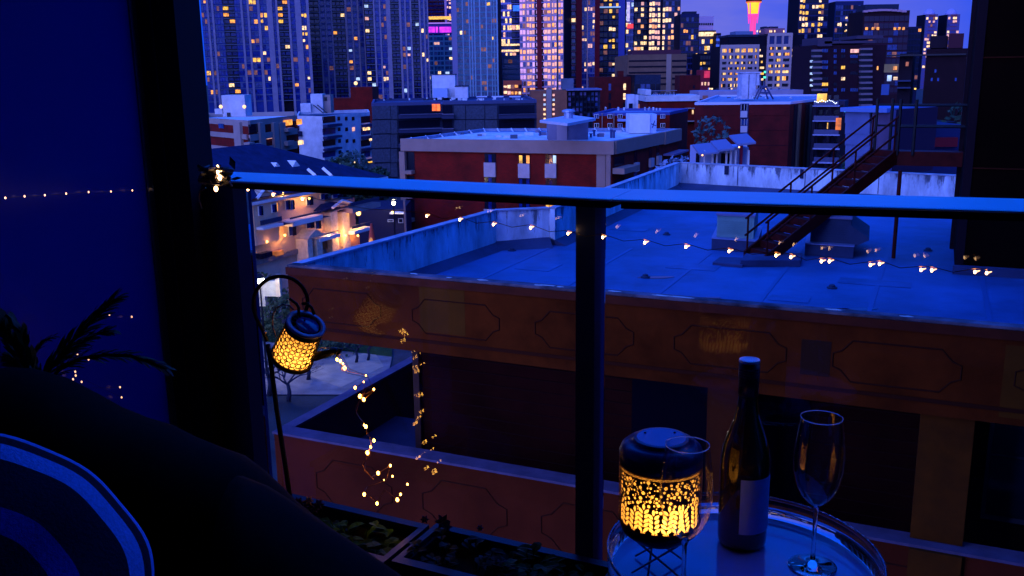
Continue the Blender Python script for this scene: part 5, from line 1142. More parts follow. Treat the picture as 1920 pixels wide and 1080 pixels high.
unit('grey green boxed air unit on a low kerb, left of the stair foot', [(1343, 458), (1412, 463), (1420, 440), (1352, 437)], zat(1375, 402, 1375, 458), AC, False)
unit('darker slate air unit with a side hood, behind the stair', [(1518, 468), (1592, 473), (1596, 448), (1524, 444)], zat(1555, 408, 1555, 470), ACD, True)
# dark roof house at the right
PH = M('black_brown_wall', (.007, .002, .001), .9, noise=(.8, .5), spec=.1)
h0 = onz(1790, 512, ZR).xy; rh = thing('roof_house', (h0.x, h0.y, ZR), 'towering near black roof house wall at the right edge, stair landing meets it', 'building')
m = MB(); m.prism([tuple(h0), tuple(h0+u_*14), tuple(h0+u_*14+v_*7), tuple(h0+v_*7)], ZR+.001, 27.5); m.build('wall', PH, rh)
m = MB(); m.prism([tuple(h0-u_*.02-v_*.03), tuple(h0+u_*.16-v_*.03), tuple(h0+u_*.16), tuple(h0-u_*.02)], ZR+.002, 27.5); m.build('corner_trim', M('plum_corner_trim', (.014, .004, .008), .7), rh)
m = MB(); m.prism([tuple(h0-u_*.10+v_*3.2), tuple(h0-u_*.003+v_*3.2), tuple(h0-u_*.003+v_*3.5), tuple(h0-u_*.10+v_*3.5)], ZR+.002, 27); m.build('downpipe', M('plum_corner_trim', (.014, .004, .008)), rh)
m = MB(); m.prism([tuple(h0+u_*-.05-v_*.15), tuple(h0+u_*14-v_*.15), tuple(h0+u_*14-v_*.001), tuple(h0-u_*.05-v_*.001)], ZR+.002, ZR+.2); m.build('base_flashing', UP, rh)
for i in range(1, 5): m = MB(); fq = Facade(h0, h0+u_); fq.box(m, .1, 14, ZR+i*2.4, ZR+i*2.4+.03, .001, .02); m.build('wall_joint', GROOVE, rh)
# puddle glints on the roof
for (x, y, r_) in ((1602, 580, .25), (1300, 560, .3), (1230, 520, .22)):
    c_ = onz(x, y, ZR+.009); m = MB(); m.add([(c_.x+r_*(1+.3*math.sin(3*t))*math.cos(t)*1.7, c_.y+r_*(1+.25*math.cos(2*t))*math.sin(t)*.6, c_.z) for t in [k*math.pi/12 for k in range(24)]], [tuple(range(24))])
    tag(m.build('puddle', M('puddle_water', (.02, .03, .08), .04, spec=.8), None, kind='structure'))

# ================================================================ the balcony
ZF = EYE.z-1.30
RAIL_H = .215; zt0 = EYE.z-RAIL_H
F0 = onz(460, 340, zt0).xy; F1 = onz(1146, 373, zt0).xy; F2 = onz(1920, 395, zt0).xy        # the rail's inner top edge: left end, mitred corner, right side
ru = (F1-F0).normalized(); rn = Vector((ru.y, -ru.x)); su = (F2-F1).normalized(); sn = Vector((su.y, -su.x)); RA = F0-rn*.05-ru*.06; SA_ = F1-sn*.05
r3, n3 = ru.to_3d(), rn.to_3d()
def rp(t_, d, z): return Vector((RA.x, RA.y, 0))+r3*t_+n3*d+Vector((0, 0, z))
s3, m3 = su.to_3d(), sn.to_3d()
def sp_(t_, d, z): return Vector((SA_.x, SA_.y, 0))+s3*t_+m3*d+Vector((0, 0, z))
def sbox(m, t0, t1, d0, d1, z0, z1): return m.hexa([sp_(t0, d1, z0), sp_(t1, d1, z0), sp_(t1, d0, z0), sp_(t0, d0, z0), sp_(t0, d1, z1), sp_(t1, d1, z1), sp_(t1, d0, z1), sp_(t0, d0, z1)])
def rbox(m, t0, t1, d0, d1, z0, z1): return m.hexa([rp(t0, d1, z0), rp(t1, d1, z0), rp(t1, d0, z0), rp(t0, d0, z0), rp(t0, d1, z1), rp(t1, d1, z1), rp(t1, d0, z1), rp(t0, d0, z1)])
DECK = M('dark_balcony_deck', (.03, .03, .035), .8, noise=(6, .4)); FRAMEM = M('blue_black_aluminium', (.020, .045, .17), .35, metal=.2, spec=.5)
m = MB(); m.prism([(-2.6, -1.2), (4, -1.2), (4, 1.1), tuple(F2+su*3-sn*.3), tuple(F1-sn*.3), tuple(F0-ru*1.6-rn*.3), (-2.6, 2.6)], ZF-.2, ZF); m.build('balcony_floor', DECK, kind='structure')
m = MB(); m.prism([(-2.6, -1.2), (4, -1.2), (4, 1.1), tuple(F2+su*3-sn*.1), tuple(F1-sn*.1), tuple(F0-ru*1.6-rn*.1), (-2.6, 2.6)], ZF+2.75, ZF+2.95); m.build('balcony_ceiling', M('dark_ceiling', (.10, .10, .11), .9), kind='structure')
m = MB(); m.prism([(-2.6, -1.2), (4, -1.2), (4, -1.35), (-2.6, -1.35)], ZF, ZF+2.74); m.build('balcony_back_wall', M('charcoal_render', (.05, .05, .06), .9), kind='structure')
sc_x = at(-420, 300, 1.15).x
# this balcony's unseen block of flats, stretched left to keep glow off the frieze
m = MB(); m.prism([(sc_x, 1.13), (sc_x-.1, 1.13), (sc_x-.35, -1.19), (sc_x-.25, -1.19)], ZF, ZF+2.74); m.build('added_side_wall', MATS['charcoal_render'], kind='structure')  # unseen wall added to stop glow mirroring in the railing glass
own = thing('unseen_apartment_block', (12, -2, 0), 'the unseen block of flats that carries this balcony, stretched to block sky glow', 'building')
m = MB(); m.box(-11, 34, -16, -1.36, 0, 50); m.build('wall', M('charcoal_render', (.05, .05, .06)), own)
rail = thing('balcony_railing', rp(0, 0, ZF), 'metal framed glass balustrade with a broad pale blue lit top rail', 'railing')
RAILM = M('brushed_aluminium_cap', (.46, .80, .95), .38, metal=.15, noise=(3, .10), spec=.5)
DKM = M('painted_rail_shade', (.006, .006, .016), .6)  # near-black strip puts shade on the rail's front face
TJ = (F1-RA).dot(ru); bis = (rn+sn).normalized(); miter = (bis-ru*bis.dot(rn)/1e9)
PR_ = [(-.105, -.005), (.048, -.005), (.050, -.004), (.050, -.0015), (.048, 0), (-.100, 0), (-.105, -.002)]
def corner(d, z):      # where the two offset lines meet
    a = RA+rn*d; b = SA_+sn*d; k = (b-a); den = ru.x*su.y-ru.y*su.x; t_ = (k.x*su.y-k.y*su.x)/den; p = a+ru*t_; return Vector((p.x, p.y, z))
def rail_mesh(A_, B_, nm):
    m = MB(); n_ = len(PR_); m.add(A_+B_, [tuple(range(n_)), tuple(range(2*n_-1, n_-1, -1))]+[(i, (i+1) % n_, (i+1) % n_+n_, i+n_) for i in range(n_)]); return m.build(nm, RAILM, rail)
rail_mesh([rp(-.13*(.05-d)/.155+.01, d, zt0+z) for d, z in PR_], [corner(d, zt0+z)-r3*.0008 for d, z in PR_], 'top_rail')
rail_mesh([corner(d, zt0+z)+s3*.0008 for d, z in PR_], [sp_(3.6, d, zt0+z) for d, z in PR_], 'top_rail')
m = MB(); rbox(m, .01, TJ-.004, -.09, .044, zt0-.0175, zt0-.0055); m.build('shaded_rail_face', DKM, rail)
m = MB(); sbox(m, .016, 3.5, -.09, .044, zt0-.0175, zt0-.0055); m.build('shaded_rail_face', DKM, rail)
m = MB(); rbox(m, .0, TJ-.05, -.07, -.01, ZF+.06, ZF+.11); m.build('bottom_rail', FRAMEM, rail)
m = MB(); sbox(m, .05, 3.5, -.07, -.01, ZF+.06, ZF+.11); m.build('bottom_rail', FRAMEM, rail)
def tpx(px, py, d=0):
    p0_ = rp(0, d, 0); p = onplane(px, py, p0_, n3); return (p-p0_).dot(r3)
t0_, t1_ = tpx(1079, 600), tpx(1114, 600)
m = MB(); rbox(m, t0_, t1_, -.055, -.001, ZF, zt0-.018); m.build('post', FRAMEM, rail)
m = MB(); sbox(m, 1.45, 1.485, -.055, -.001, ZF, zt0-.037); m.build('post', FRAMEM, rail)
te0, te1 = tpx(345, 600), tpx(455, 600)
m = MB(); rbox(m, te0, te1, -.06, -.001, ZF, zt0-.018); m.build('end_post', FRAMEM, rail)
# glass
gm = bpy.data.materials.new('clear_glass'); gm.use_nodes = True; n = gm.node_tree.nodes; l = gm.node_tree.links; n.clear()
o_ = n.new('ShaderNodeOutputMaterial'); mx = n.new('ShaderNodeMixShader'); tr = n.new('ShaderNodeBsdfTransparent'); gl = n.new('ShaderNodeBsdfGlossy'); fr = n.new('ShaderNodeFresnel')
tr.inputs[0].default_value = (.90, .93, .97, 1); gl.inputs['Roughness'].default_value = .004; gl.inputs[0].default_value = (.95, .95, 1, 1); fr.inputs[0].default_value = 1.35
l.new(fr.outputs[0], mx.inputs[0]); l.new(tr.outputs[0], mx.inputs[1]); l.new(gl.outputs[0], mx.inputs[2]); l.new(mx.outputs[0], o_.inputs[0]); MATS['clear_glass'] = gm
m = MB(); rbox(m, te1+.003, t0_-.003, -.046, -.040, ZF+.115, zt0-.019); m.build('glass_pane', gm, rail)
q0 = corner(-.043, 0); ts0 = (Vector((rp(t1_, 0, 0).x, rp(t1_, 0, 0).y))-SA_).dot(su)+.012
m = MB(); sbox(m, ts0, 1.447, -.046, -.040, ZF+.115, zt0-.019); m.build('glass_pane', gm, rail)
m = MB(); sbox(m, 1.488, 3.5, -.046, -.040, ZF+.115, zt0-.019); m.build('glass_pane', gm, rail)

# column and privacy screen at the left
cA = at(283, 300, 2.04); cB = at(352, 300, 2.04)
cp = thing('balcony_column', (cA.x, cA.y, ZF), 'thick black column between the privacy screen and the balustrade', 'column')
cf = Facade(cA, cB); m = MB(); cf.box(m, 0, cf.w, ZF, ZF+2.74, -.17, 0); m.build('shaft', M('blue_black_column', (.004, .004, .010), .8), cp)
m = MB(); cf.box(m, cf.w*.38, cf.w*.41, ZF, ZF+2.74, .001, .006); m.build('seam', BLACKISH, cp)
sc0 = at(-420, 300, 1.15); sc1 = at(281, 300, 2.06); sfc = Facade(sc0, sc1)
scr = thing('privacy_screen', (sc0.x, sc0.y, ZF), 'frosted blue glass privacy screen at the left end of the balcony', 'screen')
fm = bpy.data.materials.new('frosted_blue_glass'); fm.use_nodes = True; n = fm.node_tree.nodes; l = fm.node_tree.links; n.clear()
o_ = n.new('ShaderNodeOutputMaterial'); mx = n.new('ShaderNodeMixShader'); tl = n.new('ShaderNodeBsdfTranslucent'); pb_ = n.new('ShaderNodeBsdfPrincipled'); nz = n.new('ShaderNodeTexNoise'); gg = n.new('ShaderNodeNewGeometry'); mr = n.new('ShaderNodeMapRange')
nz.inputs['Scale'].default_value = 1.3; nz.inputs['Detail'].default_value = 4; l.new(gg.outputs['Position'], nz.inputs['Vector']); l.new(nz.outputs[0], mr.inputs[0]); mr.inputs[1].default_value = .3; mr.inputs[2].default_value = .7; mr.inputs[3].default_value = .35; mr.inputs[4].default_value = .55
tl.inputs[0].default_value = (.02, .06, .44, 1); pb_.inputs['Base Color'].default_value = (.015, .04, .20, 1); pb_.inputs['Roughness'].default_value = .25
l.new(mr.outputs[0], mx.inputs[0]); l.new(tl.outputs[0], mx.inputs[1]); l.new(pb_.outputs[0], mx.inputs[2]); l.new(mx.outputs[0], o_.inputs[0])
m = MB(); sfc.box(m, 0, sfc.w-.01, ZF+.05, ZF+2.6, -.012, 0); m.build('frosted_pane', fm, scr)
m = MB(); sfc.box(m, 0, sfc.w-.01, ZF, ZF+.05, -.03, .02); m.build('bottom_frame', FRAMEM, scr)
m = MB(); sfc.box(m, sfc.w-.03, sfc.w, ZF+.051, ZF+2.6, -.03, .004); m.build('side_frame', FRAMEM, scr)

# ---------------------------------------------------------------- string lights and stand-ins for their reflections
BULB = E('fairy_bulb', (1.0, .52, .20), 16, sample=True); BULBD = E('reflected_bulb_dim', (1.0, .50, .25), 3.0)
COPPER = M('copper_wire', (.35, .16, .07), .35, metal=.9)
WIRED = M('dark_wire', (.02, .018, .02), .5)
def star_bulb(p, r, par, mat=BULB, nm='bulb'):
    m = MB(); m.ball(p, r, 8, 5, (1.0, 1.0, 1.35)); return m.build(nm, mat, par, smooth=True)
def on_glass(x, y, d=.012):
    if x < 1105: return onplane(x, y, rp(0, d, 0), n3)
    return onplane(x, y, sp_(0, d, 0), m3)
reflection_px = [(465, 355), (512, 365), (567, 373), (800, 405), (862, 412), (925, 421), (995, 427), (1065, 438), (1130, 445), (1209, 455), (1286, 463), (1367, 471), (1455, 479), (1483, 482), (1540, 490), (1555, 490), (1632, 497), (1649, 495), (1727, 506), (1747, 507), (1828, 510), (1850, 512)]
sl = thing('string_lights', on_glass(465, 355), 'warm bulbs along the glass below the handrail, standing in for reflected fairy lights', 'string lights')  # added bulbs and wire imitate fairy lights reflected in the glass
wp = []
for i, (x, y) in enumerate(reflection_px):
    p = on_glass(x, y, .02); wp.append(p+Vector((0, 0, .006)))
    if i < len(reflection_px)-1 and reflection_px[i+1][0]-x > 30: wp.append(on_glass((x+reflection_px[i+1][0])/2, (y+reflection_px[i+1][1])/2+2, .02))
m = MB(); m.tube(wp, .0006, 4); m.build('wire', COPPER, sl)  # added wire, part of the reflection stand-in
for i, (x, y) in enumerate(reflection_px):
    p = on_glass(x, y, .02); star_bulb(p, .0022 if i > 2 else .0026, sl)  # bulbs standing in for the reflected lights
    m = MB(); a = .9; m.tube([p+r3*.001+Vector((0, 0, .0005)), p+r3*.0072+Vector((0, 0, .003))], [.0018, .0006], 5); m.build('reflection_tip', BULBD, sl)
# knot at the corner of the rail
kn = thing('string_lights', at(412, 335, 1.80), 'bunched fairy lights and dark ribbon tied at the left end of the handrail', 'string lights')
m = MB(); pts = []
for i in range(60): a = i*.9; pts.append(at(405+38*math.sin(a*1.3)*random.uniform(.4, 1), 330+20*math.cos(a*.8)*random.uniform(.4, 1), 1.80+.03*math.sin(a*2)))
m.tube(pts, .0035, 5); m.build('ribbon', WIRED, kn)
for i in range(9):
    a = at(395+random.random()*60, 318+random.random()*26, 1.80); d_ = Vector((random.gauss(0, 1), random.gauss(0, .4), random.gauss(.2, .8))).normalized()*.028; s_ = d_.orthogonal().normalized()*.007
    m = MB(); m.add([a, a+d_*.5+s_, a+d_, a+d_*.5-s_, a+d_*.5+Vector((0, .003, .003))], [(0, 1, 4), (1, 2, 4), (2, 3, 4), (3, 0, 4)]); m.build('ribbon_leaf', M('black_leaf', (.008, .010, .012), .7), kn)
star_bulb(at(411, 322, 1.78), .0055, kn); star_bulb(at(412, 333, 1.78), .004, kn); star_bulb(at(405, 354, 1.78), .004, kn); star_bulb(at(408, 311, 1.78), .0015, kn)
m = MB(); c_ = at(411, 323, 1.782)
for k in range(5): a = k*1.257+.4; d1 = (_r*math.cos(a)+_u*math.sin(a))*.014; d2 = (_r*math.cos(a+.5)+_u*math.sin(a+.5))*.006; d3 = (_r*math.cos(a-.5)+_u*math.sin(a-.5))*.006; m.add([c_, c_+d2, c_+d1, c_+d3, c_+d1*.5-_f*.004], [(0, 1, 4), (1, 2, 4), (2, 3, 4), (3, 0, 4)])
m.build('flower_shade', E('lit_flower_shade', (1, .6, .36), 1.0), kn)
m = MB(); m.tube([at(386, 352, 1.83), at(374, 360, 1.84), at(373, 375, 1.84), at(379, 392, 1.84)], .0015, 5); m.build('loose_wire', COPPER, kn)
ss = thing('string_lights', onplane(150, 362, sc0, sfc.n), 'tiny bulbs in a level line, standing in for lights mirrored in the screen', 'string lights')  # added strand imitating the dots of light reflected in the frosted pane
pp = [(10, 371), (46, 368), (84, 366), (124, 363), (166, 360), (208, 359), (248, 357), (292, 355)]
P3 = [onplane(x, y, sc0+sfc.n*.01, sfc.n) for x, y in pp]
m = MB(); m.tube(P3, .0004, 4); m.build('wire', WIRED, ss)  # added wire, part of the screen reflection stand-in
for p in P3: star_bulb(p, .0014, ss, E('screen_reflection_dot', (1, .55, .3), 4))
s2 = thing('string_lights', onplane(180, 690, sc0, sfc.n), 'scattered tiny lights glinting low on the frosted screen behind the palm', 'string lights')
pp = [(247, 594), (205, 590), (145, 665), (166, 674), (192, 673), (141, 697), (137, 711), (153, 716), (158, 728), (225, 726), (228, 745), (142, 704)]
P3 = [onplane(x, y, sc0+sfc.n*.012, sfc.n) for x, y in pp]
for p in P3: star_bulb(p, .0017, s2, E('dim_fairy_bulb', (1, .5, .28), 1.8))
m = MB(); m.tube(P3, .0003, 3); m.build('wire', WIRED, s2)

# ---------------------------------------------------------------- shepherd hook and watering can lantern
IRON = M('black_iron', (.012, .011, .012), .45, metal=.5)
HD = 1.90
def hp(x, y, d=HD): return at(x, y, d)
hk = thing('shepherd_hook', hp(547, 945, 1.80), 'thin black shepherd hook stake standing in the planter by the end post', 'garden hook')
pts = [hp(546, 948, 1.80), hp(533, 860, 1.83), hp(519, 770, 1.86), hp(509, 690, 1.885), hp(502, 645)]
m = MB(); m.tube(pts, .0052, 8); m.build('pole', IRON, hk, smooth=True)
cxk, cyk, rk = 526, 568, 50
arc = [hp(501, 640), hp(492, 618), hp(480, 596), hp(475, 578)]+[hp(cxk+51*math.cos(R(a)), cyk-rk*math.sin(R(a))) for a in range(172, -12, -11)]+[hp(572, 586), hp(560, 590)]
m = MB(); m.tube(arc, .0042, 8); m.build('hook', IRON, hk, smooth=True)
m = MB(); m.ball(hp(497, 623, HD-.008), .0035, 8, 5); m.build('screw', M('bright_screw', (.7, .65, .5), .2, metal=.9), hk, smooth=True)
AMB = (1, .40, .055)
# the can: local z runs up the body
ctop = hp(578, 604, 1.8904); cbot = hp(547, 671, 1.8904)
ax = (ctop-cbot); HB = ax.length+.004; ax.normalize(); ax = (ax+Vector((0, -.34, 0))).normalized()
xl = (_r-ax*_r.dot(ax)).normalized(); yl = ax.cross(xl)
org = cbot
MC = Matrix(((xl.x, yl.x, ax.x, org.x), (xl.y, yl.y, ax.y, org.y), (xl.z, yl.z, ax.z, org.z), (0, 0, 0, 1)))
RB0, RB1 = .0440, .0382; HB = .085
can = thing('watering_can_lantern', org, 'glowing lattice cut watering can lantern pouring a string of lights', 'lantern')
def can_b(m, nm, mat, smooth=True, par=None): return m.build(nm, mat, par or can, smooth=smooth)
def cr(z): return RB0+(RB1-RB0)*z/HB
# glowing liner (a frosted sleeve lit by a lamp inside)
sleeve = bpy.data.materials.new('frosted_amber_sleeve'); sleeve.use_nodes = True; n = sleeve.node_tree.nodes; l = sleeve.node_tree.links; n.clear()
o_ = n.new('ShaderNodeOutputMaterial'); ad = n.new('ShaderNodeAddShader'); tl = n.new('ShaderNodeBsdfTranslucent'); em = n.new('ShaderNodeEmission'); tl.inputs[0].default_value = (1, .68, .25, 1); em.inputs[0].default_value = (1, .30, .03, 1); em.inputs[1].default_value = .17
l.new(tl.outputs[0], ad.inputs[0]); l.new(em.outputs[0], ad.inputs[1]); l.new(ad.outputs[0], o_.inputs[0])
m = MB(); m.lathe([(cr(0)-.003, .004), (cr(.5*HB)-.003, .5*HB), (cr(HB)-.003, HB-.002)], 48, MC); can_b(m, 'liner', sleeve)
m = MB()   # lattice of overlapping rings
rr = .0106; rows_n = 8; cols_n = 24
for i in range(rows_n+1):
    z_ = .002+i*(HB-.004)/rows_n
    for j in range(cols_n//2):
        th = 2*math.pi*(j+(i % 2)*.5)/(cols_n//2)
        for (sc2) in (1.0,):
            pts = []
            for k in range(15):
                a = 2*math.pi*k/14; zz = min(HB, max(0, z_+rr*1.12*math.sin(a))); r_ = cr(zz)+.0006; t_ = th+rr*1.28*math.cos(a)/RB0*1.0
                pts.append(MC @ Vector((r_*math.cos(t_), r_*math.sin(t_), zz)))
            m.tube(pts, .00085, 4, cap=False)
m.build('lattice', IRON, can, kind='stuff')
m = MB(); m.lathe([(RB0-.004, -.004), (RB0+.002, -.004), (RB0+.002, .004), (RB0-.004, .004)], 48, MC, closed=True); can_b(m, 'base_band', IRON)
m = MB(); m.lathe([(0.0001, -.003), (RB0-.001, -.003)], 48, MC); can_b(m, 'base_plate', IRON)
m = MB(); m.lathe([(RB1-.004, HB-.004), (RB1+.002, HB-.005), (RB1+.002, HB+.010), (RB1-.004, HB+.010)], 48, MC, closed=True); can_b(m, 'collar', IRON)
m = MB(); m.lathe([(RB1-.0075, HB+.008), (RB1+.0035, HB+.008), (RB1+.0038, HB+.013), (RB1-.006, HB+.013)], 48, MC, closed=True); can_b(m, 'rim', M('lilac_metal_rim', (.45, .42, .55), .35, metal=.4))
m = MB(); m.lathe([(.0001, HB+.0095), (RB1-.007, HB+.0095)], 48, MC); can_b(m, 'solar_panel', M('deep_blue_solar_panel', (.03, .06, .32), .12, spec=.8))
m = MB(); MC2 = MC @ Matrix.Translation((.004, 0, 0)); m.lathe([(.0001, HB+.0115), (.024, HB+.0115), (.025, HB+.0100)], 32, MC2); can_b(m, 'panel_cell', M('ultramarine_cell', (.02, .05, .38), .15, spec=.8))
# spout
sp0 = hp(592, 668, 1.8855); sp1 = hp(632, 658, 1.8711)
m = MB(); m.tube([sp0-(_r*.012), sp0, sp1], [.0115, .0105, .0055], 12); can_b(m, 'spout', IRON)
m = MB(); m.tube([sp1, sp1+(_r*.006-_u*.004)], [.0055, .013], 14); can_b(m, 'rose', IRON)
m = MB(); m.tube([hp(600, 652, 1.8806), hp(632, 653, 1.8759)], .0011, 6); can_b(m, 'brace', M('bright_brace', (.6, .6, .75), .25, metal=.8))
# handles
m = MB(); m.tube([hp(518, 632, 1.9001), hp(511, 612, 1.9001), hp(511, 592, 1.9001), hp(518, 577, 1.9001), hp(530, 571, 1.9001), hp(543, 573, 1.8952), hp(551, 582, 1.8904)], .0016, 6); can_b(m, 'rear_handle', M('lilac_iron', (.10, .07, .14), .4, metal=.6))
m = MB(); m.tube([hp(543, 560, 1.8904), hp(556, 570, 1.8855), hp(560, 577, 1.8806), hp(560, 590, 1.8711)], .0032, 8); can_b(m, 'top_handle', IRON)
m = MB(); m.tube([hp(566, 570, 1.8855), hp(577, 569, 1.8855), hp(585, 578, 1.8806), hp(589, 590, 1.8759)], .0034, 8); can_b(m, 'top_handle', IRON)
ld = bpy.data.lights.new('can_lamp', 'POINT'); ld.energy = .17; ld.color = (1, .55, .17); ld.shadow_soft_size = .006
lo = bpy.data.objects.new('can_lamp', ld); col.objects.link(lo); lo.parent = can; lo.location = MC @ Vector((.004, -.006, .024))-org
# poured lights
pw = thing('poured_string_lights', hp(636, 676, 1.8613), 'copper strings of amber lights pouring from the watering can spout', 'string lights')
chain = [(638, 664), (634, 676), (646, 690), (652, 696), (686, 704), (682, 716), (666, 727), (675, 743), (682, 749), (701, 730), (684, 722), (672, 760), (668, 772), (675, 785), (682, 792), (686, 800), (688, 815), (701, 826), (695, 838), (689, 849), (685, 866), (684, 880), (696, 895), (709, 887), (732, 873), (724, 900), (703, 908), (688, 912), (683, 927), (695, 932), (707, 944), (722, 918), (745, 937), (750, 926)]
m = MB(); m.tube([hp(x, y, 1.8613+.02*math.sin(i*1.7)) for i, (x, y) in enumerate(chain)], .0007, 4); m.build('wire', COPPER, pw)
m = MB(); m.tube([hp(x+6*math.sin(i*2.1), y+4, 1.8662+.015*math.cos(i)) for i, (x, y) in enumerate(chain[:24])], .0006, 4); m.build('wire', COPPER, pw)
m = MB(); m.tube([hp(640, 664, 1.8711), hp(655, 692, 1.8711), hp(689, 704, 1.8711), hp(700, 730, 1.8711), hp(676, 745, 1.8711)], .0006, 4); m.build('wire', COPPER, pw)
AB = E('amber_bulb', (1.0, .40, .06), 20, sample=True)
for (x, y, s_) in ((632, 674, 1), (638, 677, 1.1), (646, 690, 1.25), (643, 682, .7), (666, 727, 1), (675, 743, 1.35), (682, 749, 1.25), (701, 730, .8), (686, 704, .5), (682, 716, .5), (686, 800, 1.2), (683, 797, .8), (701, 826, 1.1), (695, 838, .9), (689, 849, 1.35), (709, 887, 1.25), (732, 873, .9), (736, 893, .7), (764, 908, .75), (683, 927, 1.2), (707, 944, 1.1), (745, 937, 1.3), (751, 927, .9), (720, 900, .4)):
    star_bulb(hp(x, y, 1.8565+random.uniform(-.01, .01)), .0027*s_, pw, AB)

# ---------------------------------------------------------------- side table, lantern, bottle, glasses
ZT = EYE.z-.71
tcn = onz(1390, 1072, ZT); tr_ = .192
tb = thing('side_table', (tcn.x, tcn.y, ZF), 'small round side table with pale blue top and a clear raised lip', 'table')
TM = Matrix.Translation((tcn.x, tcn.y, 0))
m = MB(); m.lathe([(.0001, ZT-.012), (tr_-.004, ZT-.012), (tr_-.003, ZT-.006), (tr_-.006, ZT)] + [(.0001, ZT)], 72, TM); m.build('tabletop', M('pale_blue_lacquer', (.16, .26, .70), .06, spec=.8, noise=(3, .12)), tb, smooth=False)
cg = bpy.data.materials.new('clear_acrylic'); cg.use_nodes = True; b = cg.node_tree.nodes['Principled BSDF']; b.inputs['Transmission Weight'].default_value = 1; b.inputs['Roughness'].default_value = .02; b.inputs['IOR'].default_value = 1.45; b.inputs['Base Color'].default_value = (.93, .96, 1, 1)
m = MB(); m.lathe([(tr_-.0015, ZT-.012), (tr_+.0015, ZT-.012), (tr_+.0025, ZT+.030), (tr_+.003, ZT+.034), (tr_+.0005, ZT+.034), (tr_-.0005, ZT+.030)], 96, TM, closed=True); m.build('clear_lip', cg, tb, smooth=True)
m = MB(); m.lathe([(.016, ZF+.03), (.016, ZT-.013)], 20, TM); m.build('stem', FRAMEM, tb, smooth=True)
m = MB(); m.lathe([(.0001, ZF+.001), (.15, ZF+.001), (.15, ZF+.012), (.02, ZF+.03)], 40, TM); m.build('foot', FRAMEM, tb)
ZT1 = ZT+.0012
# lantern
lp_ = at(1237, 1040, 1.22); lc = Vector((lp_.x+.002, 1.242, ZT1))
lan = thing('pierced_lantern', lc, 'glowing metal drum lantern pierced with leaves and blossoms, on crossed wire legs', 'lantern')
LR, Z0, Z1 = .0590, .046, .200
LM = Matrix.Translation(lc)
DK = M('dark_bronze', (.030, .010, .028), .35, metal=.5, spec=.5)
yb0, yb1 = .080, .167      # pierced band
m = MB(); m.lathe([(.0001, Z0-.006), (.022, Z0-.004), (.040, Z0+.006), (.054, Z0+.018), (LR, yb0)], 64, LM); m.build('base_bowl', DK, lan, smooth=True)
m = MB(); m.lathe([(LR, yb1), (LR, Z1-.016), (LR-.003, Z1-.008), (LR-.010, Z1-.002), (.040, Z1), (.040, Z1+.003), (.038, Z1+.0045), (.0001, Z1+.0045)], 64, LM); m.build('shoulder', M('purple_bronze', (.05, .022, .10), .30, metal=.3, spec=.6), lan, smooth=True)
m = MB(); m.lathe([(.0001, Z1+.0048), (.0345, Z1+.0048), (.0355, Z1+.0040)], 48, LM); m.build('solar_panel', M('lantern_solar_blue', (.03, .08, .40), .2, spec=.7), lan)
for a in (0.6, 2.5): m = MB(); m.ball(lc+Vector((.026*math.cos(a), .026*math.sin(a), Z1+.005)), .002, 6, 4); m.build('rivet', DK, lan)
# pierced band: a fine sheet with real holes
NT, NZ = 620, 150; H_ = yb1-yb0; CIR = 2*math.pi*LR
holes = []  # (s, z, a, b, ang) in mm
rnd = random.Random(11)
def leafh(s, z, L_, w_, an): holes.append((s, z, L_/2, w_/2, an, 'l'))
def dot_(s, z, r_): holes.append((s, z, r_, r_, 0, 'd'))
CM = CIR*1000; HM = H_*1000
x = 0
while x < CM-3:     # stems fanning with paired leaves
    h0_ = rnd.uniform(24, 44); lean = rnd.uniform(-.18, .18)
    for k in range(int(h0_/6.8)):
        z_ = 7+k*6.8; sx = x+lean*z_; L_ = rnd.uniform(9.8, 12.0)*(1-.25*k/9)
        leafh(sx+4.3, z_+2.0, L_, 4.6, R(48+rnd.uniform(-8, 8))); leafh(sx-4.3, z_+2.0, L_, 4.6, R(132+rnd.uniform(-8, 8)))
    top = 7+int(h0_/6.8)*6.8
    leafh(x+lean*top, top+1.5, 9.5, 4.0, R(90))
    for k in range(4): leafh(x+2.1*k-3, 3.2+rnd.uniform(-.5, .5), 6.4, .9, R(90+rnd.uniform(-14, 14)))
    x += rnd.uniform(15.0, 17.5)
pl = []
for i in range(1500):
    s = rnd.uniform(0, CM); z = rnd.uniform(36, HM-7); r_ = rnd.choice((2.6, 2.3, 1.9, 1.4, .9, .8))
    if any(min(abs(s-a), CM-abs(s-a))**2+(z-b)**2 < (r_+c+.45)**2 for a, b, c in pl): continue
    if any(abs(s-h[0]) < 4 and abs(z-h[1]) < 4.5 for h in holes if h[5] == 'l'): continue
    pl.append((s, z, r_)); dot_(s, z, r_)
for k in range(int(CM/1.9)):
    dot_(k*1.9, HM-2.2, .55); dot_(k*1.9+.95, HM-3.9, .55)
for k in range(int(CM/1.8)): dot_(k*1.8, .9, .5)
import numpy as np
S, Zg = np.meshgrid((np.arange(NT)+.5)*CM/NT, (np.arange(NZ)+.5)*HM/NZ, indexing='ij')
hole = np.zeros((NT, NZ), bool)
for (s, z, a, b, an, ty) in holes:
    ds = (S-s+CM/2) % CM-CM/2; dz = Zg-z; u1 = ds*math.cos(an)+dz*math.sin(an); v1 = -ds*math.sin(an)+dz*math.cos(an)
    if ty == 'd': hole |= (u1/a)**2+(v1/b)**2 < 1
    else: hole |= (np.abs(u1) < a) & (np.abs(v1) < b*(1-(u1/a)**2))
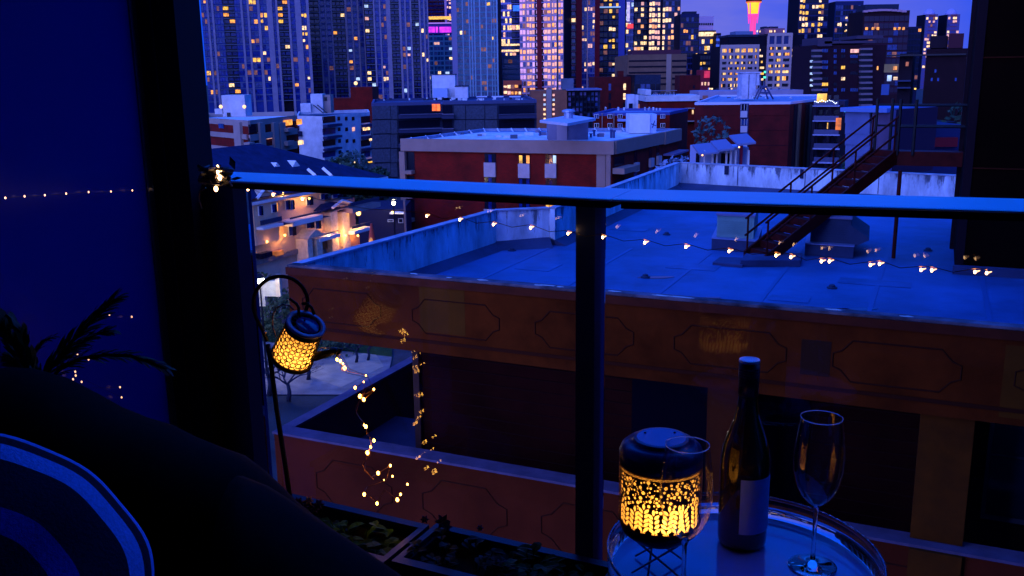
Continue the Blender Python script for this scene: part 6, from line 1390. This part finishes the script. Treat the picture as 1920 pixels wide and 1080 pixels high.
# a bird-shaped gap left solid, with a cut wing
vs_ = [(LR*math.cos(2*math.pi*i/NT), LR*math.sin(2*math.pi*i/NT), yb0+H_*j/NZ) for i in range(NT) for j in range(NZ+1)]
fs_ = [(i*(NZ+1)+j, ((i+1) % NT)*(NZ+1)+j, ((i+1) % NT)*(NZ+1)+j+1, i*(NZ+1)+j+1) for i in range(NT) for j in range(NZ) if not hole[i, j]]
me = bpy.data.meshes.new('pierced_band'); me.from_pydata(vs_, [], fs_); me.materials.append(M('copper_bronze_band', (.10, .030, .015), .4, metal=.6)); pbn = bpy.data.objects.new('pierced_band', me); pbn.parent = lan; col.objects.link(pbn)
m = MB(); m.lathe([(LR-.004, yb0-.01), (LR-.004, yb1+.004)], 64, LM); lin = m.build('liner', sleeve, lan, smooth=True)
ld = bpy.data.lights.new('lantern_lamp', 'POINT'); ld.energy = .24; ld.color = (1, .52, .15); ld.shadow_soft_size = .006
lo = bpy.data.objects.new('lantern_lamp', ld); col.objects.link(lo); lo.parent = lan; lo.location = (.006, -.030, .102)
for (a, b) in ((.4, 2.3), (3.5, 5.4), (1.6, 4.2)):
    m = MB(); m.tube([lc+Vector((.036*math.cos(a), .036*math.sin(a), Z0+.004)), lc+Vector((.044*math.cos(b), .044*math.sin(b), .0018))], .0016, 6); m.build('wire_leg', M('steel_wire', (.35, .35, .45), .3, metal=.9), lan)
for (a, b) in ((2.3, .4), (5.4, 3.5)):
    m = MB(); m.tube([lc+Vector((.036*math.cos(a), .036*math.sin(a), Z0+.004)), lc+Vector((.044*math.cos(b), .044*math.sin(b), .0018))], .0016, 6); m.build('wire_leg', MATS['steel_wire'], lan)

# bottle
bp_ = at(1391, 1000, 1.318); bc = Vector((bp_.x, 1.318, ZT1))
bot = thing('wine_bottle', bc, 'dark green wine bottle with a blank pale label and silver screw cap', 'bottle')
BM = Matrix.Translation(bc)
bg_ = bpy.data.materials.new('dark_olive_glass'); bg_.use_nodes = True; b = bg_.node_tree.nodes['Principled BSDF']; b.inputs['Base Color'].default_value = (.045, .034, .003, 1); b.inputs['Roughness'].default_value = .04; b.inputs['Coat Weight'].default_value = .6; b.inputs['Specular IOR Level'].default_value = .7
m = MB(); m.lathe([(.0001, .004), (.028, .0015), (.034, .0015), (.0365, .006), (.037, .014), (.037, .120), (.0365, .140), (.034, .158), (.030, .172), (.025, .186), (.0195, .202), (.0155, .220), (.0142, .235), (.0138, .268)], 64, BM); m.build('glass_body', bg_, bot, smooth=True)
m = MB(); m.lathe([(.0148, .240), (.0150, .262), (.0146, .264), (.0152, .266), (.0152, .290)], 40, BM); m.build('cap_sleeve', M('black_cap_sleeve', (.02, .02, .03), .35, metal=.4), bot, smooth=True)
for k in range(4): m = MB(); m.lathe([(.0151, .268+k*.004), (.0156, .269+k*.004), (.0156, .270+k*.004), (.0151, .271+k*.004)], 40, BM, closed=True); m.build('cap_ring', M('cap_rib', (.05, .05, .09), .3, metal=.6), bot)
m = MB(); m.lathe([(.0152, .2901), (.0154, .292), (.0148, .294), (.0112, .2945), (.0108, .2940), (.0001, .2940)], 40, BM); m.build('screw_cap', M('silver_cap', (.70, .70, .85), .3, metal=.5), bot, smooth=False)
m = MB(); v = []; a0, a1 = R(-112), R(-14)
for k in range(17):
    a = a0+(a1-a0)*k/16; v += [(bc.x+.0375*math.cos(a), bc.y+.0375*math.sin(a), bc.z+.030), (bc.x+.0375*math.cos(a), bc.y+.0375*math.sin(a), bc.z+.118)]
m.add(v, [(2*k, 2*k+2, 2*k+3, 2*k+1) for k in range(16)]); m.build('label_paper', M('pale_blue_label', (.26, .46, .92), .8, noise=(20, .1)), bot, smooth=True)

# glasses
cgl = bpy.data.materials.new('crystal'); cgl.use_nodes = True; b = cgl.node_tree.nodes['Principled BSDF']; b.inputs['Transmission Weight'].default_value = 1; b.inputs['Roughness'].default_value = 0.0; b.inputs['IOR'].default_value = 1.5; b.inputs['Base Color'].default_value = (1, 1, 1, 1)
thin = bpy.data.materials.new('thin_crystal'); thin.use_nodes = True; n = thin.node_tree.nodes; l = thin.node_tree.links; n.clear()
o_ = n.new('ShaderNodeOutputMaterial'); mx = n.new('ShaderNodeMixShader'); tr = n.new('ShaderNodeBsdfTransparent'); gl = n.new('ShaderNodeBsdfGlossy'); lw = n.new('ShaderNodeLayerWeight'); lw.inputs[0].default_value = .18; pw_ = n.new('ShaderNodeMath'); pw_.operation = 'MULTIPLY_ADD'; pw_.inputs[1].default_value = .8; pw_.inputs[2].default_value = .065
tr.inputs[0].default_value = (.95, .96, .98, 1); gl.inputs['Roughness'].default_value = .01
l.new(lw.outputs['Facing'], pw_.inputs[0]); l.new(pw_.outputs[0], mx.inputs[0]); l.new(tr.outputs[0], mx.inputs[1]); l.new(gl.outputs[0], mx.inputs[2]); l.new(mx.outputs[0], o_.inputs[0])
def wineglass(c, label, rb=.0355, lvl=True):
    o = thing('wine_glass', c, label, 'wine glass', 'pair of wine glasses'); G_ = Matrix.Translation(c)
    prof = [(.004, .095), (.012, .101), (.022, .112), (.030, .128), (rb-.001, .150), (rb, .170), (rb-.002, .195), (rb-.005, .218), (rb-.007, .2305)]
    m = MB(); k = 56
    m.lathe(prof, k, G_); m.f = [f for f in m.f if len(f) == 4]; m.build('bowl', thin, o, smooth=True)
    m = MB(); m.lathe([(rb-.0076, .2303), (rb-.0064, .2303), (rb-.0064, .2315), (rb-.0076, .2315)], k, G_, closed=True); m.build('rim', cgl, o, smooth=True)
    m = MB(); m.lathe([(.0001, .0003), (.034, .0003), (.0345, .0010), (.030, .0018), (.010, .0040), (.0042, .009), (.0032, .02), (.0030, .06), (.0034, .085), (.0060, .0945), (.0035, .097), (.0001, .0975)], 40, G_); m.build('stem', cgl, o, smooth=True)
    return o
g2 = onz(1523, 1061, ZT1); wineglass(Vector((g2.x, g2.y, ZT1)), 'empty wine glass standing right of the bottle')
g1 = at(1285, 900, 1.168); wineglass(Vector((g1.x-.002, 1.150, ZT1)), 'empty wine glass standing in front of the glowing lantern')

# ---------------------------------------------------------------- planters along the rail
SOIL = M('dark_soil', (.012, .010, .010), .95); POT = M('blue_black_planter', (.014, .017, .04), .4, noise=(5, .2))
LEAFG = M('planter_leaf', (.030, .12, .012), .6, noise=(30, .5)); LEAFG2 = M('planter_leaf_dark', (.02, .05, .03), .6, noise=(30, .5))
def planter(t0, t1, ztop_, label, d0=.04, d1=.20):
    o = thing('planter_box', rp((t0+t1)/2, (d0+d1)/2, ZF), label, 'planter', 'planter boxes along the balustrade')
    z0_, z1_ = ZF+.01, ztop_
    for (a, b, c, d) in ((t0, t1, d0, d0+.012), (t0, t1, d1-.012, d1), (t0, t0+.012, d0+.0121, d1-.0121), (t1-.012, t1, d0+.0121, d1-.0121)):
        m = MB(); rbox(m, a, b, c, d, z0_, z1_); m.build('side', POT, o)
    for (a, b, c, d) in ((t0-.008, t1+.008, d0-.006, d0+.014), (t0-.008, t1+.008, d1-.014, d1+.008)): m = MB(); rbox(m, a, b, c, d, z1_+.0005, z1_+.012); m.build('rim', POT, o)
    for a in (t0-.008, t1-.006): m = MB(); rbox(m, a, a+.014, d0+.0145, d1-.0145, z1_+.0006, z1_+.0118); m.build('rim', POT, o)
    m = MB(); rbox(m, t0+.0125, t1-.0125, d0+.0125, d1-.0125, z0_, z1_-.02); m.build('soil', SOIL, o); return o
tA = tpx(470, 960, .1); tB = tpx(775, 1010, .1); ZPL = rp(0, 0, 0).z
zpl1 = onplane(650, 1000, rp(0, .12, 0), n3).z; zpl2 = onplane(900, 1045, rp(0, .12, 0), n3).z
planter(tA, tB-.01, zpl1, 'dark planter box below the watering can, flowers and hook stuck in it')
planter(tB+.025, tpx(1135, 1070, .1), zpl2-.01, 'dark planter box between the first planter and the side table')
def leafmesh(m, p, d, L_, w_, droop=.3):
    d = d.normalized(); s = d.cross(Vector((0, 0, 1)));
    s = (s.normalized() if s.length > .05 else Vector((1, 0, 0)))*w_; a = p+d*L_*.33; b = p+d*L_*.7-Vector((0, 0, droop*L_*.2)); e = p+d*L_-Vector((0, 0, droop*L_*.6)); u = Vector((0, 0, w_*.35))
    m.add([p, a-s+u, a, a+s+u, b-s*.8+u*.7, b, b+s*.8+u*.7, e], [(0, 2, 1), (0, 3, 2), (1, 2, 5, 4), (2, 3, 6, 5), (4, 5, 7), (5, 6, 7)])
def pot_plant(x, y, tall, n_, Lr, wr, label, mat, flower=None, z=None, name='leafy_plant'):
    b0 = onplane(x, y, rp(0, .12, 0), n3); zz = (zpl1 if x < 775 else zpl2)-.03; b0.z = zz if z is None else z
    o = thing(name, b0, label, 'plant'); r = random.Random(int(x))
    for i in range(n_):
        an = r.uniform(0, 6.28); h_ = r.uniform(.25, 1)*tall; p = b0+Vector((math.cos(an), math.sin(an), 0))*r.uniform(0, .03)
        tip = p+Vector((math.cos(an)*.4, math.sin(an)*.4, 1)).normalized()*h_
        m = MB(); m.tube([p, (p+tip)/2+Vector((0, 0, .004)), tip], .0012, 4); m.build('stalk', mat, o)
        for k in range(3):
            a2 = an+r.uniform(-1.6, 1.6); m = MB(); leafmesh(m, tip-Vector((0, 0, k*.010)), Vector((math.cos(a2), math.sin(a2), r.uniform(-.1, .7))), r.uniform(.6, 1)*Lr, r.uniform(.7, 1)*wr); m.build('leaf', mat, o)
    if flower:
        for (fx, fy, mt, rr_) in flower:
            c_ = onplane(fx, fy, rp(0, .12, 0), n3)
            for k in range(6):
                a2 = k*1.047; d_ = (_r*math.cos(a2)+_u*math.sin(a2))*rr_; e_ = (_r*math.cos(a2+.5)+_u*math.sin(a2+.5))*rr_*.8; f2_ = (_r*math.cos(a2-.5)+_u*math.sin(a2-.5))*rr_*.8
                m = MB(); m.add([c_, c_+e_*.7, c_+d_, c_+f2_*.7, c_-_f*.003+d_*.5], [(0, 1, 4), (1, 2, 4), (2, 3, 4), (3, 0, 4)]); m.build('petal', mt, o)
    return o
PETY = M('pale_yellow_petal', (.40, .26, .14), .6); PETB = M('dusky_violet_petal', (.05, .03, .10), .7)
pot_plant(590, 975, .045, 9, .035, .012, 'violet pansies with one pale yellow bloom at the foot of the hook', LEAFG2, [(579, 939, PETY, .012), (560, 941, PETB, .012), (598, 945, PETB, .013), (590, 955, PETB, .012), (571, 950, PETB, .011)], name='pansy_plant')
pot_plant(655, 985, .06, 16, .045, .012, 'bright green leafy plant in the middle of the first planter', LEAFG)
pot_plant(715, 1005, .035, 12, .04, .014, 'low spreading green plant right of the bright leafy one', LEAFG)
pot_plant(628, 1000, .03, 10, .035, .014, 'small dark plant between the pansies and the bright leafy plant', LEAFG2)
pot_plant(820, 1015, .055, 9, .03, .012, 'dark pansies with two upright blooms at the left of the second planter', LEAFG2, [(796, 974, PETB, .010), (830, 978, PETB, .017), (838, 988, PETB, .012)], name='pansy_plant')
pot_plant(890, 1035, .065, 8, .03, .010, 'thin stemmed dark plant with a curled tip', LEAFG2, [(900, 990, M('slate_blue_petal', (.06, .12, .22), .7), .008)])
pot_plant(950, 1048, .03, 12, .035, .014, 'low dark plant in the middle of the second planter', LEAFG2)
pot_plant(1005, 1045, .06, 14, .042, .011, 'green drooping plant near the middle post', LEAFG)
pot_plant(1075, 1065, .045, 12, .035, .010, 'small green plant right beside the middle post', LEAFG)
pot_plant(1120, 1070, .03, 10, .035, .012, 'low green plant between the middle post and the table', LEAFG)

# ---------------------------------------------------------------- lounge chair, throw, striped cushion, palm
BLK = M('black_wicker', (.003, .003, .004), .8, noise=(60, .5), spec=.2)
out_px = [(-160, 720), (-60, 700), (0, 694), (45, 697), (95, 712), (150, 740), (200, 768), (250, 788), (300, 803), (345, 826), (395, 846), (440, 862), (480, 892), (510, 920), (540, 950), (570, 975), (610, 1005), (660, 1040), (710, 1075), (770, 1120), (830, 1170)]
CD = 1.30
ch = thing('lounge_chair', (at(250, 1000, CD).x, CD, ZF), 'black wicker lounge chair with a high rounded back sloping down to its arm', 'armchair')
def shell(px, D0, D1, nm, mat, par, roundness=5, zlow=None):
    """thick rounded shell: the outline at mid depth, pulled in towards the faces"""
    top = [at(x, y, (D0+D1)/2) for x, y in px]; m = MB(); k = roundness*2+1; zlow = ZF+.28 if zlow is None else zlow; rows_ = []
    for i in range(k):
        a = math.pi*i/(k-1); yy = (D0+D1)/2-math.cos(a)*(D1-D0)/2; dz = -(1-math.sin(a))*(D1-D0)*.45; rows_.append((yy, dz))
    V = []
    for yy, dz in rows_:
        for p in top: V.append((p.x, yy, p.z+dz))
    n0 = len(top); Fs = [(i*n0+j, i*n0+j+1, (i+1)*n0+j+1, (i+1)*n0+j) for i in range(k-1) for j in range(n0-1)]
    base = len(V)
    for yy in (rows_[0][0], rows_[-1][0]):
        for p in top: V.append((p.x, yy, min(zlow, p.z-.1)))
    Fs += [(j+1, j, base+j, base+j+1) for j in range(n0-1)]; Fs += [((k-1)*n0+j, (k-1)*n0+j+1, base+n0+j+1, base+n0+j) for j in range(n0-1)]
    Fs += [(base+j+1, base+j, base+n0+j, base+n0+j+1) for j in range(n0-1)]
    Fs += [tuple([i*n0 for i in range(k)]+[base+n0, base]), tuple([i*n0+n0-1 for i in range(k-1, -1, -1)]+[base+n0-1, base+2*n0-1])]
    m.add(V, Fs); return m.build(nm, mat, par, smooth=True)
shell(out_px[:17], 1.22, 1.40, 'backrest', BLK, ch)
shell([(430, 905), (480, 925), (520, 950), (570, 985), (610, 1012), (660, 1045), (710, 1078), (770, 1120), (830, 1170)], 1.00, 1.20, 'arm', BLK, ch)
m = MB(); m.box(-.95, -.16, .72, 1.2, ZF+.30, ZF+.40); m.build('seat', BLK, ch)
for x in (-.93, -.20):
    for y in (.75, 1.3): m = MB(); m.tube([(x, y, ZF), (x, y, ZF+.31)], .022, 8); m.build('leg', BLK, ch)
# striped cushion: a plump round cushion, navy with white rings
cc = at(-100, 1180, .80); CR = .402/ (1750/.80/1000) / 1.0
CR = 402*.80/F*1.02
vn = (EYE-cc).normalized(); xa = Vector((0, 0, 1)).cross(vn).normalized(); ya = vn.cross(xa)
MQ = Matrix(((xa.x, ya.x, vn.x, cc.x), (xa.y, ya.y, vn.y, cc.y), (xa.z, ya.z, vn.z, cc.z), (0, 0, 0, 1)))
NAVY = M('navy_cushion_cloth', (.010, .010, .035), .9, noise=(260, .4), bump=.5); WST = M('white_stripe_cloth', (.22, .38, .90), .9, noise=(260, .22), bump=.5); BST = M('blue_stripe_cloth', (.015, .04, .35), .9, noise=(260, .25), bump=.5)
cu = thing('striped_cushion', cc, 'plump navy cushion with curving white and blue stripes on the black chair', 'cushion')
def zc(r): return .10*(1-min(1, r)**2.6)**.55
def soften(m):     # plump cloth: the rings wander a little and the cloth dimples
    inv = MQ.inverted(); out = []
    for p in m.v:
        q = inv @ Vector(p); a = math.atan2(q.y, q.x); r = math.hypot(q.x, q.y)/CR; k = 1+(.018*math.sin(2*a+.6)+.012*math.sin(5*a+1.3)+.006*math.sin(11*a))*min(1, r*1.3)
        q = Vector((q.x*k, q.y*k, q.z+.004*math.sin(7*a+4*r)*r*(1-r)*4+.003*math.sin(13*a)*r**4)); out.append(tuple(MQ @ q))
    m.v = out
def ring(r0, r1, nm, mat):
    m = MB(); k = 8; pr = []
    for i in range(k+1): r_ = r0+(r1-r0)*i/k; pr.append((max(1e-4, r_*CR), zc(r_)))
    m.lathe(pr, 120, MQ); m.f = [f for f in m.f if len(f) == 4]; soften(m); return m.build(nm, mat, cu, smooth=True)
ring(.0, .46, 'cover_centre', NAVY); ring(.46, .585, 'blue_stripe', BST); ring(.585, .825, 'navy_stripe', NAVY); ring(.825, .915, 'white_stripe', WST); ring(.915, .965, 'navy_stripe', NAVY); ring(.965, .995, 'white_stripe', WST)
m = MB(); m.lathe([(.995*CR, zc(.995)), (CR, 0), (.98*CR, -.02), (.8*CR, -.06), (.001, -.08)], 120, MQ); m.f = [f for f in m.f if len(f) == 4]; soften(m); m.build('cover_back', NAVY, cu, smooth=True)

# palm behind the chair
PALM = M('palm_leaf', (.010, .022, .008), .55, noise=(20, .4)); PALML = M('palm_leaf_green', (.014, .05, .012), .55, noise=(20, .4))
pr0 = at(60, 720, 1.52); pm = thing('potted_palm', (pr0.x, 1.52, ZF), 'dark potted palm whose fronds spread over the chair back against the blue screen', 'palm')
m = MB(); m.lathe([(.0001, ZF+.001), (.09, ZF+.001), (.12, ZF+.22), (.125, ZF+.24), (.11, ZF+.24), (.10, ZF+.2), (.0001, ZF+.2)], 28, Matrix.Translation((pr0.x, 1.52, 0))); m.build('pot', POT, pm, smooth=True)
m = MB(); m.tube([(pr0.x, 1.52, ZF+.18), (pr0.x+.005, 1.52, pr0.z-.05)], [.012, .007], 8); m.build('stem', BARK, pm)
def frond(pts, Llf, dens, mat, wid=.006, wob=0):
    P = [at(x, y, 1.50+wob) for x, y in pts]; m = MB(); m.tube(P, [.003]*(len(P)-1)+[.001], 5); f_ = m.build('frond', mat, pm); n_ = len(P)-1
    r = random.Random(int(pts[-1][0]+1000)); m = MB()
    for i in range(dens):
        t_ = (i+.5)/dens*n_; k = min(int(t_), n_-1); p = P[k].lerp(P[k+1], t_-k); tn = (P[k+1]-P[k]).normalized(); fall = (1-.55*(i/dens))
        for s_ in (-1, 1):
            nd = (tn*1.5+(tn.cross(_f)*s_)*r.uniform(.35, .6)+Vector((0, r.uniform(-.2, .2), -.05))).normalized(); m2 = MB(); leafmesh(m2, p, nd, Llf*fall*r.uniform(.8, 1.1), wid, .15); m2.build('leaflet', mat, f_)
frond([(80, 712), (110, 670), (140, 635), (170, 604), (200, 575), (216, 560)], .062, 30, PALM, .0075)
frond([(75, 712), (100, 680), (135, 655), (175, 628), (205, 620)], .05, 20, PALM, .0075, wob=.02)
frond([(90, 715), (115, 690), (150, 672), (200, 665), (245, 667), (285, 680), (312, 692)], .045, 26, PALML, .005)
frond([(70, 712), (40, 690), (10, 676), (-30, 672)], .05, 10, PALM)
frond([(60, 712), (30, 655), (10, 620), (-10, 600), (-40, 590)], .06, 22, PALML, .009)
frond([(65, 712), (50, 660), (40, 625), (20, 605), (0, 598)], .05, 20, PALML, .008, .03)
frond([(80, 712), (60, 670), (80, 640), (100, 632)], .03, 8, PALM, .004, .04)
